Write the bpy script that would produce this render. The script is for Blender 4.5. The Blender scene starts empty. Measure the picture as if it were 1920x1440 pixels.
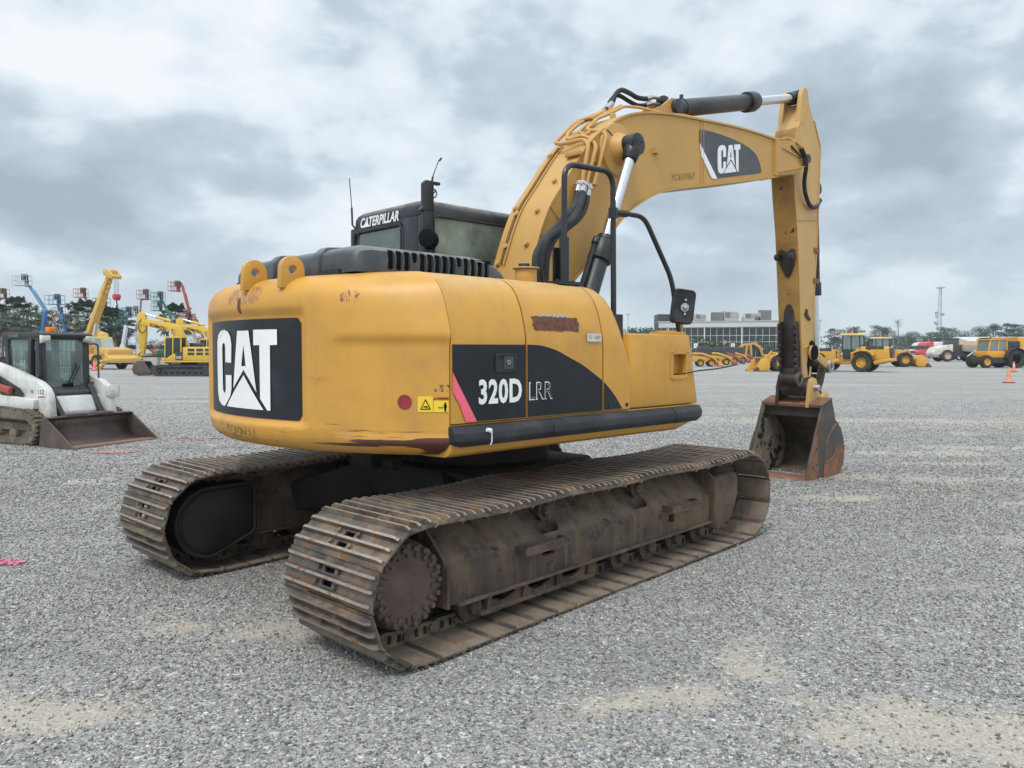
import bpy, bmesh, math, random
from math import sin, cos, pi, radians, sqrt, atan2
from mathutils import Vector, Matrix
RND = random.Random(11)
SC = bpy.context.scene
COL = SC.collection

# ---------------------------------------------------------------- mesh builder
class MB:
    def __init__(s): s.v = []; s.f = []; s.m = []; s.cur = 0
    def mat(s, i): s.cur = i; return s
    def add(s, vs, fs):
        b = len(s.v); s.v += [tuple(v) for v in vs]
        s.f += [tuple(b + i for i in f) for f in fs]; s.m += [s.cur] * len(fs); return s
    def box(s, x0, x1, y0, y1, z0, z1):
        return s.add([(x0,y0,z0),(x1,y0,z0),(x1,y1,z0),(x0,y1,z0),(x0,y0,z1),(x1,y0,z1),(x1,y1,z1),(x0,y1,z1)],
                     [(3,2,1,0),(4,5,6,7),(0,1,5,4),(1,2,6,5),(2,3,7,6),(3,0,4,7)])
    def bar(s, p, q, w, h, up=(0,0,1)):
        p = Vector(p); q = Vector(q); d = (q-p).normalized(); u = Vector(up)
        a = d.cross(u)
        if a.length < 1e-4: a = d.cross(Vector((1,0,0)))
        a.normalize(); b = a.cross(d)
        return s.loft([[c+a*w/2*i+b*h/2*j for i, j in ((-1,-1),(1,-1),(1,1),(-1,1))] for c in (p, q)])
    def prism(s, pts, a, b, ax='y'):
        n = len(pts)
        g = {'y': lambda p, t: (p[0], t, p[1]), 'x': lambda p, t: (t, p[0], p[1]), 'z': lambda p, t: (p[0], p[1], t)}[ax]
        vs = [g(p, a) for p in pts] + [g(p, b) for p in pts]
        return s.add(vs, [tuple(range(n))[::-1], tuple(range(n, 2*n))] + [(i, (i+1) % n, n+(i+1) % n, n+i) for i in range(n)])
    def loft(s, rings, closed=True, caps=True):
        n = len(rings[0]); vs = [v for r in rings for v in r]; fs = []
        for k in range(len(rings)-1):
            for i in range(n if closed else n-1):
                j = (i+1) % n; fs.append((k*n+i, k*n+j, (k+1)*n+j, (k+1)*n+i))
        if caps and closed:
            fs.append(tuple(range(n))[::-1]); fs.append(tuple(range((len(rings)-1)*n, len(rings)*n)))
        return s.add(vs, fs)
    def tube(s, path, r, n=8, caps=True):
        P = [Vector(p) for p in path]; rr = r if isinstance(r, (list, tuple)) else [r]*len(P)
        T = []
        for i in range(len(P)):
            a = P[max(i-1, 0)]; b = P[min(i+1, len(P)-1)]; T.append((b-a).normalized())
        u = T[0].orthogonal().normalized(); rings = []
        for i, p in enumerate(P):
            u = (u - T[i]*u.dot(T[i])).normalized(); w = T[i].cross(u)
            rings.append([p + (u*cos(2*pi*k/n) + w*sin(2*pi*k/n))*rr[i] for k in range(n)])
        return s.loft(rings, True, caps)
    def cyl(s, p, q, r, r2=None, n=16): return s.tube([p, q], [r, r if r2 is None else r2], n)
    def lathe(s, prof, o, ax, n=24, caps=True):
        o = Vector(o); ax = Vector(ax).normalized(); u = ax.orthogonal().normalized(); w = ax.cross(u)
        return s.loft([[o + ax*h + (u*cos(2*pi*k/n) + w*sin(2*pi*k/n))*r for k in range(n)] for r, h in prof], True, caps)
    def ell(s, c, r, n=10, m=6):
        c = Vector(c); rings = []
        for j in range(m+1):
            t = -pi/2 + pi*j/m; k = max(cos(t), .02)
            rings.append([(c.x+r[0]*k*cos(2*pi*i/n), c.y+r[1]*k*sin(2*pi*i/n), c.z+r[2]*sin(t)) for i in range(n)])
        return s.loft(rings)
    def sheet(s, pts, fn):                      # flat polygon mapped by fn(u, v)
        return s.add([fn(*p) for p in pts], [tuple(range(len(pts)))])
    def grid(s, rows): return s.loft(rings=rows, closed=False, caps=False)
    def move(s, fn, i0=0): s.v = s.v[:i0] + [tuple(fn(Vector(v))) for v in s.v[i0:]]; return s
    def build(s, name, mats, parent=None, smooth=35, bevel=0, seg=2, label=None, fix=True):
        me = bpy.data.meshes.new(name); me.from_pydata(s.v, [], s.f)
        mats = mats if isinstance(mats, (list, tuple)) else [mats]
        for m in mats: me.materials.append(m)
        me.polygons.foreach_set('material_index', s.m)
        if fix:
            bm = bmesh.new(); bm.from_mesh(me); bmesh.ops.recalc_face_normals(bm, faces=bm.faces)
            if bevel: 
                es = [e for e in bm.edges if len(e.link_faces) == 2 and e.calc_face_angle(0) > radians(32)]
                bmesh.ops.bevel(bm, geom=es, offset=bevel, segments=seg, affect='EDGES', profile=.5, clamp_overlap=True)
            bm.to_mesh(me); bm.free()
        if smooth:
            me.polygons.foreach_set('use_smooth', [True]*len(me.polygons))
            me.set_sharp_from_angle(angle=radians(smooth))
        o = bpy.data.objects.new(name, me); COL.objects.link(o)
        if parent: o.parent = parent
        if label: o['label'] = label
        return o

def cut(o, cutter):                             # carve the boxes of a builder out of a mesh object, for good
    c = cutter.build('cutter', o.data.materials[0], smooth=0)
    c.parent = o.parent; c.location = o.location; c.rotation_euler = o.rotation_euler
    m = o.modifiers.new('b', 'BOOLEAN'); m.object = c; m.operation = 'DIFFERENCE'; m.solver = 'EXACT'; m.use_self = True
    dg = bpy.context.evaluated_depsgraph_get(); me = bpy.data.meshes.new_from_object(o.evaluated_get(dg))
    o.modifiers.clear(); o.data = me; bpy.data.objects.remove(c)
    me.set_sharp_from_angle(angle=radians(35)); return o

def thing(name, label, cat, loc=(0,0,0), rz=0, group=None):
    o = bpy.data.objects.new(name, None); COL.objects.link(o); o.location = loc; o.rotation_euler = (0, 0, rz)
    o.empty_display_size = .1
    return tag(o, label, cat, group)
def tag(o, label=None, cat=None, group=None, kind=None):
    for k, v in (('label', label), ('category', cat), ('group', group), ('kind', kind)):
        if v: o[k] = v
    return o
def copy_tree(o, parent=None):
    c = o.copy(); COL.objects.link(c); c.parent = parent
    for ch in list(o.children): copy_tree(ch, c)
    return c

def catmull(P, n=6):
    P = [Vector(p) for p in P]; out = []
    for i in range(len(P)-1):
        a, b, c, d = P[max(i-1, 0)], P[i], P[i+1], P[min(i+2, len(P)-1)]
        for k in range(n):
            t = k/n; out.append(.5*((2*b)+(c-a)*t+(2*a-5*b+4*c-d)*t*t+(3*b-a-3*c+d)*t**3))
    return out + [P[-1]]
def cat2(P, n=6): return [(v.x, v.y) for v in catmull([(p[0], p[1], 0) for p in P], n)]
def fillet(P, r, n=5):
    P = [Vector(p) for p in P]; out = [P[0]]
    for i in range(1, len(P)-1):
        a = P[i-1]-P[i]; b = P[i+1]-P[i]; q = min(r, a.length*.45, b.length*.45)
        s0 = P[i]+a.normalized()*q; s1 = P[i]+b.normalized()*q
        for k in range(n+1):
            t = k/n; out.append(s0*(1-t)**2 + P[i]*2*t*(1-t) + s1*t*t)
    return out + [P[-1]]
def rrect(x0, x1, y0, y1, r, n=4):
    o = []
    for cx, cy, a in ((x1-r, y1-r, 0), (x0+r, y1-r, 90), (x0+r, y0+r, 180), (x1-r, y0+r, 270)):
        for k in range(n+1): t = radians(a+90*k/n); o.append((cx+r*cos(t), cy+r*sin(t)))
    return o
def lerp(a, b, t): return a+(b-a)*t
def interp(tab, x):
    if x <= tab[0][0]: return tab[0][1]
    for (a, p), (b, q) in zip(tab, tab[1:]):
        if x <= b: return p+(q-p)*(x-a)/(b-a)
    return tab[-1][1]
def sstep(a, b, x):
    t = min(1, max(0, (x-a)/(b-a))); return t*t*(3-2*t)

# lettering as flat polygons: (verts 2d, faces), cap height 1 scaled to h
def text2d(s, h, bold=0, xs=1, shear=0, sp=1):
    c = bpy.data.curves.new('t', 'FONT'); c.body = s; c.size = 1; c.offset = bold; c.space_character = sp; c.shear = 0
    c.resolution_u = 3
    o = bpy.data.objects.new('t', c); COL.objects.link(o)
    dg = bpy.context.evaluated_depsgraph_get(); me = bpy.data.meshes.new_from_object(o.evaluated_get(dg))
    vs = [(v.co.x, v.co.y) for v in me.vertices]; fs = [tuple(p.vertices) for p in me.polygons]
    bpy.data.objects.remove(o); bpy.data.curves.remove(c); bpy.data.meshes.remove(me)
    x0 = min(v[0] for v in vs); y0 = min(v[1] for v in vs); y1 = max(v[1] for v in vs); k = h/(y1-y0)
    vs = [((x-x0)*k*xs+(y-y0)*k*shear, (y-y0)*k) for x, y in vs]
    return vs, fs
def letters(mb, s, fn, h=None, width=None, **kw):
    vs, fs = text2d(s, h, **kw)
    if width:
        w = max(v[0] for v in vs); vs = [(v[0]*width/w, v[1]) for v in vs]
    return mb.add([fn(*v) for v in vs], fs)

# ---------------------------------------------------------------- materials
def N(nt, t, **kw):
    n = nt.nodes.new(t)
    for k, v in kw.items(): setattr(n, k, v)
    return n
def lk(nt, a, b): nt.links.new(a, b)
def rgb(c): return (c[0], c[1], c[2], 1)
def coords(nt, scale=(1, 1, 1)):
    tc = N(nt, 'ShaderNodeTexCoord'); mp = N(nt, 'ShaderNodeMapping'); mp.inputs['Scale'].default_value = scale
    lk(nt, tc.outputs['Object'], mp.inputs['Vector']); return mp.outputs[0]
def noise(nt, vec, scale, detail=5, w=None, rough=.55):
    n = N(nt, 'ShaderNodeTexNoise', noise_dimensions='4D'); n.inputs['Scale'].default_value = scale
    n.inputs['Detail'].default_value = detail; n.inputs['Roughness'].default_value = rough
    lk(nt, vec, n.inputs['Vector'])
    if w is not None: lk(nt, w, n.inputs['W'])
    return n.outputs[0]
def rng(nt, val, a, b, c=0., d=1.):
    n = N(nt, 'ShaderNodeMapRange', interpolation_type='SMOOTHSTEP')
    for i, x in zip(('From Min', 'From Max', 'To Min', 'To Max'), (a, b, c, d)): n.inputs[i].default_value = x
    lk(nt, val, n.inputs['Value']); return n.outputs[0]
def mixc(nt, f, a, b, mode='MIX'):
    n = N(nt, 'ShaderNodeMix', data_type='RGBA', blend_type=mode)
    for s, x in ((n.inputs[0], f), (n.inputs[6], a), (n.inputs[7], b)):
        if isinstance(x, (int, float)): s.default_value = x
        elif isinstance(x, tuple): s.default_value = rgb(x)
        else: lk(nt, x, s)
    return n.outputs[2]
def mth(nt, op, a, b=0.):
    n = N(nt, 'ShaderNodeMath', operation=op)
    for s, x in ((n.inputs[0], a), (n.inputs[1], b)):
        if isinstance(x, (int, float)): s.default_value = x
        else: lk(nt, x, s)
    return n.outputs[0]
MATS = {}
def M(name, col, rough=.5, metal=0., var=.1, vs=4., dirt=None, ds=2.5, dt=(.5, .75), da=.6, rust=None, rs=7., rt=(.64, .68),
      streak=0., sdir=(14, 14, 1.2), bump=0., bs=60., dust=0., dustc=(.33, .28, .2), spec=.5, extra=None):
    if name in MATS: return MATS[name]
    m = bpy.data.materials.new(name); m.use_nodes = True; nt = m.node_tree; b = nt.nodes['Principled BSDF']; MATS[name] = m
    v = coords(nt); oi = N(nt, 'ShaderNodeObjectInfo'); w = mth(nt, 'MULTIPLY', oi.outputs['Random'], 37.)
    r = rough
    c = mixc(nt, rng(nt, noise(nt, v, vs, 6, w), .3, .7), tuple(x*(1-var) for x in col), tuple(min(1, x*(1+var)) for x in col))
    if dirt: 
        f = mth(nt, 'MULTIPLY', rng(nt, noise(nt, v, ds, 8, w, .65), *dt), da); c = mixc(nt, f, c, dirt)
        r = rng(nt, f, 0, 1, rough, min(1, rough+.3))
    if streak: c = mixc(nt, mth(nt, 'MULTIPLY', rng(nt, noise(nt, coords(nt, sdir), 1., 6, w, .6), .48, .72), streak), c, dirt or (.1, .07, .05))
    if dust:
        g = N(nt, 'ShaderNodeNewGeometry'); sx = N(nt, 'ShaderNodeSeparateXYZ'); lk(nt, g.outputs['Normal'], sx.inputs[0])
        f = mth(nt, 'MULTIPLY', mth(nt, 'MULTIPLY', rng(nt, sx.outputs[2], .35, .95), rng(nt, noise(nt, v, 9, 6, w), .3, .6)), dust)
        c = mixc(nt, f, c, dustc)
    if rust: 
        f = rng(nt, noise(nt, v, rs, 9, w, .68), *rt); c = mixc(nt, f, c, rust)
        r = mixc(nt, f, r if not isinstance(r, float) else (r, r, r), (.85, .85, .85))
    if extra: c = extra(nt, c, w)
    lk(nt, c, b.inputs['Base Color'])
    if isinstance(r, float): b.inputs['Roughness'].default_value = r
    else: lk(nt, r, b.inputs['Roughness'])
    b.inputs['Metallic'].default_value = metal; b.inputs['Specular IOR Level'].default_value = spec
    if bump:
        bp_ = N(nt, 'ShaderNodeBump'); bp_.inputs['Strength'].default_value = bump; bp_.inputs['Distance'].default_value = .01
        lk(nt, noise(nt, v, bs, 6, w), bp_.inputs['Height']); lk(nt, bp_.outputs[0], b.inputs['Normal'])
    return m
def glass(name, tint, dirtc, dirt=.25, gl=.12):
    m = bpy.data.materials.new(name); m.use_nodes = True; nt = m.node_tree; nt.nodes.clear(); MATS[name] = m
    out = N(nt, 'ShaderNodeOutputMaterial'); tr = N(nt, 'ShaderNodeBsdfTransparent'); tr.inputs[0].default_value = rgb(tint)
    gs = N(nt, 'ShaderNodeBsdfGlossy'); gs.inputs['Roughness'].default_value = .03; gs.inputs[0].default_value = (.9, .95, .95, 1)
    df = N(nt, 'ShaderNodeBsdfDiffuse'); df.inputs[0].default_value = rgb(dirtc)
    lw = N(nt, 'ShaderNodeLayerWeight'); lw.inputs[0].default_value = .25
    m1 = N(nt, 'ShaderNodeMixShader'); lk(nt, mth(nt, 'ADD', lw.outputs['Fresnel'], gl), m1.inputs[0])
    lk(nt, tr.outputs[0], m1.inputs[1]); lk(nt, gs.outputs[0], m1.inputs[2])
    m2 = N(nt, 'ShaderNodeMixShader'); v = coords(nt)
    lk(nt, rng(nt, noise(nt, v, 2.2, 6), .3, .75, dirt*.3, dirt*1.6), m2.inputs[0])
    lk(nt, m1.outputs[0], m2.inputs[1]); lk(nt, df.outputs[0], m2.inputs[2]); lk(nt, m2.outputs[0], out.inputs[0])
    return m

YEL = (.56, .283, .043)
RUST = (.10, .035, .018)
yel = M('yellow paint', YEL, .42, var=.06, vs=2.2, dirt=(.34, .19, .06), ds=3., dt=(.45, .75), da=.5, rust=RUST, rs=9, rt=(.715, .74), streak=.25, sdir=(9, 9, .8), dust=.45, dustc=(.50, .38, .18), bump=.06, bs=5)
def cw_extra(nt, c, w):
    tc = N(nt, 'ShaderNodeTexCoord'); sx = N(nt, 'ShaderNodeSeparateXYZ'); lk(nt, tc.outputs['Object'], sx.inputs[0])
    z, y = sx.outputs[2], sx.outputs[1]
    n1 = noise(nt, coords(nt, (1.1, 1.1, 26)), 1., 7, w, .62)
    band = mth(nt, 'MULTIPLY', rng(nt, z, 1.03, 1.06, .8, 1), rng(nt, z, 1.13, 1.19, 1, 0))
    side = rng(nt, y, -.35, -.75)
    f = rng(nt, mth(nt, 'ADD', mth(nt, 'MULTIPLY', n1, mth(nt, 'MULTIPLY', band, side)), mth(nt, 'MULTIPLY', rng(nt, y, -1.2, -1.33), mth(nt, 'MULTIPLY', band, .16))), .50, .53)
    c = mixc(nt, f, c, (.085, .032, .02))
    n2 = noise(nt, coords(nt, (1.5, 1.5, 60)), 1., 8, w, .7)      # thin scratches all round
    low = rng(nt, z, 1.12, 1.30, .085, 0)
    c = mixc(nt, rng(nt, mth(nt, 'ADD', n2, low), .685, .71), c, (.12, .05, .025))
    def patch(yc, zc, ry, rz, s, t, col, c, sc=(30, 30, 16)):
        d1 = mth(nt, 'POWER', mth(nt, 'DIVIDE', mth(nt, 'SUBTRACT', y, yc), ry), 6.); d2 = mth(nt, 'POWER', mth(nt, 'DIVIDE', mth(nt, 'SUBTRACT', z, zc), rz), 6.)
        ins = mth(nt, 'LESS_THAN', mth(nt, 'ADD', d1, d2), 1.)
        return mixc(nt, mth(nt, 'MULTIPLY', ins, rng(nt, noise(nt, coords(nt, sc), s, 6, w, .65), *t)), c, col)
    c = patch(-.11, 1.985, .20, .055, 1., (.42, .62), (.30, .14, .07), c)      # torn sticker
    c = patch(-.075, 1.925, .022, .05, .6, (.3, .5), (.09, .04, .025), c)
    c = patch(-.95, 1.957, .05, .035, 1.6, (.52, .57), (.22, .09, .06), c)
    L_ = (5, 5, 130); c = patch(-.74, 1.468, .11, .02, 1., (.60, .64), (.12, .05, .03), c, L_); c = patch(-1.0, 1.175, .5, .045, 1., (.60, .64), (.13, .055, .03), c, L_); c = patch(-.05, 1.16, .45, .05, 1., (.62, .66), (.15, .07, .035), c, L_)
    c = mixc(nt, rng(nt, noise(nt, coords(nt), 24., 4, w, .6), .735, .75), c, (.16, .08, .04))
    c = patch(-1.41, 1.43, .06, .02, 1.2, (.5, .55), (.1, .04, .03), c)
    return c
yel_cw = M('counterweight paint', YEL, .42, var=.06, vs=2.2, dirt=(.33, .18, .06), ds=3., dt=(.45, .75), da=.5, rust=RUST, rs=10, rt=(.735, .755), streak=.3, sdir=(7, 7, .6), bump=.08, bs=5, extra=cw_extra)
yel_boom = M('boom paint', (.48, .27, .07), .5, var=.06, vs=1.6, dirt=(.33, .20, .08), ds=2.2, dt=(.5, .8), da=.4, rust=RUST, rs=8, rt=(.74, .76))
yel_arm = M('stick paint', (.50, .30, .10), .5, var=.07, vs=2., dirt=(.36, .22, .09), ds=2.5, dt=(.5, .8), da=.4, rust=RUST, rs=9, rt=(.72, .74))
yel_armworn = M('worn stick paint', (.40, .21, .05), .6, var=.12, vs=3, dirt=(.17, .09, .035), ds=2.4, dt=(.42, .7), da=.75, rust=(.05, .022, .015), rs=6, rt=(.59, .615))
blk = M('decal black', (.011, .013, .018), .42, spec=.35, var=.3, vs=5, dirt=(.04, .045, .055), ds=4, dt=(.5, .8), da=.6, rust=(.22, .2, .18), rs=16, rt=(.775, .79))
blk2 = M('faded decal', (.055, .06, .068), .5, var=.2, vs=5, dirt=(.10, .105, .11), ds=7, dt=(.5, .8), da=.6, rust=(.4, .38, .33), rs=22, rt=(.75, .765))
white = M('decal white', (.78, .78, .77), .45, var=.04, dirt=(.5, .46, .4), ds=6, dt=(.55, .8), da=.5, rust=(.2, .1, .08), rs=30, rt=(.77, .79))
rub = M('black rubber', (.020, .021, .024), .6, spec=.35, var=.25, vs=4, dirt=(.10, .10, .105), ds=5, dt=(.45, .8), da=.6, bump=.15, bs=40)
plas = M('grey plastic hood', (.040, .047, .057), .45, var=.2, vs=3, dirt=(.13, .14, .15), ds=4, dt=(.42, .8), da=.7, dust=.5, dustc=(.25, .24, .2))
cabblk = M('cab paint', (.018, .020, .026), .4, var=.2, vs=4, dirt=(.10, .095, .085), ds=4, dt=(.45, .85), da=.6, dust=.9, dustc=(.20, .17, .12))
pipe = M('black steel', (.012, .013, .014), .35, var=.2)
cylblk = M('cylinder paint', (.014, .015, .017), .42, var=.25, vs=6, dirt=(.09, .085, .08), ds=6, dt=(.45, .8), da=.7)
chrome = M('chrome rod', (.62, .64, .66), .18, metal=.95, var=.05, dirt=(.32, .28, .24), ds=4, dt=(.55, .85), da=.4)
steel = M('bare steel', (.42, .41, .39), .35, metal=.8, var=.1)
trk = M('worn track steel', (.095, .084, .075), .45, metal=.35, var=.3, vs=9, dirt=(.27, .20, .13), ds=5, dt=(.44, .66), da=.85, rust=(.20, .10, .052), rs=9, rt=(.54, .64), bump=.3, bs=40)
ribm = M('rusty grouser', (.29, .235, .19), .5, metal=.25, var=.2, vs=14, dirt=(.42, .37, .32), ds=14, dt=(.45, .65), da=.7, rust=(.23, .12, .065), rs=14, rt=(.50, .62), bump=.3, bs=70)
mud = M('muddy frame', (.052, .039, .031), .8, var=.35, vs=5, dirt=(.175, .112, .067), ds=2.6, dt=(.42, .66), da=.8, rust=(.02, .017, .015), rs=5, rt=(.57, .68), streak=.7, sdir=(22, 22, 1.6), dust=.85, dustc=(.215, .16, .115), bump=.35, bs=30)  # upward faces paler: dust, plus the frame's lit top put into the colour
drk = M('dark greasy steel', (.014, .012, .011), .7, spec=.3, var=.3, vs=5, dirt=(.035, .028, .021), ds=3.5, dt=(.45, .7), da=.8, bump=.2, bs=25)
rustm = M('rusty iron', (.085, .055, .046), .75, var=.25, vs=8, dirt=(.16, .12, .10), ds=5, dt=(.45, .7), da=.7, rust=(.12, .062, .04), rs=12, rt=(.56, .68), bump=.4, bs=45)
brn = M('brown worn iron', (.036, .026, .023), .55, metal=.2, var=.3, vs=7, dirt=(.11, .085, .07), ds=6, dt=(.5, .72), da=.7, bump=.2, bs=30)
bkt_in = M('bucket inside', (.235, .195, .14), .75, var=.15, vs=3, dirt=(.10, .055, .035), ds=2.2, dt=(.46, .66), da=.85, rust=(.012, .011, .011), rs=2.4, rt=(.545, .56), bump=.15, bs=25)
bkt_back = M('bucket back inside', (.15, .12, .085), .75, var=.25, vs=4, dirt=(.05, .04, .032), ds=3, dt=(.42, .66), da=.9, streak=.4, bump=.2, bs=25)
bkt_out = M('bucket side', (.058, .050, .046), .6, var=.2, vs=4, dirt=(.15, .075, .04), ds=2.2, dt=(.5, .66), da=.85, rust=(.17, .078, .038), rs=4, rt=(.55, .64), bump=.15, bs=25)
rust_or = M('orange rust', (.19, .088, .046), .75, var=.25, vs=8, dirt=(.13, .06, .035), ds=7, dt=(.45, .7), da=.8, bump=.3, bs=40)
pink = M('pink tape', (.85, .13, .19), .55, var=.06)
redm = M('reflector red', (.25, .02, .025), .5, var=.2, vs=30)
ylw = M('sticker yellow', (.80, .55, .03), .45, var=.05, dirt=(.5, .4, .1), ds=9, dt=(.55, .8), da=.5)
orng = M('sticker orange', (.70, .26, .03), .45, var=.05)
ink = M('black ink', (.008, .008, .008), .8, var=.2, spec=.1)
sten = M('stencil ink', (.13, .08, .035), .7, var=.4, vs=30, dirt=(.44, .25, .065), ds=34, dt=(.44, .54), da=.95)
scrib = M('brown scribble', (.115, .04, .022), .7, var=.35, vs=40)
lblm = M('silver label', (.55, .55, .53), .4, var=.15, vs=60)
cryst = M('dried mud', (.20, .155, .115), .85, var=.2, vs=7, dirt=(.12, .09, .068), ds=6, dt=(.45, .68), da=.8, rust=(.13, .075, .05), rs=9, rt=(.58, .68), bump=.3, bs=35)
inside = M('cab interior', (.05, .05, .05), .8, var=.2)
cabglass = glass('cab glass', (.42, .56, .50), (.42, .50, .43), .22)
sideglass = glass('dirty glass', (.50, .60, .55), (.36, .42, .36), .60, .05)
# ---------------------------------------------------------------- camera, sky, sun, ground
F, HOR, CH = 1437.2, 656.4, 1.634
cam = bpy.data.cameras.new('camera'); co = bpy.data.objects.new('camera', cam); COL.objects.link(co); SC.camera = co
cam.sensor_fit = 'HORIZONTAL'; cam.sensor_width = 36; cam.lens = 36*F/1920; cam.clip_end = 4000
co.location = (0, 0, CH); co.rotation_euler = (pi/2-math.atan((720-HOR)/F), 0, 0)
def at(px, d, z=0): return ((px-960)/F*d, d, z)          # photo column and distance -> place on the ground
def gy(py): return F*CH/(py-HOR)                           # photo row of a ground contact -> distance
def hz(py, d): return CH+(HOR-py)/F*d                      # photo row at a distance -> height

W = bpy.data.worlds.new('World'); SC.world = W; W.use_nodes = True; nt = W.node_tree; nt.nodes.clear()
out = N(nt, 'ShaderNodeOutputWorld'); tc = N(nt, 'ShaderNodeTexCoord')
SUN_EL, SUN_AZ = 56, 205                                   # degrees; azimuth clockwise from +Y
sky = N(nt, 'ShaderNodeTexSky', sky_type='NISHITA'); sky.sun_disc = False
sky.sun_elevation = radians(SUN_EL); sky.sun_rotation = radians(SUN_AZ)
bg1 = N(nt, 'ShaderNodeBackground'); bg1.inputs[1].default_value = .06; lk(nt, sky.outputs[0], bg1.inputs[0])
sep = N(nt, 'ShaderNodeSeparateXYZ'); lk(nt, tc.outputs['Generated'], sep.inputs[0])
dx, dy, dz = sep.outputs

comb = N(nt, 'ShaderNodeCombineXYZ'); lk(nt, dx, comb.inputs[0]); lk(nt, dy, comb.inputs[1]); lk(nt, mth(nt, 'MULTIPLY', mth(nt, 'POWER', mth(nt, 'MAXIMUM', dz, 0.), .85), 1.7), comb.inputs[2])
pv = comb.outputs[0]
def wn(scale, detail, rough, off=0., dist=0.):
    n = N(nt, 'ShaderNodeTexNoise', noise_dimensions='4D'); n.inputs['Scale'].default_value = scale; n.inputs['Detail'].default_value = detail
    n.inputs['Roughness'].default_value = rough; n.inputs['W'].default_value = off; n.inputs['Distortion'].default_value = dist
    lk(nt, pv, n.inputs['Vector']); return n.outputs[0]
big = wn(3.3, 7, .50, 4.3, .1); mid = wn(8., 9, .54, 7.7, .1)
dens = mth(nt, 'ADD', mth(nt, 'MULTIPLY', mth(nt, 'SUBTRACT', big, .5), 1.25), mth(nt, 'ADD', .55, mth(nt, 'MULTIPLY', mth(nt, 'SUBTRACT', mid, .5), .85)))      # about .62 on average
# the larger cloud banks of that day, by compass direction and height
def bank(px, py, rx, ry, amp):
    u, v = (px-960)/F, (HOR-py)/F; l = sqrt(1+u*u+v*v); c = (u/l, 1/l, v/l); s = rx/F; q = rx/ry
    e = mth(nt, 'SUBTRACT', dx, c[0]); f_ = mth(nt, 'SUBTRACT', dy, c[1]); g = mth(nt, 'MULTIPLY', mth(nt, 'SUBTRACT', dz, c[2]), q)
    r2 = mth(nt, 'ADD', mth(nt, 'ADD', mth(nt, 'MULTIPLY', e, e), mth(nt, 'MULTIPLY', f_, f_)), mth(nt, 'MULTIPLY', g, g))
    return mth(nt, 'MULTIPLY', mth(nt, 'EXPONENT', mth(nt, 'MULTIPLY', r2, -1/(s*s))), amp)
for b in ((150, 330, 300, 95, .13), (520, 345, 170, 70, .12), (860, 330, 150, 60, .09), (1860, 190, 170, 110, .19), (1580, 270, 120, 120, .09),
          (1400, 410, 170, 55, .11), (1720, 400, 170, 60, .08), (1330, 20, 200, 40, .07), (250, 470, 420, 60, .03),
          (420, 110, 420, 90, -.05), (1000, 130, 330, 110, -.08), (620, 430, 170, 50, -.14), (1320, 470, 200, 70, -.10), (1650, 90, 150, 60, -.08), (60, 90, 300, 60, -.1)):
    dens = mth(nt, 'ADD', dens, bank(*b))
ramp = N(nt, 'ShaderNodeValToRGB'); cr = ramp.color_ramp
stops = [(.36, (.86, .89, .925)), (.47, (.76, .825, .88)), (.55, (.68, .77, .84)), (.64, (.52, .61, .685)), (.85, (.365, .435, .51))]
while len(cr.elements) < len(stops): cr.elements.new(.5)
for e, (p, c) in zip(cr.elements, stops): e.position = p; e.color = rgb(c)
lk(nt, dens, ramp.inputs[0])
hzn = mixc(nt, rng(nt, dz, .0, .13, .85, 0.), ramp.outputs[0], (.60, .70, .76))        # far cloud deck seen edge-on
# the deck is thinner and brighter overhead and towards the sun, behind the photographer
lift = mth(nt, 'ADD', 1., mth(nt, 'ADD', mth(nt, 'MULTIPLY', rng(nt, dz, .42, .85), .85), mth(nt, 'MULTIPLY', rng(nt, dy, .15, -.6), .5)))
bg2 = N(nt, 'ShaderNodeBackground'); lk(nt, hzn, bg2.inputs[0]); lk(nt, mth(nt, 'MULTIPLY', lift, 1.), bg2.inputs[1])
mx = N(nt, 'ShaderNodeMixShader'); mx.inputs[0].default_value = .92
lk(nt, bg1.outputs[0], mx.inputs[1]); lk(nt, bg2.outputs[0], mx.inputs[2]); lk(nt, mx.outputs[0], out.inputs[0])
sl = bpy.data.lights.new('sun', 'SUN'); sl.energy = 1.5; sl.angle = radians(13); sl.color = (1, .96, .9)
so = bpy.data.objects.new('sun', sl); COL.objects.link(so); so.location = (0, 0, 30)
a, e = radians(SUN_AZ), radians(SUN_EL)
so.rotation_euler = Vector((sin(a)*cos(e), cos(a)*cos(e), sin(e))).to_track_quat('Z', 'Y').to_euler()
SC.view_settings.view_transform = 'Standard'; SC.view_settings.look = 'None'; SC.view_settings.gamma = 1
SC.view_settings.exposure = .20; SC.view_settings.use_curve_mapping = False
SC.cycles.max_bounces = 6; SC.cycles.transparent_max_bounces = 16; SC.cycles.use_denoising = True

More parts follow.
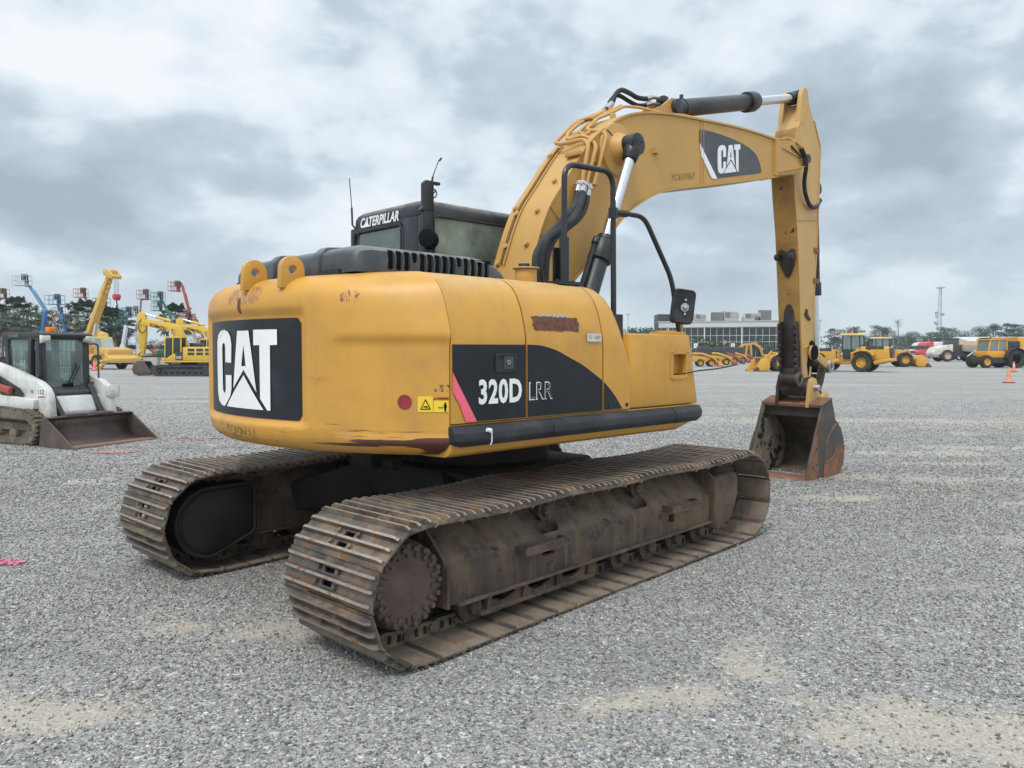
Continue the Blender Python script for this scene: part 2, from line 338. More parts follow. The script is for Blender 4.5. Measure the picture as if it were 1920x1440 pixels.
def gravel():
    m = bpy.data.materials.new('gravel'); m.use_nodes = True; nt = m.node_tree; b = nt.nodes['Principled BSDF']
    v = coords(nt)
    # jitter the lookup so that stones are not neat cells
    wob = N(nt, 'ShaderNodeVectorMath', operation='ADD')
    nn = N(nt, 'ShaderNodeTexNoise'); nn.inputs['Scale'].default_value = 90; nn.inputs['Detail'].default_value = 2; lk(nt, v, nn.inputs['Vector'])
    sc = N(nt, 'ShaderNodeVectorMath', operation='SCALE'); sc.inputs[3].default_value = .008; lk(nt, nn.outputs[1], sc.inputs[0])
    lk(nt, v, wob.inputs[0]); lk(nt, sc.outputs[0], wob.inputs[1]); vv = wob.outputs[0]
    def vor(scale):
        n = N(nt, 'ShaderNodeTexVoronoi', feature='F1'); n.inputs['Scale'].default_value = scale; lk(nt, vv, n.inputs['Vector']); return n
    v1, v2 = vor(58), vor(112)
    def cellgrey(n):
        s = N(nt, 'ShaderNodeSeparateColor'); lk(nt, n.outputs['Color'], s.inputs[0]); return s.outputs[0], s.outputs[1]
    a1, b1 = cellgrey(v1); a2, b2 = cellgrey(v2)
    pick = rng(nt, noise(nt, v, 25, 3), .46, .54)                       # coarse stones here, finer ones there
    g = N(nt, 'ShaderNodeMix'); lk(nt, pick, g.inputs[0]); lk(nt, a1, g.inputs[2]); lk(nt, a2, g.inputs[3])
    r = N(nt, 'ShaderNodeValToRGB'); st = [(0, (.135, .134, .132)), (.35, (.235, .233, .228)), (.7, (.335, .33, .322)), (.9, (.45, .44, .425)), (1, (.62, .605, .58))]
    while len(r.color_ramp.elements) < len(st): r.color_ramp.elements.new(.5)
    for e_, (p, c) in zip(r.color_ramp.elements, st): e_.position = p; e_.color = rgb(c)
    lk(nt, g.outputs[0], r.inputs[0]); c = r.outputs[0]
    c = mixc(nt, rng(nt, b1, .90, .93, 0, .5), c, (.36, .27, .17))       # the odd brown stone
    # fines: tan dirt in drifts, darker damp tracks
    big = noise(nt, coords(nt, (.30, .52, 1)), 1., 7, None, .6); med = noise(nt, v, 3.2, 6)
    fin = rng(nt, mth(nt, 'ADD', big, mth(nt, 'MULTIPLY', mth(nt, 'SUBTRACT', med, .5), .5)), .55, .69, 0, .8)
    an = N(nt, 'ShaderNodeAttribute', attribute_name='dirt'); sx = N(nt, 'ShaderNodeSeparateXYZ'); lk(nt, v, sx.inputs[0])
    near = mth(nt, 'MULTIPLY', rng(nt, mth(nt, 'ADD', an.outputs['Fac'], mth(nt, 'MULTIPLY', mth(nt, 'SUBTRACT', med, .5), 1.3)), .24, .95), .82)
    inz = mth(nt, 'MULTIPLY', rng(nt, sx.outputs[1], 15, 18, 1, 0), rng(nt, mth(nt, 'ABSOLUTE', sx.outputs[0]), 10.5, 12, 1, 0))
    fm = N(nt, 'ShaderNodeMix'); lk(nt, inz, fm.inputs[0]); lk(nt, fin, fm.inputs[2]); lk(nt, near, fm.inputs[3]); fin = fm.outputs[0]
    gap = rng(nt, v1.outputs['Distance'], .3, .62)
    tan = mixc(nt, rng(nt, noise(nt, v, 60, 4), .3, .7), (.33, .285, .225), (.47, .42, .34))
    c = mixc(nt, mth(nt, 'MULTIPLY', fin, rng(nt, gap, 0, 1, .55, 1)), c, tan)
    dk = rng(nt, noise(nt, coords(nt, (.5, 1.1, 1)), 1., 6, None, .6), .52, .70, 0, .30)
    c = mixc(nt, dk, c, (.17, .17, .17))
    # wheel ruts of light dust further out
    rut = rng(nt, noise(nt, coords(nt, (.045, .5, 1)), 1., 7, None, .64), .50, .64, 0, .85)
    c = mixc(nt, mth(nt, 'MULTIPLY', rut, rng(nt, sx.outputs[1], 9, 20)), c, (.46, .405, .325))
    # further out single stones blur together: clumps and speckle of several sizes
    far = rng(nt, sx.outputs[1], 5, 14)
    for s_, lo, hi in ((26, .72, 1.28), (9, .84, 1.14), (2.6, .88, 1.10)):
        k_ = rng(nt, noise(nt, coords(nt, (1, .55, 1)), s_, 3, None, .7), .36, .64, lo, hi); cc = N(nt, 'ShaderNodeCombineColor'); [lk(nt, k_, cc.inputs[i]) for i in range(3)]
        c = mixc(nt, far, c, mixc(nt, 1., c, cc.outputs[0], 'MULTIPLY'))
    c = mixc(nt, mth(nt, 'MULTIPLY', far, .25), c, (.275, .27, .26))
    stk = rng(nt, noise(nt, coords(nt, (.07, .95, 1)), 1., 7, None, .66), .52, .66, 0, .5); c = mixc(nt, mth(nt, 'MULTIPLY', far, stk), c, (.16, .155, .15))
    lk(nt, c, b.inputs['Base Color']); b.inputs['Roughness'].default_value = .8; b.inputs['Specular IOR Level'].default_value = .3
    dist = N(nt, 'ShaderNodeMix'); lk(nt, pick, dist.inputs[0]); lk(nt, v1.outputs['Distance'], dist.inputs[2]); lk(nt, mth(nt, 'MULTIPLY', v2.outputs['Distance'], .6), dist.inputs[3])
    hgt = mth(nt, 'MULTIPLY', mth(nt, 'SUBTRACT', .7, dist.outputs[0]), mth(nt, 'ADD', .6, mth(nt, 'MULTIPLY', b1, .8)))
    bp_ = N(nt, 'ShaderNodeBump'); bp_.inputs['Strength'].default_value = 1.; bp_.inputs['Distance'].default_value = .008
    lk(nt, mth(nt, 'MULTIPLY', hgt, rng(nt, fin, 0, .8, 1, .45)), bp_.inputs['Height']); lk(nt, bp_.outputs[0], b.inputs['Normal'])
    return m
gmat = gravel()
gm = MB()
# one sheet: fine with shallow undulation near the camera, coarse out to the horizon
xs = [-3000, -400, -120, -40] + [-12+.125*i for i in range(193)] + [40, 120, 400, 3000]
ys = [-200, -30] + [.125*i for i in range(145)] + [30, 60, 120, 400, 3500]
from mathutils import noise as mnoise
def gz(x, y):
    f = sstep(-12, -10, x)*(1-sstep(10, 12, x))*sstep(0, 1, y)*(1-sstep(16, 18, y))
    return f*(.010*mnoise.noise((x*.9, y*.9, 3.))+.008*mnoise.noise((x*2.3, y*2.3, 8.)) - .004)
gm.grid([[(x, y, gz(x, y)) for x in xs] for y in ys])
DRIFT = ((-2.17, 3.39, .55, .22, 1), (1.32, 3.96, .18, .45, .8), (.9, 3.5, .2, .3, .6), (1.74, 3.3, .5, .3, .9), (2.1, 3.1, .4, .3, .7), (3.63, 8.43, .7, .22, 1), (5.3, 9.6, 1.2, .3, .9), (4.6, 9.9, .8, .2, .7),
         (7.9, 12.8, 1.6, .35, 1), (5.8, 12.1, 1.9, .3, .9), (-1.7, 4.5, .8, .28, .55), (-1.15, 4.35, .3, .2, .6), (-2.6, 3.8, .7, .2, .5), (3.0, 5.2, .7, .12, .6), (4.2, 6.6, 1.0, .12, .6), (2.2, 4.3, .5, .12, .5), (-4.5, 8.0, 1.0, .3, .5), (-3.2, 7.0, .6, .15, .4), (6.4, 11.0, 1.4, .2, .7), (4.9, 11.3, .6, .12, .6), (-.3, 3.0, .5, .14, .4))
def dirt(x, y):
    f = .9*mnoise.noise((x*.5, y*1.0, 21.))+.55*mnoise.noise((x*1.6, y*2.4, 5.))+.3*mnoise.noise((x*4, y*5, 9.)); f = max(0, (f-.30)*1.6)
    for cx, cy, rx, ry, a in DRIFT:
        q = ((x-cx)/rx)**2+((y-cy)/ry)**2
        if q < 6: f += a*math.exp(-q)*(1+.8*mnoise.noise((x*3.1, y*4.3, 2.)))
    return min(1., max(0, f))
go = gm.build('ground', gmat, smooth=60); tag(go, kind='structure')
at_ = go.data.attributes.new('dirt', 'FLOAT', 'POINT'); at_.data.foreach_set('value', [dirt(v.co.x, v.co.y) if abs(v.co.x) < 13 and 0 <= v.co.y < 19 else 0. for v in go.data.vertices])
# ---------------------------------------------------------------- the big excavator
OX, OY, UH, TDEV = -.3385, 6.2943, radians(44), radians(2.9)
EX = thing('excavator', 'large yellow excavator with bold white lettering standing on rusty tracks in the foreground', 'excavator', (OX, OY, -.012), UH)

def pin_path(n=49, cx=1.82, r=.32, zc=.39, sag=.016):
    straight = 2*cx; arc = pi*r; per = 2*(straight+arc); pts = []
    for i in range(n):
        s = (per*i/n + .06) % per
        if s < straight:
            x = -cx+s; z = zc+r
            seg = [(-1.82, -.65), (-.65, .39), (.39, 1.82)]
            for a_, b_ in seg:
                if a_ <= x <= b_: z -= sag*sin(pi*(x-a_)/(b_-a_))*(b_-a_)
            pts.append((x, z))
        elif s < straight+arc: t = (s-straight)/r; pts.append((cx+r*sin(t), zc+r*cos(t)))
        elif s < 2*straight+arc: pts.append((cx-(s-straight-arc), zc-r))
        else: t = (s-2*straight-arc)/r; pts.append((-cx-r*sin(t), zc-r*cos(t)))
    return pts
def shoe_proto(w=.79):
    s = MB(); prof = [(-.112, .020), (-.091, .035), (.080, .035), (.091, .039), (.091, .049), (.080, .047), (-.093, .047), (-.114, .030)]
    s.prism(prof, -w/2, w/2)
    s.m = [2 if len(f) == 4 and all(abs(s.v[i][2]-.035) < .001 for i in f) else 0 for f in s.f]
    s.mat(1)
    for x in (-.078, -.010, .060):
        def ring(y, k): return [(x-.013, y, .046), (x+.013, y, .046), (x+.0075, y, .046+.030*k), (x-.0075, y, .046+.030*k)]
        s.loft([ring(-w/2+.004, .55), ring(-w/2+.03, 1), ring(w/2-.03, 1), ring(w/2-.004, .55)])
    s.m = [0 if (m == 1 and not all(s.v[i][2] > .058 for i in f)) else m for m, f in zip(s.m, s.f)]
    s.mat(0)
    for x in (-.045, .03):
        for y in (-.085, .085): s.cyl((x, y, .046), (x, y, .066), .015, .012, 6)
    lp = [(-.118, -.012), (-.105, -.040), (-.075, -.048), (.05, -.048), (.08, -.035), (.09, -.01), (.088, .036), (-.095, .036), (-.115, .012)]
    for y in (-.085, .085): s.prism(lp, y-.02, y+.02)
    s.cyl((-.095, -.12, -.008), (-.095, .12, -.008), .022, n=10)
    o = s.build('track_shoe', [trk, ribm, cryst], EX, smooth=30)
    c = MB()
    for x in (-.042, .026): c.box(x-.014, x+.014, -.042, .042, .0, .09)
    for y in (-.085, .085):
        for x in (-.05, .015): c.box(x-.013, x+.013, y-.04, y+.04, -.028, .018)
    return cut(o, c)
SHOE = shoe_proto()

def track(side):
    Y = lambda o: side*o
    fl = lambda v: (v.x, side*v.y, v.z)
    def put(mb, name, mats, parent, **k): mb.move(fl); return mb.build(name, mats, parent, **k)
    b = MB()
    sec = [(.255, .225), (.262, .24), (.262, .415), (.254, .452), (.228, .482), (.055, .648), (.03, .655), (-.03, .655), (-.055, .648), (-.228, .482), (-.254, .452), (-.262, .415), (-.262, .24), (-.255, .225)]
    def ring(x, k=1., dz=0): return [(x, o*k, z if z < .3 else .3+(z-.3)*k+dz) for o, z in sec]
    b.loft([ring(-1.56, .93), ring(-1.5), ring(1.2), ring(1.36, .96)])
    tr = put(b, 'track', [mud], EX, bevel=.012)
    c, s_ = cos(TDEV), sin(TDEV); tr.location = (-s_*side*1.19, c*side*1.19, 0); tr.rotation_euler = (0, 0, TDEV)
    k = MB()
    for x in (-.66, .37): k.prism(rrect(x-.105, x+.105, side*.188-.036, side*.188+.036, .035), .25, .75, 'z')
    k.box(.70, .78, Y(.2) if side > 0 else -.32, Y(.2) if side < 0 else .32, .32, .385)
    k.box(-.78, -.66, Y(.2) if side > 0 else -.32, Y(.2) if side < 0 else .32, .355, .385)
    cut(tr, k)
    b = MB(); b.prism([(-.27, .22), (.272, .22), (.272, .425), (.235, .492), (.06, .662), (-.06, .662), (-.235, .492), (-.27, .425)], -1.585, -1.562, 'x'); put(b, 'end_plate', mud, tr, bevel=.006)
    # flange along the lower edge, roller guard with gussets
    b = MB(); b.box(-1.5, 1.34, .258, .280, .222, .240); b.box(-1.5, 1.34, -.280, -.258, .222, .240); put(b, 'flange', rustm, tr)
    b = MB()
    for x0 in (-1.24, -.92, -.60): b.prism([(x0, .235), (x0+.02, .13), (x0+.30, .13), (x0+.32, .235), (x0+.28, .235), (x0+.25, .175), (x0+.18, .15), (x0+.12, .15), (x0+.06, .175), (x0+.04, .235)], .205, .222)
    b.box(-1.30, -.22, .20, .245, .112, .13)
    for x in (-1.24, -.93, -.61, -.28): b.prism([(.205, .235), (.252, .235), (.235, .12), (.205, .12)], x, x+.016, 'x')
    put(b, 'roller_guard', mud, tr)
    for i in range(8):
        b = MB(); x = -1.30+i*.372
        b.lathe([(.03, -.215), (.045, -.21), (.05, -.17), (.095, -.155), (.095, -.12), (.078, -.115), (.078, -.05), (.07, 0), (.078, .05), (.078, .115), (.095, .12), (.095, .155), (.05, .17), (.045, .21), (.03, .215)], (x, 0, .155), (0, 1, 0), 18)
        b.prism([(x-.05, .24), (x+.05, .24), (x+.04, .13), (x-.04, .13)], .17, .205)
        put(b, 'track_roller', mud, tr)
    for x in (-.65, .39):
        b = MB(); b.lathe([(.05, -.16), (.062, -.155), (.062, -.05), (.055, 0), (.062, .05), (.062, .155), (.075, .16), (.075, .18), (.055, .185), (.05, .215), (.03, .22)], (x, 0, .628), (0, 1, 0), 18)
        for j in range(6): t = j*pi/3; b.cyl((x+.035*cos(t), .21, .628+.035*sin(t)), (x+.035*cos(t), .226, .628+.035*sin(t)), .008, n=6)
        put(b, 'carrier_roller', rustm, tr)
    # drive end
    b = MB(); n = 23; pts = []
    for i in range(n):
        for r, d in ((.272, 0), (.325, .28), (.325, .5), (.272, .78)): t = 2*pi*(i+d)/n; pts.append((-1.82+r*cos(t), .39+r*sin(t)))
    b.prism(pts, -.03, .03); b.cyl((-1.82, -.12, .39), (-1.82, .03, .39), .26, n=28)
    put(b, 'sprocket', drk, tr)
    b = MB(); o = (-1.83, 0, .40)
    b.lathe([(.235, 0.0), (.24, .17), (.228, .19), (.228, .225), (.218, .235), (.205, .24), (.165, .232), (.10, .252), (.02, .26)], o, (0, 1, 0), 40)
    for i in range(18):
        t = 2*pi*i/18
        p = (o[0]+.205*cos(t), .20, o[2]+.205*sin(t)); b.cyl(p, (p[0], .262, p[2]), .0165, n=6)
        t += pi/18; q0 = (o[0]+.16*cos(t), .234, o[2]+.16*sin(t)); q1 = (o[0]+.226*cos(t), .226, o[2]+.226*sin(t)); b.bar(q0, q1, .024, .03, (0, 1, 0))
    for t in (3.35, 4.95): b.cyl((o[0]+.178*cos(t), .22, o[2]+.178*sin(t)), (o[0]+.178*cos(t), .25, o[2]+.178*sin(t)), .02, n=14)
    put(b, 'final_drive', rustm, tr, bevel=.003)
    b = MB(); tp = [(-1.82+.25*cos(t), .39+.25*sin(t)) for t in [radians(95+10*i) for i in range(19)]] + [(-1.50, .26), (-1.47, .30), (-1.47, .62), (-1.5, .645)]
    b.prism(tp, -.335, -.12); tp2 = [(-1.66+(x+1.66)*.9, .40+(z-.40)*.9) for x, z in tp]; b.prism(tp2, -.35, -.33)
    b.tube([(x, -.342, z) for x, z in tp+tp[:1]], .014, 6)
    put(b, 'motor_guard', drk, tr, bevel=.008)
    # front idler with its side guard
    b = MB(); b.lathe([(.10, -.13), (.25, -.12), (.25, -.06), (.282, -.05), (.282, .05), (.25, .06), (.25, .12), (.215, .135), (.17, .11), (.10, .115), (.06, .16)], (1.84, 0, .39), (0, 1, 0), 32)
    put(b, 'idler', mud, tr)
    b = MB(); gp = [(1.37, .20), (1.37, .52), (1.44, .585), (1.70, .60), (1.79, .585), (1.82, .52), (1.82, .40), (1.72, .22), (1.55, .145), (1.42, .15)]
    b.prism(gp, .19, .268); b.prism([(-.2, .17), (.27, .17), (.30, .2), (.30, .56), (.26, .62), (.1, .70), (-.1, .70), (-.2, .6)], 1.345, 1.37, 'x'); b.prism(gp, -.268, -.19)
    put(b, 'idler_guard', mud, tr, bevel=.02)
    for x0, n_ in ((-1.02, 1), (.62, 1)):
        b = MB(); b.box(x0, x0+.012, .255, .345, .42, .468); b.box(x0+.40, x0+.412, .255, .345, .42, .468)
        b.prism(rrect(x0, x0+.412, .33, .352, .01), .42, .468, 'z')
        for i in range(12): b.box(x0+.12+i*.024, x0+.132+i*.024, .345, .358, .44, .476)
        put(b, 'step', rustm, tr)
    P = pin_path()
    for i in range(49):
        p, q = P[i], P[(i+1) % 49]
        sh = SHOE.copy(); COL.objects.link(sh); sh.parent = tr
        sh.location = ((p[0]+q[0])/2, RND.uniform(-.002, .002), (p[1]+q[1])/2); sh.rotation_euler = (0, atan2(-(q[1]-p[1]), q[0]-p[0]), 0)
    return tr
track(-1); track(1)
bpy.data.objects.remove(SHOE)

b = MB(); b.prism([(-.62, .40), (-.72, .55), (-.70, .78), (.70, .78), (.72, .55), (.62, .40)], -.72, .72)
for sx in (-1, 1):
    for sy in (-1, 1):
        b.loft([[(sx*.25, sy*.55, .42), (sx*.70, sy*.40, .42), (sx*.70, sy*.40, .78), (sx*.25, sy*.55, .78)], [(sx*.62, sy*.98, .34), (sx*1.10, sy*.96, .34), (sx*1.10, sy*.96, .60), (sx*.62, sy*.98, .60)]])
cb = b.build('car_body', drk, EX, bevel=.03); cb.rotation_euler = (0, 0, TDEV)
b = MB(); b.lathe([(.60, .76), (.64, .80), (.64, .93), (.60, .94), (.60, 1.06)], (0, 0, 0), (0, 0, 1), 48); b.build('swing_bearing', drk, EX)
b = MB(); b.box(-1.08, -.80, -.16, .10, .80, 1.0); b.cyl((-.95, -.30, .84), (-.95, .2, .84), .05); b.cyl((-.86, -.35, .90), (-.7, .3, .88), .03); b.build('swivel_fitting', drk, EX, bevel=.01)

# ---- upper deck
b = MB()
prof = [(-1.415, 1.222), (-1.425, 1.20), (-1.425, 1.085), (-1.412, 1.052), (-1.375, 1.032), (-1.2, 1.025), (1.2, 1.025), (1.42, 1.06), (1.42, 1.222)]
def dk(x, k=0): return [(x, y, z+(k if z < 1.1 else 0)) for y, z in prof]
b.loft([dk(-1.385), dk(.9), dk(1.04, .03), dk(1.12, .10)])
b.build('upper_deck', yel, EX, bevel=.006)

# ---- counterweight
def resample(P, n):
    d = [0]
    for p, q in zip(P, P[1:]): d.append(d[-1]+math.hypot(q[0]-p[0], q[1]-p[1]))
    o = []
    for k in range(n):
        t = d[-1]*k/(n-1); i = max(j for j in range(len(d)-1) if d[j] <= t+1e-9); f = (t-d[i])/max(1e-9, d[i+1]-d[i]); o.append((lerp(P[i][0], P[i+1][0], f), lerp(P[i][1], P[i+1][1], f)))
    return o
CWL = [(1.40, 1.035), (1.80, 1.033), (1.875, 1.037), (1.925, 1.050), (1.960, 1.075), (1.982, 1.105), (1.993, 1.135), (1.998, 1.165)] + [(2.0, 1.165+.485*i/32) for i in range(1, 33)]
CW_S = resample([(2.0, 1.66)]+[(sqrt(1.392**2+y*y), z) for y, z in cat2([(1.437, 1.68), (1.431, 1.75), (1.41, 1.83), (1.384, 1.91), (1.348, 1.985), (1.303, 2.04), (1.238, 2.083), (1.145, 2.106), (1.0, 2.113), (.8, 2.116)], 4)], 34)
CW_R = resample([(2.0, 1.66)]+cat2([(2.0, 1.90), (1.998, 1.95), (1.988, 1.99), (1.968, 2.026), (1.936, 2.058), (1.89, 2.082), (1.83, 2.097), (1.74, 2.108), (1.605, 2.116)], 4), 34)
def recess(s, z):
    def soft(x, a0, a1, b0, b1): return sstep(a0, a1, x)*(1-sstep(b0, b1, x))
    r1 = soft(s, -.76, -.70, .65, .72)*soft(z, 1.185, 1.215, 1.845, 1.905)*.030
    r2 = soft(s, .86, .96, 1.72, 1.9)*soft(z, 1.135, 1.165, 1.685, 1.725)*.020
    return r1+r2
b = MB(); rows = []; NU = 150
for (r0, z0), (r1, z1) in [(p, p) for p in CWL]+list(zip(CW_R, CW_S)):
    am = math.acos(1.392/max(r1, 1.3925))
    row = []
    for i in range(NU+1):
        a = lerp(am, -am, i/NU); s = -a*2.0; w_ = sstep(.45, .97, abs(a)/am); r = lerp(r0, r1, w_); z = lerp(z0, z1, w_)
        rr = r-(recess(s, z) if r > 1.9 else 0)
        row.append((-rr*cos(a) if i not in (0, NU) else -1.392, rr*sin(a), z))
    rows.append(row)
b.grid(rows)
b.add([r[0] for r in rows], [tuple(range(len(rows)))]); b.add([r[-1] for r in rows], [tuple(range(len(rows)))])
b.add(list(rows[0]), [tuple(range(NU+1))])
CW = b.build('counterweight', yel_cw, EX, smooth=50, fix=True)
def onc(R0): return lambda s, z: (-R0*cos(s/R0), -R0*sin(s/R0), z)
f = onc(1.974); b = MB(); rr = rrect(-.705, .642, 1.224, 1.838, .035); n = 60
b.grid([[f(lerp(-.705, .642, i/n), z) for i in range(n+1)] for z in [1.259+.544*j/2 for j in range(3)]])
for z0, z1, k in ((1.259, 1.224, 1), (1.803, 1.838, 1)):          # rounded corner strips
    top = [f(lerp(-.705, .642, i/n), z0) for i in range(n+1)]
    def edge(i):
        s = lerp(-.705, .642, i/n); d = min(s+.705, .642-s); q = .035 if d >= .035 else sqrt(max(0, .035**2-(.035-d)**2))
        return f(s, z0+(z1-z0)*q/.035)
    b.grid([top, [edge(i) for i in range(n+1)]])
b.build('logo_panel', blk, CW, fix=False)
LOGO = dict(C=[(-0.099, 1.563), (-0.091, 1.686), (-0.108, 1.735), (-0.149, 1.767), (-0.222, 1.781), (-0.303, 1.774), (-0.364, 1.749), (-0.398, 1.696), (-0.405, 1.539), (-0.40, 1.362), (-0.37, 1.306), (-0.301, 1.278), (-0.232, 1.275), (-0.175, 1.308), (-0.117, 1.354), (-0.1, 1.394), (-0.096, 1.483), (-0.204, 1.481), (-0.205, 1.386), (-0.222, 1.365), (-0.247, 1.363), (-0.266, 1.384), (-0.271, 1.658), (-0.26, 1.686), (-0.233, 1.695), (-0.212, 1.685), (-0.203, 1.658), (-0.204, 1.566)],
 A1=[(0.003, 1.769), (0.085, 1.768), (0.086, 1.682), (0.054, 1.544), (0.083, 1.544), (0.084, 1.521), (-0.07, 1.401)],
 A2=[(0.085, 1.768), (0.151, 1.769), (0.234, 1.383), (0.084, 1.521), (0.083, 1.544), (0.111, 1.546), (0.086, 1.682)],
 R=[(0.083, 1.487), (0.306, 1.276), (-0.19, 1.276)],
 T=[(0.207, 1.772), (0.445, 1.771), (0.445, 1.678), (0.378, 1.676), (0.375, 1.276), (0.346, 1.275), (0.273, 1.344), (0.272, 1.677), (0.207, 1.676)])
b = MB()
for k_, p in LOGO.items():
    if k_ == 'R':
        ap, rb, lb = p; q_ = [lb[0]+(rb[0]-lb[0])*i/14 for i in range(15)]
        tz = lambda x: lerp(lb[1], ap[1], (x-lb[0])/(ap[0]-lb[0])) if x < ap[0] else lerp(ap[1], rb[1], (x-ap[0])/(rb[0]-ap[0]))
        q_ = sorted(q_+[ap[0]]); b.grid([[onc(1.979)(x, 1.276) for x in q_], [onc(1.979)(x, tz(x)) for x in q_]])
    elif k_ == 'T': b.sheet([p[0], (.272, 1.772), (.272, 1.677), p[8]], onc(1.979)); b.sheet([(.272, 1.772), (.378, 1.772), p[3], p[4], p[5], p[6]], onc(1.979)); b.sheet([(.378, 1.772), p[1], p[2], p[3]], onc(1.979))
    else: b.sheet(p, onc(1.979))
b.build('logo_lettering', white, CW, fix=False, smooth=0)
for xc, yc in ((-1.925, -.14), (-1.855, -.49)):
    n = 20; pts = [(.085, -.10)]+[(.078*cos(t), .016+.078*sin(t)) for t in [pi*i/n for i in range(n+1)]]+[(-.085, -.10)]
    b = MB(); b.prism([(xc+p, 2.118+q) for p, q in pts], yc-.022, yc+.022); o = b.build('lifting_eye', yel, CW, bevel=.005)
    c = MB(); c.prism([(xc+.028*cos(2*pi*i/24), 2.132+.028*sin(2*pi*i/24)) for i in range(24)], yc-.1, yc+.1); cut(o, c)
# reflector and warning stickers near the corner
g2 = onc(2.003)
def flatR(s, z): return (lambda R0: (-R0*cos(s/2.0), -R0*sin(s/2.0), z))(1.984)
b = MB(); b.sheet([(1.333+.042*cos(2*pi*i/28), 1.352+.042*sin(2*pi*i/28)) for i in range(28)], flatR); b.build('reflector', redm, CW, fix=False, smooth=0)
b = MB(); b.sheet(rrect(1.41, 1.498, 1.296, 1.386, .004), flatR); b.sheet(rrect(1.501, 1.592, 1.296, 1.362, .002), flatR)
b.mat(1); b.sheet([(1.501, 1.363), (1.592, 1.363), (1.592, 1.386), (1.501, 1.386)], flatR)
def flatR2(s, z): return (lambda R0: (-R0*cos(s/2.0), -R0*sin(s/2.0), z))(1.987)
def flatR3(s, z): return (lambda R0: (-R0*cos(s/2.0), -R0*sin(s/2.0), z))(1.990)
b.mat(2); b.sheet([(1.424, 1.311), (1.486, 1.311), (1.456, 1.372)], flatR2); b.mat(0); b.sheet([(1.433, 1.316), (1.477, 1.316), (1.456, 1.360)], flatR3)
b.mat(2); b.sheet([(1.443, 1.328), (1.462, 1.332), (1.470, 1.322), (1.467, 1.319), (1.455, 1.324), (1.443, 1.322)], lambda s, z: flatR3(s, z) and (-1.992*cos(s/2), -1.992*sin(s/2), z))
b.sheet([(1.503, 1.366), (1.513, 1.366), (1.508, 1.380)], flatR2)
letters(b, 'WARNING', lambda u, v: flatR2(1.515+u, 1.367+v), .0135, width=.074, bold=.03)
b.sheet([(1.560, 1.340), (1.576, 1.340), (1.576, 1.318), (1.573, 1.318), (1.573, 1.300), (1.563, 1.300), (1.563, 1.318), (1.560, 1.318)], flatR2); b.sheet([(1.568+.0055*cos(2*pi*i/12), 1.346+.0055*sin(2*pi*i/12)) for i in range(12)], flatR2)
b.sheet([(1.528, 1.322), (1.535, 1.328), (1.535, 1.3235), (1.548, 1.3235), (1.548, 1.328), (1.555, 1.322), (1.548, 1.316), (1.548, 1.3205), (1.535, 1.3205), (1.535, 1.316)], flatR2)
b.build('warning_sticker', [ylw, orng, ink], CW, fix=False, smooth=0)
def blot(u, v, seed):                                               # half worn stencil digits
    return 0
b = MB(); letters(b, 'XCK00367', lambda u, v: (-1.9985*cos((-.163+u)/2), -1.9985*sin((-.163+u)/2), 1.118+v-u*.05), .052, width=.40, bold=.01); b.build('stencil_number', sten, CW, fix=False, smooth=0)

# ---- side doors and fairings, right side
SP = [(-1.430, 1.228), (-1.432, 1.45), (-1.430, 1.68), (-1.424, 1.75), (-1.405, 1.83), (-1.380, 1.91), (-1.345, 1.985), (-1.300, 2.04), (-1.235, 2.082), (-1.14, 2.105), (-1.0, 2.112), (-.80, 2.114), (-.80, 1.95), (-1.30, 1.80), (-1.38, 1.60), (-1.38, 1.228)]
def panel(name, x0, x1, mats, tops=None):
    b = MB(); secs = tops or [(x0, 2.114), (x1, 2.114)]
    def ring(x, top): 
        k = (top-1.228)/(2.114-1.228); return [(x, y, 1.228+(z-1.228)*k) for y, z in SP]
    rs = [ring(*s) for s in secs]
    b.loft(rs); return b.build(name, mats, EX, smooth=40)
D1 = panel('engine_door', -1.384, -.797, yel); D2 = panel('pump_door', -.783, -.057, yel)
FR = panel('tank_fairing', -.043, .255, yel, [(-.043, 2.112), (.03, 2.112), (.085, 2.10), (.125, 2.075), (.16, 2.03), (.19, 1.97), (.22, 1.89), (.245, 1.80), (.255, 1.765)])
b = MB(); b.box(-1.37, .26, -1.36, -.85, 1.23, 1.9); b.build('door_frame', pipe, EX)
b = MB(); b.prism([(.262, 1.228), (1.145, 1.228), (1.02, 1.755), (1.0, 1.765), (.262, 1.765)], -1.425, -.75)
BX = b.build('tool_box', yel, EX, bevel=.016)
c = MB(); c.box(.785, .965, -1.5, -1.36, 1.45, 1.62); cut(BX, c)
b = MB(); o_ = rrect(.757, .993, 1.425, 1.645, .012); i_ = rrect(.79, .96, 1.455, 1.615, .008)
n = len(o_); vs = [(x, -1.433, z) for x, z in o_]+[(x, -1.433, z) for x, z in i_]+[(x, -1.424, z) for x, z in o_]+[(x, -1.40, z) for x, z in i_]
b.add(vs, [(i, (i+1) % n, n+(i+1) % n, n+i) for i in range(n)]+[(i, (i+1) % n, 2*n+(i+1) % n, 2*n+i) for i in range(n)]+[(n+i, n+(i+1) % n, 3*n+(i+1) % n, 3*n+i) for i in range(n)])
for x in (.770, .980):
    for z in (1.438, 1.632): b.cyl((x, -1.432, z), (x, -1.442, z), .008, n=8)
b.build('handle_frame', yel, BX); b = MB(); b.cyl((.85, -1.38, 1.45), (.85, -1.38, 1.62), .014); b.build('inner_post', yel_boom, BX)
b = MB(); b.tube(catmull([(.80, -1.40, 1.462), (.95, -1.425, 1.465), (1.10, -1.46, 1.485), (1.28, -1.52, 1.50), (1.42, -1.60, 1.53)]), .006, 6); b.build('loose_wire', pipe, BX)
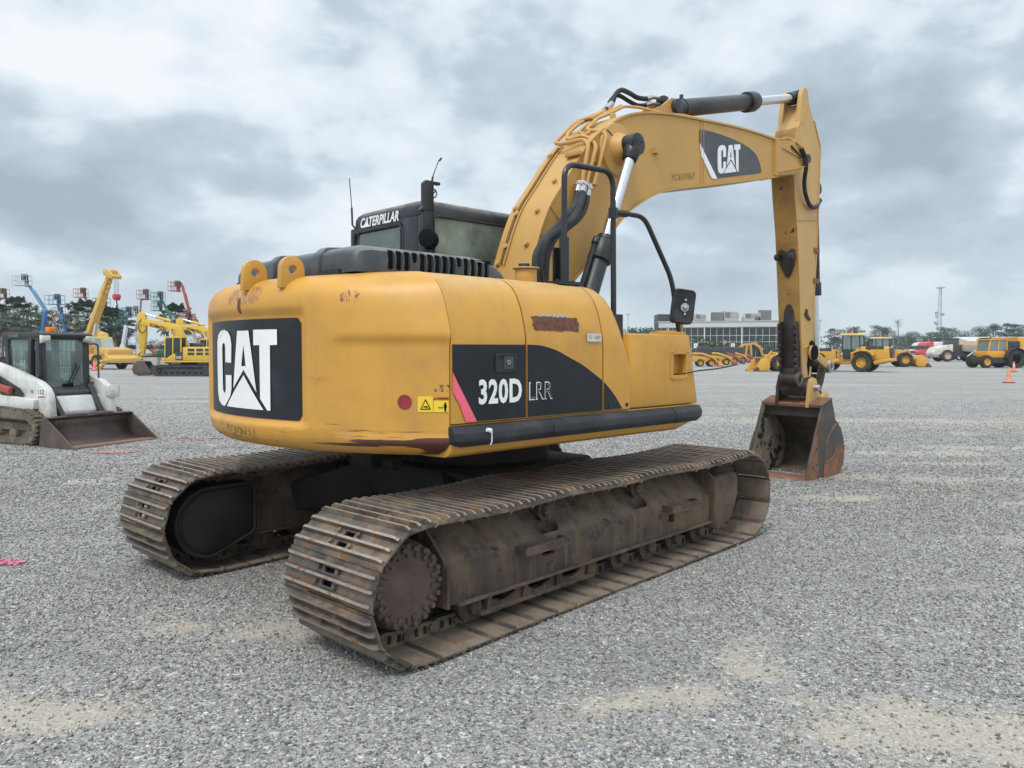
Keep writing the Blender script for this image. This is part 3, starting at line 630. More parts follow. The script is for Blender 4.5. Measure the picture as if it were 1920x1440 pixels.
b = MB(); b.box(.74, 1.0, -1.40, -1.24, 1.765, 1.785); b.box(.79, .93, -1.37, -1.27, 1.785, 1.795); b.build('mirror_base', yel, BX, bevel=.004)
b = MB(); b.bar((1.03, -1.33, 1.77), (1.03, -1.33, 1.90), .02, .05); b.build('post', yel, BX)
# black decals and pink stripe on the doors
sd = lambda off: (lambda x, z: (x, -1.4345-off, z))
b = MB(); b.sheet([(-1.380, 1.678), (-1.380, 1.50), (-1.200, 1.233), (-.799, 1.233), (-.799, 1.679)], sd(0)); b.build('black_decal', blk, D1, fix=False, smooth=0)
b = MB(); b.sheet([(-1.380, 1.525), (-1.352, 1.475), (-1.200, 1.2345), (-1.283, 1.2345), (-1.325, 1.33), (-1.380, 1.41)], sd(.003)); b.build('pink_stripe', pink, D1, fix=False, smooth=0)
ell = cat2([(-.781, 1.679), (-.66, 1.674), (-.52, 1.645), (-.40, 1.600), (-.27, 1.550), (-.16, 1.495), (-.059, 1.440)], 4)
b = MB(); b.sheet(ell+[(-.059, 1.233), (-.781, 1.233)], sd(0)); b.build('black_decal', blk, D2, fix=False, smooth=0)
b = MB(); b.sheet(cat2([(-.041, 1.43), (.03, 1.375), (.10, 1.31), (.165, 1.235)], 4)+[(-.041, 1.235)], sd(0)); b.build('black_decal', blk, FR, fix=False, smooth=0)
b = MB(); 
for x in (.02, .215): b.cyl((x, -1.432, 1.262), (x, -1.439, 1.262), .013, n=12)
b.build('bolt', pipe, FR)
b = MB(); letters(b, '320D', lambda u, v: (-1.186+u, -1.4385, 1.328+v), .148, width=.352, bold=.035, sp=1.08); b.build('model_lettering', white, D1, fix=False, smooth=0)
b = MB(); vs, fs = text2d('LRR', .112, bold=.012, xs=.72); w_ = max(v[0] for v in vs)
b.add([(-.771+v[0]*.212/w_, -1.4378, 1.336+v[1]) for v in vs], fs); b.mat(1)
vs, fs = text2d('LRR', .098, bold=-.012, xs=.72); w2 = max(v[0] for v in vs); b.add([(-.763+v[0]*.197/w2, -1.4402, 1.343+v[1]) for v in vs], fs)
b.build('model_lettering', [white, blk], D2, fix=False, smooth=0)
b = MB(); b.prism(rrect(-1.055, -.878, 1.512, 1.628, .01), -1.446, -1.43); L0 = b.build('door_latch', rub, D1, bevel=.003)
c = MB(); c.box(-1.035, -.905, -1.5, -1.437, 1.530, 1.612); cut(L0, c)
b = MB(); b.box(-.99, -.905, -1.443, -1.43, 1.533, 1.610); b.mat(1); b.cyl((-.955, -1.443, 1.573), (-.955, -1.452, 1.573), .014, n=16); b.mat(2); b.cyl((-.955, -1.452, 1.573), (-.955, -1.4535, 1.573), .006, n=10)
b.build('lock_plate', [plas, steel, ink], L0)
# crossed-out marking, silver label
b = MB(); P_ = []; q = random.Random(4)
for row in range(7):
    z = 1.858-row*.0125; n = 26
    up = [(-.715+.43*i/n+q.uniform(-.008, .008), z+q.uniform(-.003, .005)) for i in range(n+1)]; P_.append(up)
def ys(z): return interp([(zz, -yy) for yy, zz in SP[:9]], z)
for up in P_: b.grid([[(x, -ys(z)-.003, z) for x, z in up], [(x+.006, -ys(z-.016)-.0032, z-.016) for x, z in up]])
b.build('crossed_out_marking', scrib, D2, fix=False, smooth=0)
b = MB(); letters(b, '30100', lambda u, v: (-.63+u, -ys(1.838+v)-.0022, 1.838+v), .04, width=.26, bold=.02); b.build('chalk_number', M('blue chalk', (.25, .45, .62), .8), D2, fix=False, smooth=0)
b = MB(); b.sheet(rrect(-.222, -.074, 1.703, 1.757, .004), lambda x, z: (x, -1.4335-.003, z)); b.mat(1); letters(b, 'CAT', lambda u, v: (-.205+u, -1.440, 1.722+v), .022, width=.03); letters(b, 'ACERT', lambda u, v: (-.145+u, -1.440, 1.722+v), .02, width=.055)
b.build('silver_label', [lblm, sten], D2, fix=False, smooth=0)

# ---- rubber side bumper in two lengths
def bump(x0, x1, e0, e1):
    b = MB(); pr = [(-1.41, 1.215), (-1.468, 1.212), (-1.506, 1.178), (-1.514, 1.135), (-1.492, 1.100), (-1.41, 1.088)]
    def ring(x, k, dz=0, sh=0): return [(x+sh*(1.213-z), -1.41+(y+1.41)*k, max(z, 1.088+dz)) for y, z in pr]
    rs = [ring(x0, .62, .03)]+[ring(x0+.035, .9, .012), ring(x0+.09, 1)] if e0 else [ring(x0, 1)]
    rs += [ring(x1-.09, 1, 0, -.3), ring(x1-.03, .92, .02, -.5), ring(x1, .65, .045, -.6)] if e1 else [ring(x1, 1)]
    b.loft(rs); return b.build('side_bumper', rub, EX, smooth=14, bevel=.007)
BP = bump(-1.395, -.62, 1, 0); bump(-.614, .72, 0, 0); bump(.726, 1.14, 0, 1)
b = MB(); b.tube([(-1.19, -1.512, 1.19), (-1.165, -1.517, 1.183), (-1.155, -1.518, 1.165)], [.012, .014, .006], 6); b.tube([(-1.157, -1.518, 1.17), (-1.156, -1.518, 1.12), (-1.16, -1.51, 1.10)], .004, 5); b.build('paint_drip', white, BP)

# ---- engine hood
b = MB(); hp = [(-.86, 2.112), (-.872, 2.20), (-.862, 2.245), (-.825, 2.272), (-.74, 2.285), (.55, 2.285), (.68, 2.272), (.74, 2.23), (.75, 2.112)]
def hr(x, k, ky=1.): return [(x, .0+(y-.0)*ky, 2.112+(z-2.112)*k) for y, z in hp]
b.loft([hr(-1.640, .62, .96), hr(-1.625, .80, .98), hr(-1.59, .93, .995), hr(-1.53, 1.), hr(-.75, 1.), hr(-.62, .93), hr(-.52, .78, .985), hr(-.44, .5, .97), hr(-.38, .12, .95)])
HD = b.build('engine_hood', plas, EX, smooth=40)
b = MB()
for y0 in (-.42, .18):                                              # moulded ribs across the hood
    b.loft([[(x, y0+.055*sin(t), 2.118+z*1.0) for x, z in ((-1.665, 0), (-1.655, .12), (-1.60, .175), (-1.45, .187), (-.8, .187), (-.8, .10), (-1.45, .10), (-1.55, 0))] for t in (-1.2, -.6, .6, 1.2)])
b.build('hood_rib', plas, HD, bevel=.02)
c = MB()
for i in range(14):
    x0 = -1.415+i*.0605; lo = 2.190 if i in (3, 9) else 2.137; hi = 2.257 if i < 12 else 2.24
    c.prism(rrect(x0, x0+.049, lo, hi, .015, 3), -1.2, -.80); 
cut(HD, c)
b = MB(); b.box(-1.45, -.55, -.845, -.60, 2.115, 2.255); b.build('slot_shade_box', ink, HD)  # black box added just inside the slots, standing in for their deep shade
b = MB(); b.box(-1.66, -1.2, -.70, .70, 2.10, 2.135); b.build('hood_seal', rub, HD)

# ---- cab
CX0, CX1, CY0, CY1 = -.16, 1.62, .395, 1.555
def cabring(z, dx=0, dy=0, r=.10): return [(x, y, z) for x, y in rrect(CX0+dx, CX1-dx*.5, CY0+dy, CY1-dy, r)]
b = MB(); b.loft([cabring(1.2), cabring(2.30)])                    # lower body
b.loft([cabring(2.775, .005, .012), cabring(2.855, .005, .025), cabring(2.895, .02, .045), cabring(2.92, .055, .08), cabring(2.93, .12, .14)])
# pillars
def pil(x0, x1, y0, y1): b.box(x0, x1, y0, y1, 2.29, 2.785)
for i, (x0, x1, y0, y1) in enumerate(((CX0, -.06, CY0, .51), (CX0, .02, 1.47, CY1-.005), (CX1-.09, CX1, CY0, .47), (CX1-.09, CX1, 1.42, CY1), (.66, .74, 1.44, CY1-.004))): pil(x0, x1, y0, y1)
b.prism([(.51, 2.29), (.51, 2.785), (.62, 2.785), (.725, 2.775), (.735, 2.29)], CX0+.002, CX0+.06, 'x')
b.box(CX0+.003, CX0+.06, .51, 1.50, 2.735, 2.79)
CAB = b.build('cab', cabblk, EX, bevel=.018)
b = MB(); b.box(CX0+.02, CX0+.028, .72, 1.50, 2.29, 2.74); b.build('rear_window', cabglass, CAB)
b = MB(); b.box(-.07, CX1-.08, CY0+.02, CY0+.026, 2.29, 2.785); b.build('side_window', sideglass, CAB)
b = MB(); b.box(CX1-.03, CX1-.024, .46, 1.43, 2.0, 2.785); b.build('windscreen', cabglass, CAB)
b = MB(); b.box(.0, CX1-.08, CY1-.03, CY1-.024, 2.29, 2.785); b.build('door_window', cabglass, CAB)
b = MB()                                                            # rubber seals round the panes
b.tube(fillet([(CX0-.002, .74, 2.25), (CX0-.002, .73, 2.738), (CX0-.002, 1.47, 2.738), (CX0-.002, 1.50, 2.25)], .05), .011, 6)
b.tube(fillet([(-.065, CY0+.002, 2.25), (-.065, CY0+.002, 2.782), (CX1-.09, CY0+.002, 2.782), (CX1-.09, CY0+.002, 2.25)], .04), .011, 6); b.build('window_seal', rub, CAB)
b = MB(); b.box(.35, .85, .72, 1.18, 2.15, 2.35); b.prism([(.32, 2.3), (.44, 2.3), (.34, 2.72), (.26, 2.72)], .74, 1.16); b.build('seat', inside, CAB, bevel=.04)
b = MB(); b.box(-.10, -.09, 1.12, 1.30, 2.30, 2.42); b.build('daylight_panel', M('mint daylight tone', (.55, .68, .62), .7), CAB)  # mint panel added to stand in for daylight coming through the windscreen
b = MB(); nm = 'CATERPILLAR'; vs, fs = text2d(nm, .082, bold=.032, xs=.72, shear=.20); w_ = max(v[0] for v in vs)
b.add([(CX0-.004, 1.372-v[0]*.610/w_, 2.772+v[1]*1.1) for v in vs], fs); b.move(lambda v: (v.x+.0-.001, v.y, v.z)); b.build('cab_lettering', white, CAB, fix=False, smooth=0)
b = MB(); b.sheet([(1.335, 2.773), (1.20, 2.773), (1.262, 2.822)], lambda y, z: (CX0-.008, y, z)); b.build('cab_emblem', white, CAB, fix=False, smooth=0)
b = MB(); b.prism([(-.24, 2.80), (-.09, 2.80), (-.09, 3.035), (-.02, 3.035), (-.02, 3.06), (-.17, 3.06), (-.20, 3.03), (-.20, 2.84)], .36, .40); b.box(-.20, -.11, .36, .385, 2.6, 2.82); b.build('antenna_bracket', pipe, CAB, bevel=.005)
b = MB(); b.tube(catmull([(-.10, .38, 3.05), (-.085, .38, 3.10), (-.075, .38, 3.13), (-.02, .38, 3.25)]), [.014]+[.009]*6+[.005]*6+[.004]*6, 6); b.tube([(-.015, .38, 3.245), (.005, .38, 3.27)], .009, 6); b.build('antenna', pipe, CAB)
b = MB(); t_ = [( -.09+.035*cos(2*pi*i/16), .37, 2.96+.035*sin(2*pi*i/16)) for i in range(17)]; b.tube(t_, .006, 5); b.tube([(-.12, .37, 2.93), (-.06, .37, 2.99)], .006, 5); b.build('cable_coil', pipe, CAB)
b = MB(); b.tube(catmull([(-.17, .37, 2.72), (-.19, .365, 2.64), (-.185, .36, 2.5), (-.17, .365, 2.3)]), .008, 6); b.build('cable', pipe, CAB)
b = MB(); b.cyl((-.225, .29, 2.567), (-.12, .37, 2.567), .072, n=24); b.move(lambda v: (v.x, v.y, 2.567+(v.z-2.567)*1.1)); b.build('round_cover', ink, CAB, bevel=.006)
b = MB(); b.tube([(-.15, 1.47, 2.78), (-.165, 1.50, 2.82), (-.17, 1.50, 2.98)], .010, 6); b.tube([(-.17, 1.50, 2.98), (-.19, 1.505, 3.25)], .0045, 6); b.build('whip_antenna', pipe, CAB)
b = MB(); b.cyl((-.20, 1.0, 2.83), (-.11, 1.0, 2.83), .001); b = MB(); b.loft([[(x, y, z) for x, y in rrect(.85, 1.55, .5, 1.4, .1)] for z in (2.90, 2.93)]); b.build('roof_hatch', cabblk, CAB, bevel=.01)
b = MB(); b.tube(catmull([(1.05, CY0+.05, 2.50), (1.15, CY0+.05, 2.53), (1.3, CY0+.05, 2.52), (1.45, CY0+.05, 2.55)]), .012, 6); b.tube([(.9, CY0+.06, 2.47), (1.08, CY0+.06, 2.51)], .02, 6); b.build('wiper', pipe, CAB)

# ---- hand rail and mirror
b = MB(); b.tube(fillet([(-.134, -1.15, 2.10), (-.136, -1.15, 2.94), (.40, -1.15, 2.965), (.42, -1.15, 1.77)], .12, 8), .021, 10)
b.tube([(-.134, -1.15, 2.10), (-.135, -1.15, 2.43)], .036, 12); b.box(-.20, -.10, -1.11, -1.10, 2.1, 2.36); b.box(-.24, .0, -1.21, -1.07, 2.098, 2.122)
b.cyl((-.20, -1.15, 2.12), (-.20, -1.15, 2.135), .014, n=6); b.cyl((-.04, -1.15, 2.12), (-.04, -1.15, 2.135), .014, n=6)
HR = b.build('hand_rail', pipe, EX)
b = MB(); b.tube([(.405, -1.15, 2.70), (.409, -1.15, 2.625)], .036, 10); b.tube([(.42, -1.152, 2.667), (.53, -1.18, 2.669)], .027, 8)
b.tube(fillet([(.53, -1.18, 2.669), (.722, -1.2, 2.668), (.95, -1.30, 2.20), (.975, -1.32, 1.99), (1.011, -1.33, 1.79)], .14, 6), .019, 8); MA = b.build('mirror_arm', pipe, EX)
b = MB(); pr = rrect(-.088, .088, -.135, .135, .035, 5)
b.loft([[(x*k, t, z*k) for x, z in pr] for t, k in ((-.02, .80), (-.03, .93), (-.01, 1.), (.035, 1.), (.04, .97))])
b.mat(1); b.lathe([(.034, -.030), (.034, -.036), (.018, -.038), (.014, -.052), (.004, -.056)], (0, 0, -.01), (0, 1, 0), 18)
b.cyl((0, -.03, .05), (0, -.037, .05), .009, n=10); b.cyl((.006, -.03, -.058), (.006, -.037, -.058), .010, n=10); b.mat(2)
for i in range(6): t = i*pi/3; b.cyl((.026*cos(t), -.036, -.01+.026*sin(t)), (.026*cos(t), -.0375, -.01+.026*sin(t)), .004, n=6)
mr = b.build('mirror', [rub, steel, ink], EX, bevel=.0); mr.location = (1.00, -1.375, 1.985); mr.rotation_euler = (0, radians(7), radians(-34))

# ---- boom
YR, YL = -.30, .14; YC = -.08
top = cat2([(.30, 2.05), (.40, 2.36), (.58, 2.79), (.80, 3.08), (1.10, 3.44), (1.36, 3.645), (1.70, 3.83), (2.21, 3.95), (2.88, 4.03), (3.8, 4.11), (4.60, 4.135)], 5)
bot = cat2([(4.60, 3.735), (3.87, 3.575), (2.79, 3.35), (2.31, 3.24), (2.01, 3.13), (1.71, 2.965), (1.48, 2.77), (1.10, 2.42), (.86, 2.20), (.62, 1.9), (.30, 1.75)], 5)
b = MB(); b.prism(top+bot, YR, YL)
for path, dz in ((top, .012), (bot, -.012)):                       # flange edges of the top and bottom plates
    b.loft([[(x, YR-.016, z-.010+dz), (x, YL+.016, z-.010+dz), (x, YL+.016, z+.010+dz), (x, YR-.016, z+.010+dz)] for x, z in path])
for x in (2.93, 2.98, 4.62): zt = interp(top, x); zb = interp(bot[::-1], x); b.bar((x, YR-.002, zb+.01), (x-.02, YR-.002, zt-.01), .006, .014, (0, 1, 0))
b.bar((.50, YR-.002, 2.62), (.86, YR-.002, 2.20), .006, .014, (0, 1, 0)); b.bar((.62, YR-.002, 2.86), (.74, YR-.002, 2.75), .006, .014, (0, 1, 0)); b.bar((.415, YR, 2.40), (.62, YR-.002, 1.9), .006, .014, (0, 1, 0))
# nose
nose = [(4.49, 4.128), (4.80, 4.165), (4.96, 4.21), (5.16, 4.185), (5.27, 4.10), (5.29, 4.02), (5.25, 3.95), (5.11, 3.875), (4.95, 3.805), (4.63, 3.735), (4.50, 3.715)]
b.prism(nose, YR-.035, YR-.001); b.prism(nose, YL+.001, YL+.035); b.box(4.5, 5.0, YR, YL, 3.80, 4.12)
b.bar((4.55, YR-.03, 3.76), (5.2, YR-.04, 3.93), .012, .05, (0, 1, 0)); b.bar((4.62, YR-.03, 4.06), (5.1, YR-.04, 4.02), .012, .03, (0, 1, 0))
b.lathe([(.25, .0), (.235, .03), (.15, .045), (.12, .11), (.08, .16)], (1.51, YR, 3.48), (0, -1, 0), 36)  # pin boss of the lift cylinders
b.lathe([(.25, .0), (.235, .03), (.15, .045), (.12, .11), (.08, .16)], (1.51, YL, 3.48), (0, 1, 0), 36)
# ears of the stick cylinder
ear = [(1.75, 3.86), (2.05, 3.955), (2.38, 4.10), (2.53, 4.205), (2.60, 4.215), (2.66, 4.17), (2.68, 4.06), (2.82, 4.02), (2.4, 3.9)]
for y in (YC-.12, YC+.09): b.prism(ear, y, y+.03)
BOOM = b.build('boom', yel_boom, EX, smooth=32)
b = MB(); b.sheet([(2.88, 3.915), (2.895, 3.94), (2.93, 3.947), (3.08, 3.96), (3.32, 3.968), (3.55, 3.968), (3.75, 3.958), (3.92, 3.935), (4.05, 3.90), (4.12, 3.855), (4.17, 3.79), (4.20, 3.725), (4.195, 3.705), (4.16, 3.69), (3.24, 3.49), (2.89, 3.80)], lambda x, z: (x, YR-.004, z)); b.build('black_decal', blk2, BOOM, fix=False, smooth=0)
b = MB(); b.sheet([(2.895, 3.80), (3.24, 3.488), (3.17, 3.474), (3.12, 3.48), (2.93, 3.67), (2.90, 3.74)], lambda x, z: (x, YR-.007, z)); b.build('white_stripe', white, BOOM, fix=False, smooth=0)
b = MB()
def bl(s, z): u = (s+.405)/.85; v = (z-1.275)/.5; return (3.245+u*.475+v*(-.01), YR-.008, 3.535+u*.105+v*.30)
for p in LOGO.values(): b.sheet(p, bl)
b.build('boom_lettering', white, BOOM, fix=False, smooth=0)
b = MB(); letters(b, 'XCK00367', lambda u, v: (2.39+u, YR-.004, 3.335+v+u*.21), .062, width=.42, bold=.0); b.build('stencil_number', sten, BOOM, fix=False, smooth=0)
b = MB()                                                            # small cast lugs and threaded bosses
def lug(x, y, z, n): 
    p = Vector((x, y, z)); n = Vector(n).normalized(); b.cyl(p, p+n*.03, .024, n=8); b.cyl(p+n*.03, p+n*.034, .010, n=6)
for x, y in ((.80, -.2), (.585, -.2), (.455, -.2), (.455, .04), (.585, .04), (.62, .1), (.40, .09), (1.05, .09), (1.25, -.2)): lug(x, y, interp(top, x)+.02, (-.82, 0, .57))
lug(2.12, YR, 3.57, (0, -1, 0)); lug(1.22, YR, 3.32, (0, -1, 0)); b.box(2.07, 2.10, YR-.05, YR, 3.55, 3.60)
for x in (3.05, 3.12, 3.19): b.cyl((x, YC, interp(top, x)), (x, YC, interp(top, x)+.045), .022, n=8)
b.build('boss', yel_boom, BOOM)
b = MB()                                                            # clamp blocks for the pipes
def blk_(x, y, z, sx, sy, sz): b.box(x-sx, x+sx, y-sy, y+sy, z-sz, z+sz)
for a_ in ((.975, -.25, 3.36, .028, .08, .022), (1.42, -.0, 3.80, .03, .085, .012), (1.77, .02, 3.965, .03, .05, .03), (1.66, -.14, 3.83, .028, .018, .05)): b = MB(); blk_(*a_); b.build('pipe_clamp', yel_boom, BOOM, bevel=.008)
pa = [(.98, -.35, 3.06), (.99, -.35, 3.17), (1.065, -.35, 3.44), (1.10, -.26, 3.51), (1.02, -.05, 3.49), (1.03, .02, 3.52), (1.12, .05, 3.58), (1.31, .05, 3.745), (1.54, .05, 3.86), (1.78, .05, 3.97)]
pb = [(1.03, -.35, 3.07), (1.07, -.35, 3.2), (1.17, -.35, 3.45), (1.18, -.25, 3.54), (1.16, -.18, 3.57), (1.1, -.07, 3.535), (1.15, -.02, 3.61), (1.32, 0, 3.74), (1.52, 0, 3.84), (1.8, 0, 3.985)]
pc = [(1.13, -.35, 3.1), (1.2, -.35, 3.27), (1.31, -.35, 3.57), (1.3, -.28, 3.62), (1.27, -.2, 3.63), (1.29, -.13, 3.66), (1.39, -.1, 3.73), (1.52, -.07, 3.82), (1.78, -.05, 3.96), (1.9, -.05, 4.02)]
pd = [(1.16, -.35, 3.1), (1.27, -.33, 3.45), (1.305, -.25, 3.59), (1.27, -.12, 3.61), (1.25, -.07, 3.64), (1.35, -.05, 3.71), (1.48, -.07, 3.80), (1.64, -.1, 3.875), (1.82, -.15, 3.98), (1.98, -.22, 3.985), (2.24, -.285, 3.97), (2.61, -.285, 4.03), (3.3, -.285, 4.085), (4.5, -.285, 4.155)]
for p, r in ((pa, .0185), (pb, .0185), (pc, .018), (pd, .015)):
    b = MB(); b.tube(fillet(p, .05, 4), r, 8); b.build('hydraulic_pipe', yel_boom, BOOM)
b = MB(); g_ = [p_ for p_ in top if .40 < p_[0] < 1.2]
for y_, r_ in ((.04, .005),): b.tube([(x-.02, y_, z+.012) for x, z in g_], r_, 6)
for y_ in (.075, .012): b2 = MB(); b2.tube([(x-.02, y_, z+.012) for x, z in g_], .008, 6); b2.build('grease_pipe', yel_boom, BOOM)
b.tube(catmull([(1.25, -.1, 3.60), (1.32, -.31, 3.63), (1.40, -.345, 3.58), (1.47, -.37, 3.54)]), .006, 5); b.build('grease_line', brn, BOOM)
hs1 = [(.91, -.37, 3.04), (.83, -.4, 2.89), (.65, -.45, 2.75), (.46, -.48, 2.61), (.27, -.52, 2.46), (.19, -.55, 2.33), (.23, -.55, 2.12)]
hs2 = [(.95, -.38, 3.04), (.87, -.42, 2.89), (.74, -.46, 2.76), (.55, -.48, 2.64), (.37, -.5, 2.54), (.27, -.52, 2.4), (.25, -.53, 2.29), (.33, -.5, 2.12)]
hs3 = [(1.02, -.38, 3.02), (.95, -.4, 2.86), (.82, -.43, 2.75), (.65, -.45, 2.65), (.51, -.46, 2.56), (.42, -.46, 2.40), (.38, -.48, 2.12)]
for p, r, wrap in ((hs2, .034, 1), (hs1, .027, 0), (hs3, .029, 0)):
    b = MB(); cp = catmull(p, 10); rad = [r*(1+(.10 if (wrap and k % 2) else 0)) for k in range(len(cp))]; b.tube(cp, rad, 10); h_ = b.build('hydraulic_hose', rub, BOOM)
    b = MB(); d = (Vector(p[0])-Vector(p[1])).normalized(); q = Vector(p[0]); b.cyl(q-d*.05, q+d*.06, r*1.1, n=10); b.cyl(q+d*.02, q+d*.045, r*1.4, n=6); b.build('coupling', steel, h_)
b = MB(); b.box(.93, 1.06, -.40, -.31, 3.045, 3.10); b.build('manifold', steel, BOOM, bevel=.008)
for p, r in (([(1.72, 0, 3.92), (1.75, 0, 3.97), (1.82, 0, 4.04), (1.88, 0, 4.14), (1.94, -.02, 4.19), (2.04, -.04, 4.18), (2.16, -.05, 4.16), (2.31, -.05, 4.18)], .024),
             ([(1.70, .05, 3.90), (1.74, .05, 3.95), (1.82, .05, 4.04), (1.92, .05, 4.14), (1.97, .02, 4.15), (2.09, 0, 4.12), (2.2, -.02, 4.1), (2.31, -.04, 4.12)], .021)):
    b = MB(); b.tube(catmull(p, 8), r, 10); h_ = b.build('hydraulic_hose', rub, BOOM)
    b = MB(); b.tube(catmull([p[-1], (2.40, -.06, p[-1][2]+.035), (2.50, -.07, p[-1][2]+.04), (2.53, -.07, 4.20)], 5), r*.8, 8); b.cyl(p[-1], (2.38, -.055, p[-1][2]+.03), r*1.15, n=8); b.build('coupling', steel, h_); b = MB(); b.cyl(p[1], p[2], r*1.2, n=8); b.build('coupling', steel, h_)
# fuel filler cap near the boom foot
b = MB(); b.cyl((.09, -.55, 2.08), (.09, -.55, 2.27), .085, n=22); b.mat(1); b.cyl((.09, -.55, 2.27), (.09, -.55, 2.283), .105, n=24); b.mat(2); b.cyl((.07, -.55, 2.283), (.07, -.55, 2.315), .045, n=14); b.build('filler_neck', [yel, steel, rub], EX, bevel=.004)
b = MB(); b.tube([(-.04+.035*cos(t), -.60, 2.125+.03*sin(t)) for t in [pi*i/8 for i in range(9)]], .008, 6); b.build('lifting_loop', yel, EX)

# ---- lift cylinders
for y in (-.50, .34):
    p0 = Vector((.72, y, 1.72)); p1 = Vector((1.51, y, 3.49)); d = (p1-p0).normalized(); m_ = Vector((1.125, y, 2.63))
    b = MB(); b.cyl(p0, m_-d*.22, .082, n=24); b.cyl(m_-d*.24, m_-d*.06, .105, n=24); b.cyl(m_-d*.06, m_, .075, n=24)
    b.bar(p0-d*.0+Vector((-.12, 0, .03)), m_-d*.05+Vector((-.11, 0, .02)), .03, .04, (0, 1, 0)); b.cyl(m_-d*.08+Vector((-.12, 0, 0)), m_-d*.02+Vector((-.11, 0, 0)), .035, n=10)
    cy = b.build('boom_cylinder', cylblk, EX, bevel=.006)
    b = MB(); b.cyl(m_-d*.3, p1-d*.06, .048, n=24); b.build('rod', chrome, cy)
    b = MB(); s = -1 if y < 0 else 1; b.cyl(p1+Vector((0, -s*.07, 0)), p1+Vector((0, s*.055, 0)), .098, n=28); b.cyl(p1+Vector((0, s*.055, 0)), p1+Vector((0, s*.062, 0)), .085, n=28); b.cyl(p1-d*.16, p1-d*.05, .066, .085, 20)
    for k in range(3): t = 2*pi*k/3+.5; q = p1+Vector((.045*cos(t), s*.062, .045*sin(t))); b.cyl(q, q+Vector((0, s*.006, 0)), .013, n=8)
    b.build('rod_end', pipe, cy, bevel=.005)
# ---- stick cylinder along the top of the boom
p0 = Vector((2.60, YC, 4.13)); p1 = Vector((5.45, YC, 4.89)); d = (p1-p0).normalized(); L_ = 1.70
b = MB(); b.cyl(p0+d*.03, p0+d*L_, .092, n=28); b.cyl(p0+d*.0, p0+d*.10, .10, n=28); b.cyl(p0+d*(L_-.02), p0+d*(L_+.14), .118, n=28); b.cyl(p0+d*(L_+.14), p0+d*(L_+.20), .10, n=28)
for t in (.28,): b.cyl(p0+d*t, p0+d*(t+.035), .10, n=28); b.cyl(p0+d*(t+.017)+Vector((0, 0, .095)), p0+d*(t+.017)+Vector((0, 0, .14)), .022, n=10)
for k in range(8): q = 2*pi*k/8; w_ = Vector((0, cos(q), sin(q)))*.10; b.cyl(p0+d*(L_+.13)+w_, p0+d*(L_+.16)+w_, .013, n=8)
b.cyl(p0+Vector((0, -.17, 0)), p0+Vector((0, .17, 0)), .075, n=20); b.box(2.50, 2.58, YC-.05, YC+.05, 4.18, 4.245)
SCY = b.build('stick_cylinder', cylblk, EX, bevel=.006)
b = MB(); b.cyl(p0+d*L_, p1-d*.08, .056, n=24); b.build('rod', chrome, SCY)
b = MB(); b.cyl(p1+Vector((0, -.075, 0)), p1+Vector((0, .075, 0)), .085, n=24); b.cyl(p1-d*.16, p1, .07, n=20); b.build('rod_end', pipe, SCY, bevel=.005)

# ---- stick
SR, SL_ = -.22, .065
rear = [(5.36, 4.62), (5.25, 4.45), (5.20, 4.30), (5.165, 4.0), (5.165, 3.83), (5.20, 3.6), (5.29, 3.15), (5.39, 2.29), (5.45, 1.75), (5.49, 1.25), (5.55, 1.10)]
front = [(5.73, 1.08), (5.765, 1.4), (5.78, 1.75), (5.79, 2.39), (5.845, 3.01), (5.875, 3.7), (5.90, 4.32), (5.71, 4.62), (5.55, 4.83), (5.47, 4.80)]
b = MB(); b.prism(rear+front, SR, SL_)
for y in (SR, SL_-.05): b.prism([(5.30, 4.50), (5.36, 4.86), (5.38, 4.93), (5.42, 4.975), (5.47, 4.98), (5.52, 4.95), (5.55, 4.83), (5.50, 4.55)], y-.004, y+.054)
for path in (rear[1:10], front[2:8]): b.loft([[(x, SR-.010, z), (x, SL_+.010, z), (x+.02, SL_+.010, z+.002), (x+.02, SR-.010, z+.002)] for x, z in path])
b.cyl((5.24, SR-.12, 4.03), (5.24, SL_+.12, 4.03), .085, n=20)
b.bar((5.30, SR-.004, 3.30), (5.84, SR-.004, 3.36), .014, .012, (0, 1, 0)); b.bar((5.46, SR-.004, 1.66), (5.77, SR-.004, 1.73), .014, .012, (0, 1, 0)); b.bar((5.24, SR-.006, 4.42), (5.5, SR-.006, 4.80), .014, .012, (0, 1, 0))
ST = b.build('stick', yel_arm, EX, smooth=30)
b = MB(); b.loft([[(x-.006, SR+.004, z), (x-.006, SL_-.004, z), (x+.004, SL_-.004, z), (x+.004, SR+.004, z)] for x, z in rear[4:9]]); b.build('rear_plate', yel_armworn, ST)
b = MB(); b.cyl((5.24, SR-.15, 4.03), (5.24, SR-.165, 4.03), .055, n=20)
for k in range(4): t = k*pi/2+.4; b.cyl((5.24+.03*cos(t), SR-.165, 4.03+.03*sin(t)), (5.24+.03*cos(t), SR-.17, 4.03+.03*sin(t)), .009, n=8)
b.build('pivot_pin', pipe, ST)
def rx(z): return interp([(p[1], p[0]) for p in rear[::-1]], z)
b = MB()                                                            # shield plate with two lugs, then the long ribbed thumb mount
hp_ = [(-.19, 2.93), (-.15, 2.945), (-.08, 2.90), (-.01, 2.945), (.03, 2.93), (.04, 2.82), (.0, 2.70), (-.05, 2.60), (-.08, 2.575), (-.12, 2.61), (-.17, 2.72), (-.20, 2.82)]
b.loft([[(rx(z)-t, y, z) for y, z in hp_] for t in (-.01, .028)])
for y in (-.17, .02): b.cyl((rx(2.84)-.085, y-.025, 2.84), (rx(2.84)-.085, y+.025, 2.84), .042, n=16); b.box(rx(2.84)-.085, rx(2.84), y-.022, y+.022, 2.80, 2.88)
b.build('lug_plate', brn, ST, bevel=.008)
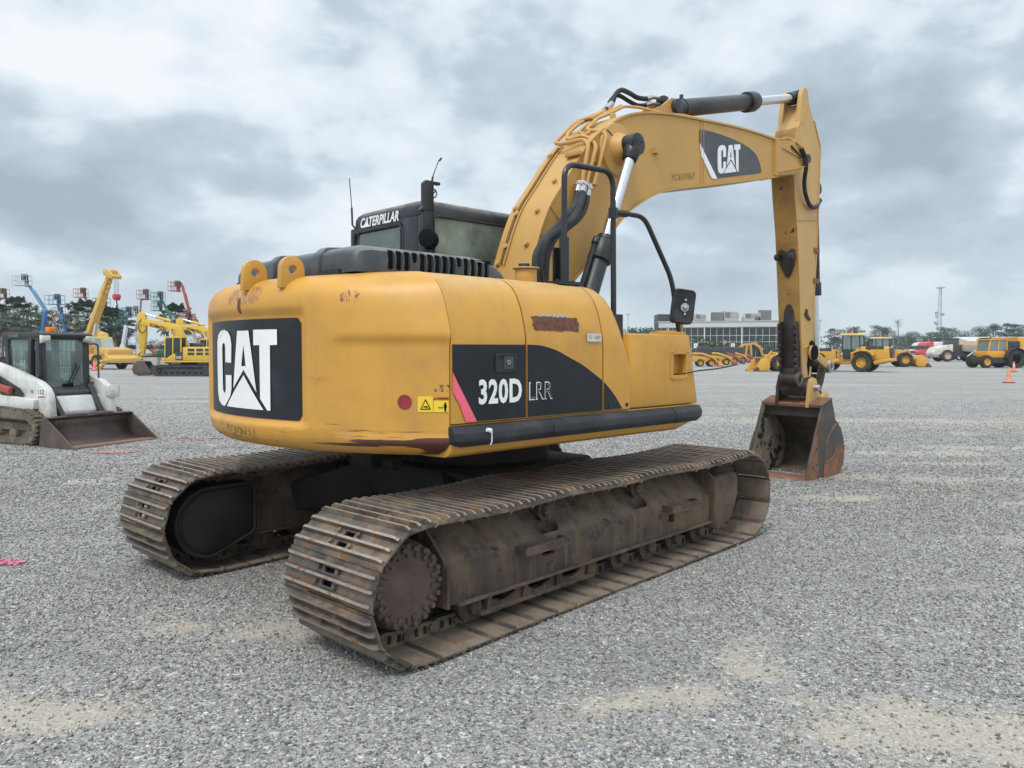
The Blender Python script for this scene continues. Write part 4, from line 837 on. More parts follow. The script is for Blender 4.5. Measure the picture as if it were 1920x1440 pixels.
b = MB(); outl = [(-.15, 2.02), (-.145, 2.14), (-.115, 2.22), (-.08, 2.245), (-.045, 2.22), (-.01, 2.14), (.0, 2.02), (.045, 2.0), (.052, 1.33), (-.21, 1.33), (-.205, 2.0)]
b.loft([[(rx(z)-t, y, z) for y, z in outl] for t in (-.01, .022)])
for y0, y1 in ((-.20, -.165), (.012, .047)):
    prof_ = [(0, 2.02)]; 
    for i in range(7):
        z = 1.96-i*.09; prof_ += [(.075, z+.03), (.085, z), (.075, z-.03), (.05, z-.045)]
    prof_ += [(.06, 1.34), (0, 1.34)]
    b.loft([[(rx(z)-.02-t, y, z) for t, z in prof_] for y in (y0, y1)])
b.cyl((rx(1.25)-.055, SR+.02, 1.265), (rx(1.25)-.055, SL_-.02, 1.265), .085, n=24); b.box(rx(1.25)-.06, rx(1.25)+.06, SR+.015, SL_-.015, 1.12, 1.36)
b.loft([[(rx(1.4)-.02, SR+.0, 1.42), (rx(1.4)-.02, SL_, 1.42), (rx(1.4)+.1, SL_, 1.42), (rx(1.4)+.1, SR, 1.42)], [(rx(1.2)-.10, SR+.015, 1.25), (rx(1.2)-.10, SL_-.015, 1.25), (rx(1.2)+.1, SL_-.015, 1.25), (rx(1.2)+.1, SR+.015, 1.25)]])
b.mat(1)
for y in (-.183, .03):
    for i in range(6): z = 1.92-i*.105; b.cyl((rx(z)-.09, y, z), (rx(z)-.108, y, z), .013, n=8)
TM = b.build('thumb_mount', [brn, pipe], ST, bevel=.006)
b = MB(); b.lathe([(.095, 0), (.095, .03), (.06, .032), (.055, .005), (.045, -.02), (.005, -.02)], (rx(1.25)-.055, SR+.02, 1.265), (0, -1, 0), 24); b.build('boss', rustm, TM)
b = MB(); b.cyl((5.63, YC-.19, 1.155), (5.63, YC+.18, 1.155), .11, n=24); b.prism([(5.50, 1.28), (5.78, 1.30), (5.74, 1.05), (5.53, 1.05)], SR-.012, SL_+.012); b.build('stick_foot', brn, ST, bevel=.01)
b = MB(); b.prism([(5.66, 1.60), (5.68, 1.73), (5.74, 1.78), (5.80, 1.76), (5.82, 1.62), (5.79, 1.45), (5.70, 1.42), (5.67, 1.30), (5.63, 1.45)], SR-.012, SL_+.012); b.build('grease_stain_plate', ink, ST, bevel=.01)
b = MB(); b.tube(catmull([(4.40, -.27, 4.165), (4.75, -.25, 4.20), (4.93, -.25, 4.25), (4.99, -.34, 4.19), (5.08, -.36, 4.13)], 6), .013, 8); b.build('hydraulic_pipe', yel_boom, BOOM)
b = MB(); b.tube(catmull([(4.85, -.345, 4.12), (5.02, -.36, 4.04), (5.13, -.37, 4.0), (5.2, -.36, 3.92)], 6), .012, 6); b.tube(catmull([(5.08, -.36, 4.13), (5.17, -.365, 4.04), (5.22, -.36, 3.93), (5.28, -.31, 3.76), (5.38, -.285, 3.61), (5.56, -.265, 3.50), (5.78, -.24, 3.52), (5.92, -.20, 3.58), (6.10, -.15, 3.66)], 8), .026, 10); b.build('stick_hose', rub, ST)
b = MB(); b.tube(fillet([(6.10, -.15, 3.66), (6.14, -.12, 3.70), (6.12, -.10, 3.5), (6.10, -.10, 2.80), (6.17, -.10, 2.60), (6.17, -.10, 2.42), (6.02, -.10, 2.42)], .05), .016, 8); b.box(5.80, 5.93, -.20, -.10, 2.90, 2.97); b.build('stick_pipe', brn, ST)
for z in (2.93, 2.53): b = MB(); b.box(5.77, 5.91, SR-.02, SR+.03, z, z+.06); b.build('pipe_clip', rust_or, ST)
b = MB(); b.prism([(5.53, 2.12), (5.56, 2.18), (5.60, 2.17), (5.60, 2.11), (5.69, 2.05), (5.66, 2.03), (5.54, 2.09)], SR-.02, SR-.002); b.build('weld_tab', brn, ST)

# ---- bucket cylinder and linkage
p0 = Vector((6.0, YC, 3.80)); p1 = Vector((6.19, YC, 1.42)); d = (p1-p0).normalized()
b = MB(); b.cyl(p0, p0+d*1.30, .078, n=24); b.cyl(p0+d*1.24, p0+d*1.42, .095, n=24); b.cyl(p0+Vector((0, -.1, 0)), p0+Vector((0, .1, 0)), .08, n=18); b.bar(p0+d*.05+Vector((-.15, 0, 0)), p0+d*.2+Vector((.0, 0, 0)), .16, .12)
BC = b.build('bucket_cylinder', cylblk, EX, bevel=.006)
b = MB(); b.cyl(p0+d*1.38, p1-d*.08, .056, n=24); b.build('rod', chrome, BC)
b = MB(); b.cyl(p1+Vector((0, -.07, 0)), p1+Vector((0, .07, 0)), .085, n=24); b.build('rod_end', drk, BC)
for y in (SR-.055, SL_+.015):
    b = MB(); b.cyl((5.72, y, 1.615), (5.72, y+.04, 1.615), .095, n=24); b.cyl((6.19, y, 1.42), (6.19, y+.04, 1.42), .085, n=24)
    b.loft([[(5.72, y, 1.56), (5.72, y+.04, 1.56), (5.72, y+.04, 1.68), (5.72, y, 1.68)], [(6.19, y, 1.36), (6.19, y+.04, 1.36), (6.19, y+.04, 1.475), (6.19, y, 1.475)]])
    k_ = b.build('idler_link', yel_arm, EX, bevel=.008)
    b = MB(); yy = y-.012 if y < 0 else y+.04; b.cyl((5.72, yy, 1.615), (5.72, yy+.012, 1.615), .10, n=22); b.build('link_cap', ink, k_)
    b = MB(); b.lathe([(.085, 0), (.085, .05), (.05, .052), (.045, .02), (.003, .02)], (6.19, y+.02, 1.42), (0, -1 if y < 0 else 1, 0), 24); b.build('link_pin', steel, k_)
b = MB()
for y in (YC-.12, YC+.07): b.loft([[(6.11, y, 1.44), (6.27, y, 1.38), (6.27, y+.05, 1.38), (6.11, y+.05, 1.44)], [(6.05, y, 1.25), (6.20, y, 1.22), (6.20, y+.05, 1.22), (6.05, y+.05, 1.25)], [(5.93, y, 1.08), (6.07, y, 1.02), (6.07, y+.05, 1.02), (5.93, y+.05, 1.08)]])
b.box(6.0, 6.2, YC-.1, YC+.1, 1.15, 1.32); b.cyl((6.0, YC-.15, 1.05), (6.0, YC+.15, 1.05), .08, n=20); b.build('bucket_link', brn, EX, bevel=.01)
# ---- bucket
BR, BL = -.50, .34
back = cat2([(5.50, .925), (5.64, .965), (5.77, 1.0), (5.87, .80), (5.95, .69), (6.08, .59), (6.16, .42), (6.165, .25), (6.11, .10), (5.98, .02), (5.57, -.01), (5.10, .0)], 4)
inner = []
for i, p in enumerate(back):
    a_ = Vector(back[max(i-1, 0)]); c_ = Vector(back[min(i+1, len(back)-1)]); t = (c_-a_).normalized(); inner.append((p[0]-t.y*-1*.0+t.y*.03, p[1]-t.x*.03))
side_pts = [(5.50, .925), (5.77, 1.005), (5.89, .73), (5.96, .69), (6.07, .60), (6.15, .45), (6.17, .30), (6.14, .15), (6.06, .05), (5.95, .0), (5.57, -.015), (5.14, -.012), (5.09, .02), (5.10, .12), (5.31, .55)]
b = MB(); b.prism(side_pts, BR, BR+.028); b.prism(side_pts, BL-.028, BL)
b.mat(1)
b.prism([(5.93, .02), (5.57, -.018), (5.14, -.015), (5.085, .02), (5.095, .13), (5.31, .56), (5.36, .54), (5.35, .38), (5.40, .0)], BR-.012, BR-.001); b.prism([(5.14, -.012), (5.085, .02), (5.095, .13), (5.31, .56), (5.36, .54), (5.35, .38), (5.40, .0)], BL+.001, BL+.012)
b.prism([(5.55, .0), (5.55, .20), (5.70, .215), (5.80, .235), (5.88, .29), (5.95, .375), (6.17, .36), (6.17, .30), (6.14, .15), (6.06, .05), (5.95, .0)], BR-.010, BR-.001)
b.mat(0); b.prism([(5.56, .22), (5.72, .23), (5.80, .25), (5.88, .305), (5.94, .39), (6.15, .40), (6.13, .47), (6.06, .58), (5.96, .68), (5.85, .66), (5.70, .55), (5.60, .42), (5.55, .30)], BR-.008, BR-.001)
b.mat(1); b.tube([(5.55, BR-.008, .205), (5.70, BR-.008, .22), (5.80, BR-.008, .24), (5.88, BR-.008, .295), (5.95, BR-.008, .38), (6.16, BR-.008, .37)], .012, 6); b.tube([(5.60, BR-.004, .42), (5.70, BR-.004, .55), (5.85, BR-.004, .66), (5.95, BR-.004, .695)], .009, 6)
BK = b.build('bucket', [bkt_out, rust_or], EX, smooth=30)
b = MB(); b.loft([[(x, y, z) for x, z in back] for y in (BR+.02, BL-.02)], closed=False, caps=False); sh = b.build('bucket_shell', bkt_back, BK, smooth=60); so_ = sh.modifiers.new('s', 'SOLIDIFY'); so_.thickness = .022; so_.offset = 0
b = MB(); b.prism([(p[0], p[1]) for p in side_pts[:1]+[(5.74, .955), (5.86, .72), (6.04, .58), (6.13, .44), (6.14, .28), (6.08, .10), (5.95, .03), (5.57, .012), (5.14, .02), (5.12, .12), (5.33, .55)]], BL-.034, BL-.0285); b.prism([(5.16, .04), (5.5, .03), (5.9, .05), (6.05, .12), (6.10, .3), (6.06, .5), (5.85, .55), (5.6, .45)], BL-.040, BL-.0335); b.build('inner_side', bkt_in, BK, smooth=0)
b = MB(); b.prism([(5.08, -.03), (5.08, .025), (5.20, .045), (5.34, .045), (5.34, .0), (5.2, -.03)], BR+.0, BL-.0); 
b.prism([(5.02, -.035), (5.02, .01), (5.09, .025), (5.09, -.03)], BR+.02, BR+.30); b.prism([(5.03, -.035), (5.03, .005), (5.09, .02), (5.09, -.03)], BR+.36, BR+.56)
b.build('cutting_edge', rust_or, BK, bevel=.012)
b = MB(); b.box(5.55, 5.58, BR+.03, BL-.03, .78, .915); b.build('lip_plate', brn, BK)
b = MB(); b.box(5.50, 5.60, BR+.02, BL-.02, .905, .93); b.prism([(5.49, .93), (5.77, 1.01), (5.78, 1.03), (5.50, .955)], BR-.005, BL+.005); b.build('top_plate', rust_or, BK, bevel=.008)
for y in (YC-.235, YC+.185):
    b = MB(); b.prism([(5.485, .90), (5.525, 1.20), (5.56, 1.265), (5.64, 1.29), (5.72, 1.265), (5.765, 1.18), (5.80, 1.09), (5.90, 1.03), (6.02, 1.10), (6.09, 1.05), (6.05, .96), (5.90, .80), (5.7, .93)], y, y+.045); b.build('bucket_ear', yel_arm if y < -.2 else brn, BK, bevel=.008)
b = MB(); b.cyl((5.66, YC-.30, 1.155), (5.66, YC+.29, 1.155), .042, n=20); b.build('bucket_pin', steel, BK, bevel=.004)
b = MB(); 
for x, z in ((5.31, .40), (5.33, .20), (5.22, .16)): b.cyl((x, BR-.0125, z), (x, BR-.014, z), .013, n=10)
b.build('bolt_hole', ink, BK)
# ---------------------------------------------------------------- loose crushed stone lying on the near part of the yard
import numpy as np
def stones():
    rs = np.random.RandomState(5)
    phi = (1+5**.5)/2
    V = np.array([(-1, phi, 0), (1, phi, 0), (-1, -phi, 0), (1, -phi, 0), (0, -1, phi), (0, 1, phi), (0, -1, -phi), (0, 1, -phi), (phi, 0, -1), (phi, 0, 1), (-phi, 0, -1), (-phi, 0, 1)])
    V /= np.linalg.norm(V[0])
    T = np.array([(0,11,5),(0,5,1),(0,1,7),(0,7,10),(0,10,11),(1,5,9),(5,11,4),(11,10,2),(10,7,6),(7,1,8),(3,9,4),(3,4,2),(3,2,6),(3,6,8),(3,8,9),(4,9,5),(2,4,11),(6,2,10),(8,6,7),(9,8,1)])
    n = 1000000; x = rs.uniform(-11.5, 11.5, n); y = rs.uniform(2.3, 17.5, n)
    keep = (np.abs(x) < .70*y+1.2) & (rs.rand(n) < np.clip((11.5-y)/6., 0, 1)*.62+.16*np.clip((17.5-y)/6, 0, 1))
    n2 = 130000; x2 = rs.uniform(-18, 18, n2); y2 = rs.uniform(10, 27, n2); k3 = (np.abs(x2) < .70*y2+1.2) & (rs.rand(n2) < np.clip((27-y2)/14, 0, 1)*np.clip((y2-10)/5, 0, 1))
    x = np.concatenate([x[keep], x2[k3]]); y = np.concatenate([y[keep], y2[k3]]); keep = slice(None)
    f = np.array([dirt(a, b) for a, b in zip(x[keep], y[keep])])
    x = x[keep]; y = y[keep]; k2 = rs.rand(len(x)) < np.clip(1.05-f*1.0, .22, 1); x = x[k2]; y = y[k2]; f = f[k2]; n = len(x)
    s = (.0036+.0056*rs.rand(n)**2)*np.clip(y/6.5, .95, 1.45)
    q = rs.normal(size=(n, 4)); q /= np.linalg.norm(q, axis=1)[:, None]; a, b, c, d = q.T
    R = np.stack([1-2*(c*c+d*d), 2*(b*c-a*d), 2*(b*d+a*c), 2*(b*c+a*d), 1-2*(b*b+d*d), 2*(c*d-a*b), 2*(b*d-a*c), 2*(c*d+a*b), 1-2*(b*b+c*c)], 1).reshape(n, 3, 3)
    ax = np.stack([1.25+.4*rs.rand(n), .9+.2*rs.rand(n), .6+.2*rs.rand(n)], 1)
    P = V[None]*(1+.22*rs.normal(size=(n, 12, 1)).clip(-1, 1))*ax[:, None]*s[:, None, None]
    P = np.einsum('nij,nkj->nki', R, P); P[:, :, 2] *= .8
    gzv = np.array([gz(i, j) for i, j in zip(x, y)])
    P += np.stack([x, y, gzv+s*.25+.5*s*rs.rand(n)], 1)[:, None]
    F_ = (T[None]+(np.arange(n)*12)[:, None, None]).reshape(-1, 3)
    me = bpy.data.meshes.new('gravel_stones'); me.vertices.add(n*12); me.vertices.foreach_set('co', P.astype(np.float32).ravel())
    me.loops.add(F_.size); me.loops.foreach_set('vertex_index', F_.astype(np.int32).ravel())
    me.polygons.add(len(F_)); me.polygons.foreach_set('loop_start', np.arange(0, F_.size, 3, dtype=np.int32)); me.update(calc_edges=True)
    g = rs.rand(n); shade = np.where(g < .94, .12+.25*rs.rand(n)**1.2, .38+.2*rs.rand(n)); warm = np.clip(.5+rs.normal(size=n)*.5+.25+f*.6, 0, 1.5)
    C = np.stack([shade*(.97+.10*warm), shade*(.985+.03*warm), shade*(1.01-.12*warm), np.ones(n)], 1)
    at_ = me.attributes.new('stone', 'FLOAT_COLOR', 'POINT'); at_.data.foreach_set('color', np.repeat(C, 12, 0).astype(np.float32).ravel())
    m = bpy.data.materials.new('crushed stone'); m.use_nodes = True; nt = m.node_tree; b_ = nt.nodes['Principled BSDF']
    an = N(nt, 'ShaderNodeAttribute', attribute_name='stone'); lk(nt, an.outputs['Color'], b_.inputs['Base Color']); b_.inputs['Roughness'].default_value = .75; b_.inputs['Specular IOR Level'].default_value = .3
    me.materials.append(m)
    o = bpy.data.objects.new('gravel_stones', me); COL.objects.link(o); tag(o, 'loose grey crushed stone lying over the near ground', kind='stuff')
    print('stones', n)
stones()
# ---------------------------------------------------------------- yard machines: shared pieces
wht = M('white machine paint', (.60, .60, .58), .45, var=.06, dirt=(.36, .30, .21), ds=3, dt=(.47, .70), da=.65, streak=.35, sdir=(16, 16, 2), rust=(.16, .12, .085), rs=16, rt=(.66, .69))
tyre = M('tyre rubber', (.022, .022, .023), .8, var=.3, vs=6, dirt=(.12, .11, .095), ds=4, dt=(.4, .75), da=.7, spec=.25)
lyel = M('yard machine yellow', (.56, .30, .035), .45, var=.06, dirt=(.36, .23, .07), ds=2, dt=(.5, .8), da=.45)
kyel = M('bright yellow', (.60, .38, .04), .42, var=.05, dirt=(.40, .28, .07), ds=2, dt=(.52, .8), da=.35)
cyel = M('crane yellow', (.58, .36, .085), .5, var=.06, dirt=(.40, .28, .11), ds=1.5, dt=(.5, .8), da=.45)
oyel = M('orange yellow', (.66, .30, .02), .45, var=.05, dirt=(.36, .17, .05), ds=2, dt=(.52, .8), da=.4)
dgry = M('dark machine grey', (.028, .029, .032), .55, var=.2, dirt=(.10, .095, .085), ds=3, dt=(.45, .75), da=.6)
mgry = M('grey machine paint', (.22, .22, .22), .55, var=.1, dirt=(.15, .13, .11), ds=3, dt=(.5, .75), da=.5)
dglass = glass('machine glass', (.30, .42, .38), (.20, .26, .24), .30, .16); lglass = glass('pale teal glass', (.55, .72, .67), (.30, .40, .37), .30, .10)
bktbrn = M('brown bucket', (.075, .052, .044), .6, metal=.1, var=.2, vs=3, dirt=(.15, .125, .10), ds=2.5, dt=(.45, .7), da=.7, rust=(.12, .055, .03), rs=6, rt=(.6, .7), bump=.15)
mudtrk = M('muddy rubber track', (.105, .088, .068), .85, var=.3, vs=6, dirt=(.19, .155, .115), ds=5, dt=(.42, .62), da=.9, bump=.3, bs=30)
amber = M('amber lens', (.85, .20, .01), .3, var=.05)
lens = M('lamp lens', (.60, .58, .50), .2, var=.15)
coneo = M('cone orange', (.85, .16, .05), .55, var=.08, dirt=(.5, .2, .12), ds=6, dt=(.55, .8), da=.5)
conep = M('faded cone pink', (.85, .13, .16), .55, var=.08)
conef = M('sun-faded cone', (.62, .24, .13), .6, var=.1, dirt=(.4, .25, .17), ds=6, dt=(.5, .8), da=.6)
redp = M('red machine paint', (.36, .07, .055), .45, var=.08)
pinkr = M('faded red paint', (.34, .17, .16), .5, var=.1)
tanp = M('faded boom paint', (.46, .36, .28), .55, var=.08)
bluep = M('blue lift paint', (.03, .13, .30), .45, var=.08)
bluel = M('pale blue lift paint', (.09, .24, .38), .45, var=.08)
grnp = M('green lift paint', (.025, .16, .10), .5, var=.1)
tealp = M('teal lift paint', (.04, .17, .18), .45, var=.1)
pale = M('pale grey paint', (.55, .57, .57), .5, var=.06)
conc = M('concrete', (.34, .33, .31), .85, var=.12, vs=1, dirt=(.2, .19, .17), ds=1.5, dt=(.48, .7), da=.6)

def wheel(parent, x, y, r, w, rimm, s=1, hub=.55, lugs=22):
    b = MB(); b.lathe([(r*hub, -w*.42), (r*.86, -w*.5), (r*.96, -w*.44), (r*.97, 0), (r*.96, w*.44), (r*.86, w*.5), (r*hub, w*.42)], (x, y, r), (0, 1, 0), 28, caps=False)
    for i in range(lugs):
        t = 2*pi*i/lugs
        for q in (-1, 1):
            c0 = Vector((x+.97*r*cos(t), y+q*w*.06, r+.97*r*sin(t))); t2 = t+q*.16; c1 = Vector((x+.95*r*cos(t2), y+q*w*.46, r+.95*r*sin(t2)))
            b.bar(c0, c1, r*.10, r*.09, (cos(t), 0, sin(t)))
    o = b.build('wheel', tyre, parent, smooth=30)
    b = MB(); b.lathe([(r*.02, s*w*.12), (r*.20, s*w*.12), (r*.24, s*w*.20), (r*.42, s*w*.10), (r*hub*.92, s*w*.34), (r*(hub+.03), s*w*.44), (r*(hub+.03), s*w*.40), (r*hub*.9, -s*w*.3), (r*.1, -s*w*.3)], (x, y, r), (0, 1, 0), 24)
    b.build('rim', rimm, o); return o
def cone(px, py, h, m, label, cat='traffic cone', base=dgry, stripes=0, group='traffic cones around the yard'):
    d = gy(py); t = thing('traffic_cone', label, cat, at(px, d), RND.random(), group)
    b = MB(); b.lathe([(h*.20, .04), (h*.19, .05), (h*.035, h), (h*.02, h)], (0, 0, 0), (0, 0, 1), 16); c_ = b.build('cone_body', m, t)
    b = MB(); b.prism(rrect(-h*.26, h*.26, -h*.26, h*.26, .04), 0, .045, 'z'); b.build('base', base, t)
    if stripes:
        b = MB()
        for z0, z1 in ((.55, .72), (.80, .88)): b.lathe([(lerp(.19, .035, z0)*h+.006, z0*h), (lerp(.19, .035, z1)*h+.006, z1*h)], (0, 0, 0), (0, 0, 1), 16, caps=False)
        b.build('reflective_band', pale, c_)
    return t

# ---------------------------------------------------------------- white compact track loader, left edge
CT = thing('compact_track_loader', 'white compact track loader with black cab and a low brown bucket', 'track loader', (-6.87, 13.3, 0), radians(-25.5))
b = MB()                                                            # bucket
prof = [(-.03, .0), (-.45, .0), (-.62, .02), (-.72, .09), (-.78, .20), (-.79, .34), (-.74, .47)]
b.loft([[(x, y, z) for x, z in prof] for y in (-.81, .81)], closed=False, caps=False); BK2 = b.build('bucket', bktbrn, CT, smooth=50); so_ = BK2.modifiers.new('s', 'SOLIDIFY'); so_.thickness = .025
for y in (-.835, .805): b = MB(); b.prism([(-.86, -.0), (-.03, .0), (.0, .02), (-.68, .48), (-.75, .49), (-.80, .40)], y, y+.03); b.build('side_plate', bktbrn, BK2)
b = MB(); b.prism([(-.74, .44), (-.70, .44), (-.64, .485), (-.76, .50)], -.82, .82); b.build('top_rail', bktbrn, BK2)
b = MB(); b.prism([(-.20, .003), (.01, .003), (.01, .022), (-.20, .03)], -.83, .83); b.build('cutting_edge', M('worn edge', (.30, .17, .12), .5, metal=.3, dirt=(.15, .08, .05), ds=5), BK2)
for y in (-.45, .05): b = MB(); b.box(-.82, -.66, y, y+.38, .47, .525); b.build('hitch_step', bktbrn, BK2, bevel=.01)
b = MB()                                                            # body
b.prism([(-3.3, .35), (-1.05, .35), (-1.0, .55), (-1.12, .80), (-1.3, .86), (-3.3, 1.0)], -.52, .52)
b.prism([(-3.2, .58), (-1.35, .55), (-1.15, .62), (-1.12, .78), (-3.2, .92)], -.74, .74)
b.prism([(-3.6, .45), (-2.95, .45), (-2.9, 1.35), (-3.5, 1.35)], -.70, .70)
b.build('body', wht, CT, bevel=.02)
b = MB(); b.prism([(-1.08, .46), (-1.02, .50), (-1.10, .74), (-1.16, .74)], -.29, .29); NP = b.build('nose_plate', wht, CT, bevel=.012)
b = MB(); b.sheet(rrect(.10, .24, .62, .70, .01), lambda y, z: (-1.094+(.60-z)*.38, -y+.04, z)); b.sheet(rrect(-.16, -.02, .60, .68, .01), lambda y, z: (-1.094+(.60-z)*.38, -y, z)); b.build('sticker', lblm, NP, smooth=0)
b = MB(); b.box(-1.3, -.86, -.34, .34, .34, .46); b.build('hitch', dgry, CT, bevel=.02)
for s in (-1, 1):                                                   # lift arms
    b = MB(); ap = [(-3.5, 1.30), (-3.3, 1.48), (-2.8, 1.50), (-2.2, 1.38), (-1.62, 1.23), (-1.14, 1.08), (-.98, .98), (-.90, .86), (-.87, .66), (-.85, .42), (-.98, .38), (-1.10, .43), (-1.16, .62), (-1.33, .76), (-1.54, .82), (-1.9, .99), (-2.35, 1.17), (-2.8, 1.30), (-3.2, 1.18)]
    b.prism(ap, s*.645, s*.505); A_ = b.build('lift_arm', wht, CT, bevel=.010, smooth=28)
    b = MB(); b.cyl((-2.48, s*.665, 1.28), (-2.48, s*.50, 1.28), .09, n=20); b.build('pivot', mgry, A_, bevel=.004); b = MB(); b.cyl((-1.30, s*.655, .92), (-1.30, s*.64, .92), .03, n=14); b.build('pivot', mgry, A_)
    b = MB(); b.prism([(-2.32, .62), (-1.78, .62), (-1.85, .72), (-2.08, .80), (-2.2, 1.25), (-2.38, 1.25)], s*.72, s*.68); b.build('link', wht, CT, bevel=.02)
    b = MB(); b.bar((-1.28, s*.40, 1.0), (-.88, s*.38, .44), .10, .09); b.build('tilt_cylinder', dgry, CT, bevel=.02)
b = MB(); b.bar((-2.7, -.72, 1.08), (-1.78, -.72, .92), .08, .12); b.build('red_safety_bar', redp, CT, bevel=.01)
b = MB(); b.prism([(-2.7, 1.18), (-2.25, 1.20), (-1.62, .96), (-1.5, .84), (-2.7, .90)], -.66, -.60); b.build('engine_bay', dgry, CT)
b = MB(); letters(b, '132', lambda u, v: (-1.135+u, -.6535, .87+v), .085, width=.165, bold=.01); b.mat(1); b.sheet([(-1.15, .81), (-.95, .82), (-.95, .845), (-1.15, .835)], lambda x, z: (x, -.6535, z)); b.mat(2); b.sheet([(-1.165, .79), (-.935, .80), (-.945, .97), (-1.165, .97)], lambda x, z: (x, -.6495, z))
b.build('number_sticker', [ink, redp, white], CT, fix=False, smooth=0)
b = MB(); b.prism(rrect(-.12, .12, .0, .24, .05), -.03, .05, 'x'); b.mat(1); b.prism(rrect(-.085, .085, .03, .21, .04), .045, .06, 'x'); b.mat(0); b.move(lambda v: (-.90+v.x, .60+v.y, .76+v.z)); b.build('headlight', [wht, lens], CT, bevel=.008)
for s in (-1, 1):                                                   # rubber tracks
    b = MB(); n = 46; outer = []
    pts = [(-3.55, .06), (-1.25, .02), (-1.05, .06), (-.93, .20), (-.91, .36), (-1.0, .50), (-1.20, .58), (-1.9, .62), (-2.9, .66), (-3.5, .60), (-3.75, .40), (-3.72, .18)]
    path = [Vector((x, 0, z)) for x, z in pts]; path.append(path[0])
    b.prism(pts, s*.52, s*.86); acc = 0
    for i in range(len(path)-1):
        L = (path[i+1]-path[i]).length; d = (path[i+1]-path[i])/L; t = (-acc) % .085
        nrm = Vector((d.z, 0, -d.x))
        while t < L:
            p = path[i]+d*t+nrm*.012
            for q0, q1, o_ in ((.53, .68, 0), (.70, .85, .04)): b.bar(p+d*o_+Vector((0, s*q0, 0)), p+d*o_+Vector((0, s*q1, 0)), .05, .035, nrm)
            t += .085
        acc += L
    T_ = b.build('rubber_track', mudtrk, CT, smooth=30)
    c_ = MB(); c_.prism([(-3.4, .16), (-1.2, .12), (-1.02, .20), (-1.0, .34), (-1.15, .44), (-3.3, .50)], s*.70, s*1.0); cut(T_, c_)
    b = MB(); b.box(-3.3, -1.2, s*.66 if s < 0 else .55, s*.55 if s < 0 else .66, .2, .42); b.prism([(-2.3, .24), (-1.15, .24), (-1.10, .33), (-1.2, .37), (-2.3, .40)], s*.62, s*.76); b.build('track_frame', mudtrk, CT, bevel=.015)
    for i in range(5):
        b = MB(); b.lathe([(.05, -.06), (.10, -.05), (.10, .05), (.05, .06), (.03, .07)], (-3.0+i*.45, s*.74, .17), (0, 1, 0), 16); b.build('roller', mudtrk, CT)
# cab
b = MB()
def cpost(p, q, w=.09): b.bar(p, q, w, w, (0, 1, 0))
for s in (-1, 1):
    cpost((-1.42, s*.44, .86), (-1.40, s*.43, 1.86), .10); cpost((-2.25, s*.44, .9), (-2.28, s*.43, 1.86), .10); cpost((-1.66, s*.45, .9), (-1.60, s*.44, 1.86), .09)
    b.box(-2.3, -1.4, s*.47 if s < 0 else .40, s*.40 if s < 0 else .47, .84, 1.06) 
b.prism([(-2.36, 1.82), (-1.33, 1.82), (-1.24, 1.88), (-1.24, 1.92), (-1.34, 1.95), (-2.28, 1.955), (-2.38, 1.90)], -.48, .48)
b.prism([(-1.42, .84), (-1.16, .84), (-1.18, .90), (-1.34, .98), (-1.42, .98)], -.44, .44); b.box(-2.32, -2.26, -.44, .44, .9, 1.0)
b.prism([(-.42, 1.83), (-.42, .95), (-.30, .87), (.30, .87), (.42, .95), (.42, 1.83), (.36, 1.83), (.35, 1.0), (.26, .93), (-.26, .93), (-.35, 1.0), (-.36, 1.83)], -1.40, -1.33, 'x')
CC = b.build('cab', dgry, CT, bevel=.02)
b = MB(); b.sheet([(-.36, 1.82), (-.35, 1.0), (-.26, .93), (.26, .93), (.35, 1.0), (.36, 1.82)], lambda y, z: (-1.355, y, z)); b.build('windscreen', lglass, CC)
for s in (-1, 1): b = MB(); b.sheet([(-2.2, 1.04), (-1.68, 1.04), (-1.63, 1.82), (-2.22, 1.82)], lambda x, z: (x, s*.44, z)); b.build('side_window', lglass, CC)
for s in (-1, 1):                                                   # steel mesh behind the glass
    b = MB()
    for i in range(11): z = 1.34+i*.045; b.bar((-2.2, s*.41, z), (-1.66, s*.41, z), .006, .006)
    for i in range(13): x = -2.2+i*.045; b.bar((x, s*.41, 1.34), (x, s*.41, 1.82), .006, .006)
    b.build('mesh_screen', dgry, CC)
b = MB()
for i in range(13): z = 1.22+i*.048; b.bar((-2.25, -.38, z), (-2.25, .38, z), .006, .006)
for i in range(17): y = -.38+i*.0475; b.bar((-2.25, y, 1.2), (-2.25, y, 1.82), .006, .006)
b.build('rear_mesh_screen', dgry, CC)
b = MB(); b.prism([(-2.15, .9), (-1.75, .9), (-1.72, 1.12), (-2.0, 1.14), (-2.05, 1.62), (-2.17, 1.62)], -.24, .24); b.build('seat', ink, CC, bevel=.05)
for s in (-1, 1): b = MB(); b.loft([[(-1.30, s*.30, 1.78), (-1.30, s*.50, 1.74), (-1.30, s*.50, 1.90), (-1.30, s*.32, 1.90)], [(-1.225, s*.34, 1.82), (-1.235, s*.50, 1.77), (-1.235, s*.50, 1.89), (-1.225, s*.34, 1.89)]]); b.build('work_lamp', lens, CC, bevel=.015)
b = MB(); b.box(-1.72, -1.60, -.12, .0, 1.955, 2.05); b.build('beacon', amber, CC, bevel=.01)
b = MB(); b.prism(rrect(-.035, .035, -.13, .13, .03), -.02, .02); b.move(lambda v: (-1.31+v.x, -.52+v.y, 1.30+v.z)); b.build('side_mirror', dgry, CC)
b = MB(); b.tube(fillet([(-1.32, .46, 1.75), (-1.25, .58, 1.75), (-1.25, .58, 1.05), (-1.32, .46, 1.02)], .06), .015, 8); b.build('grab_bar', dgry, CC)
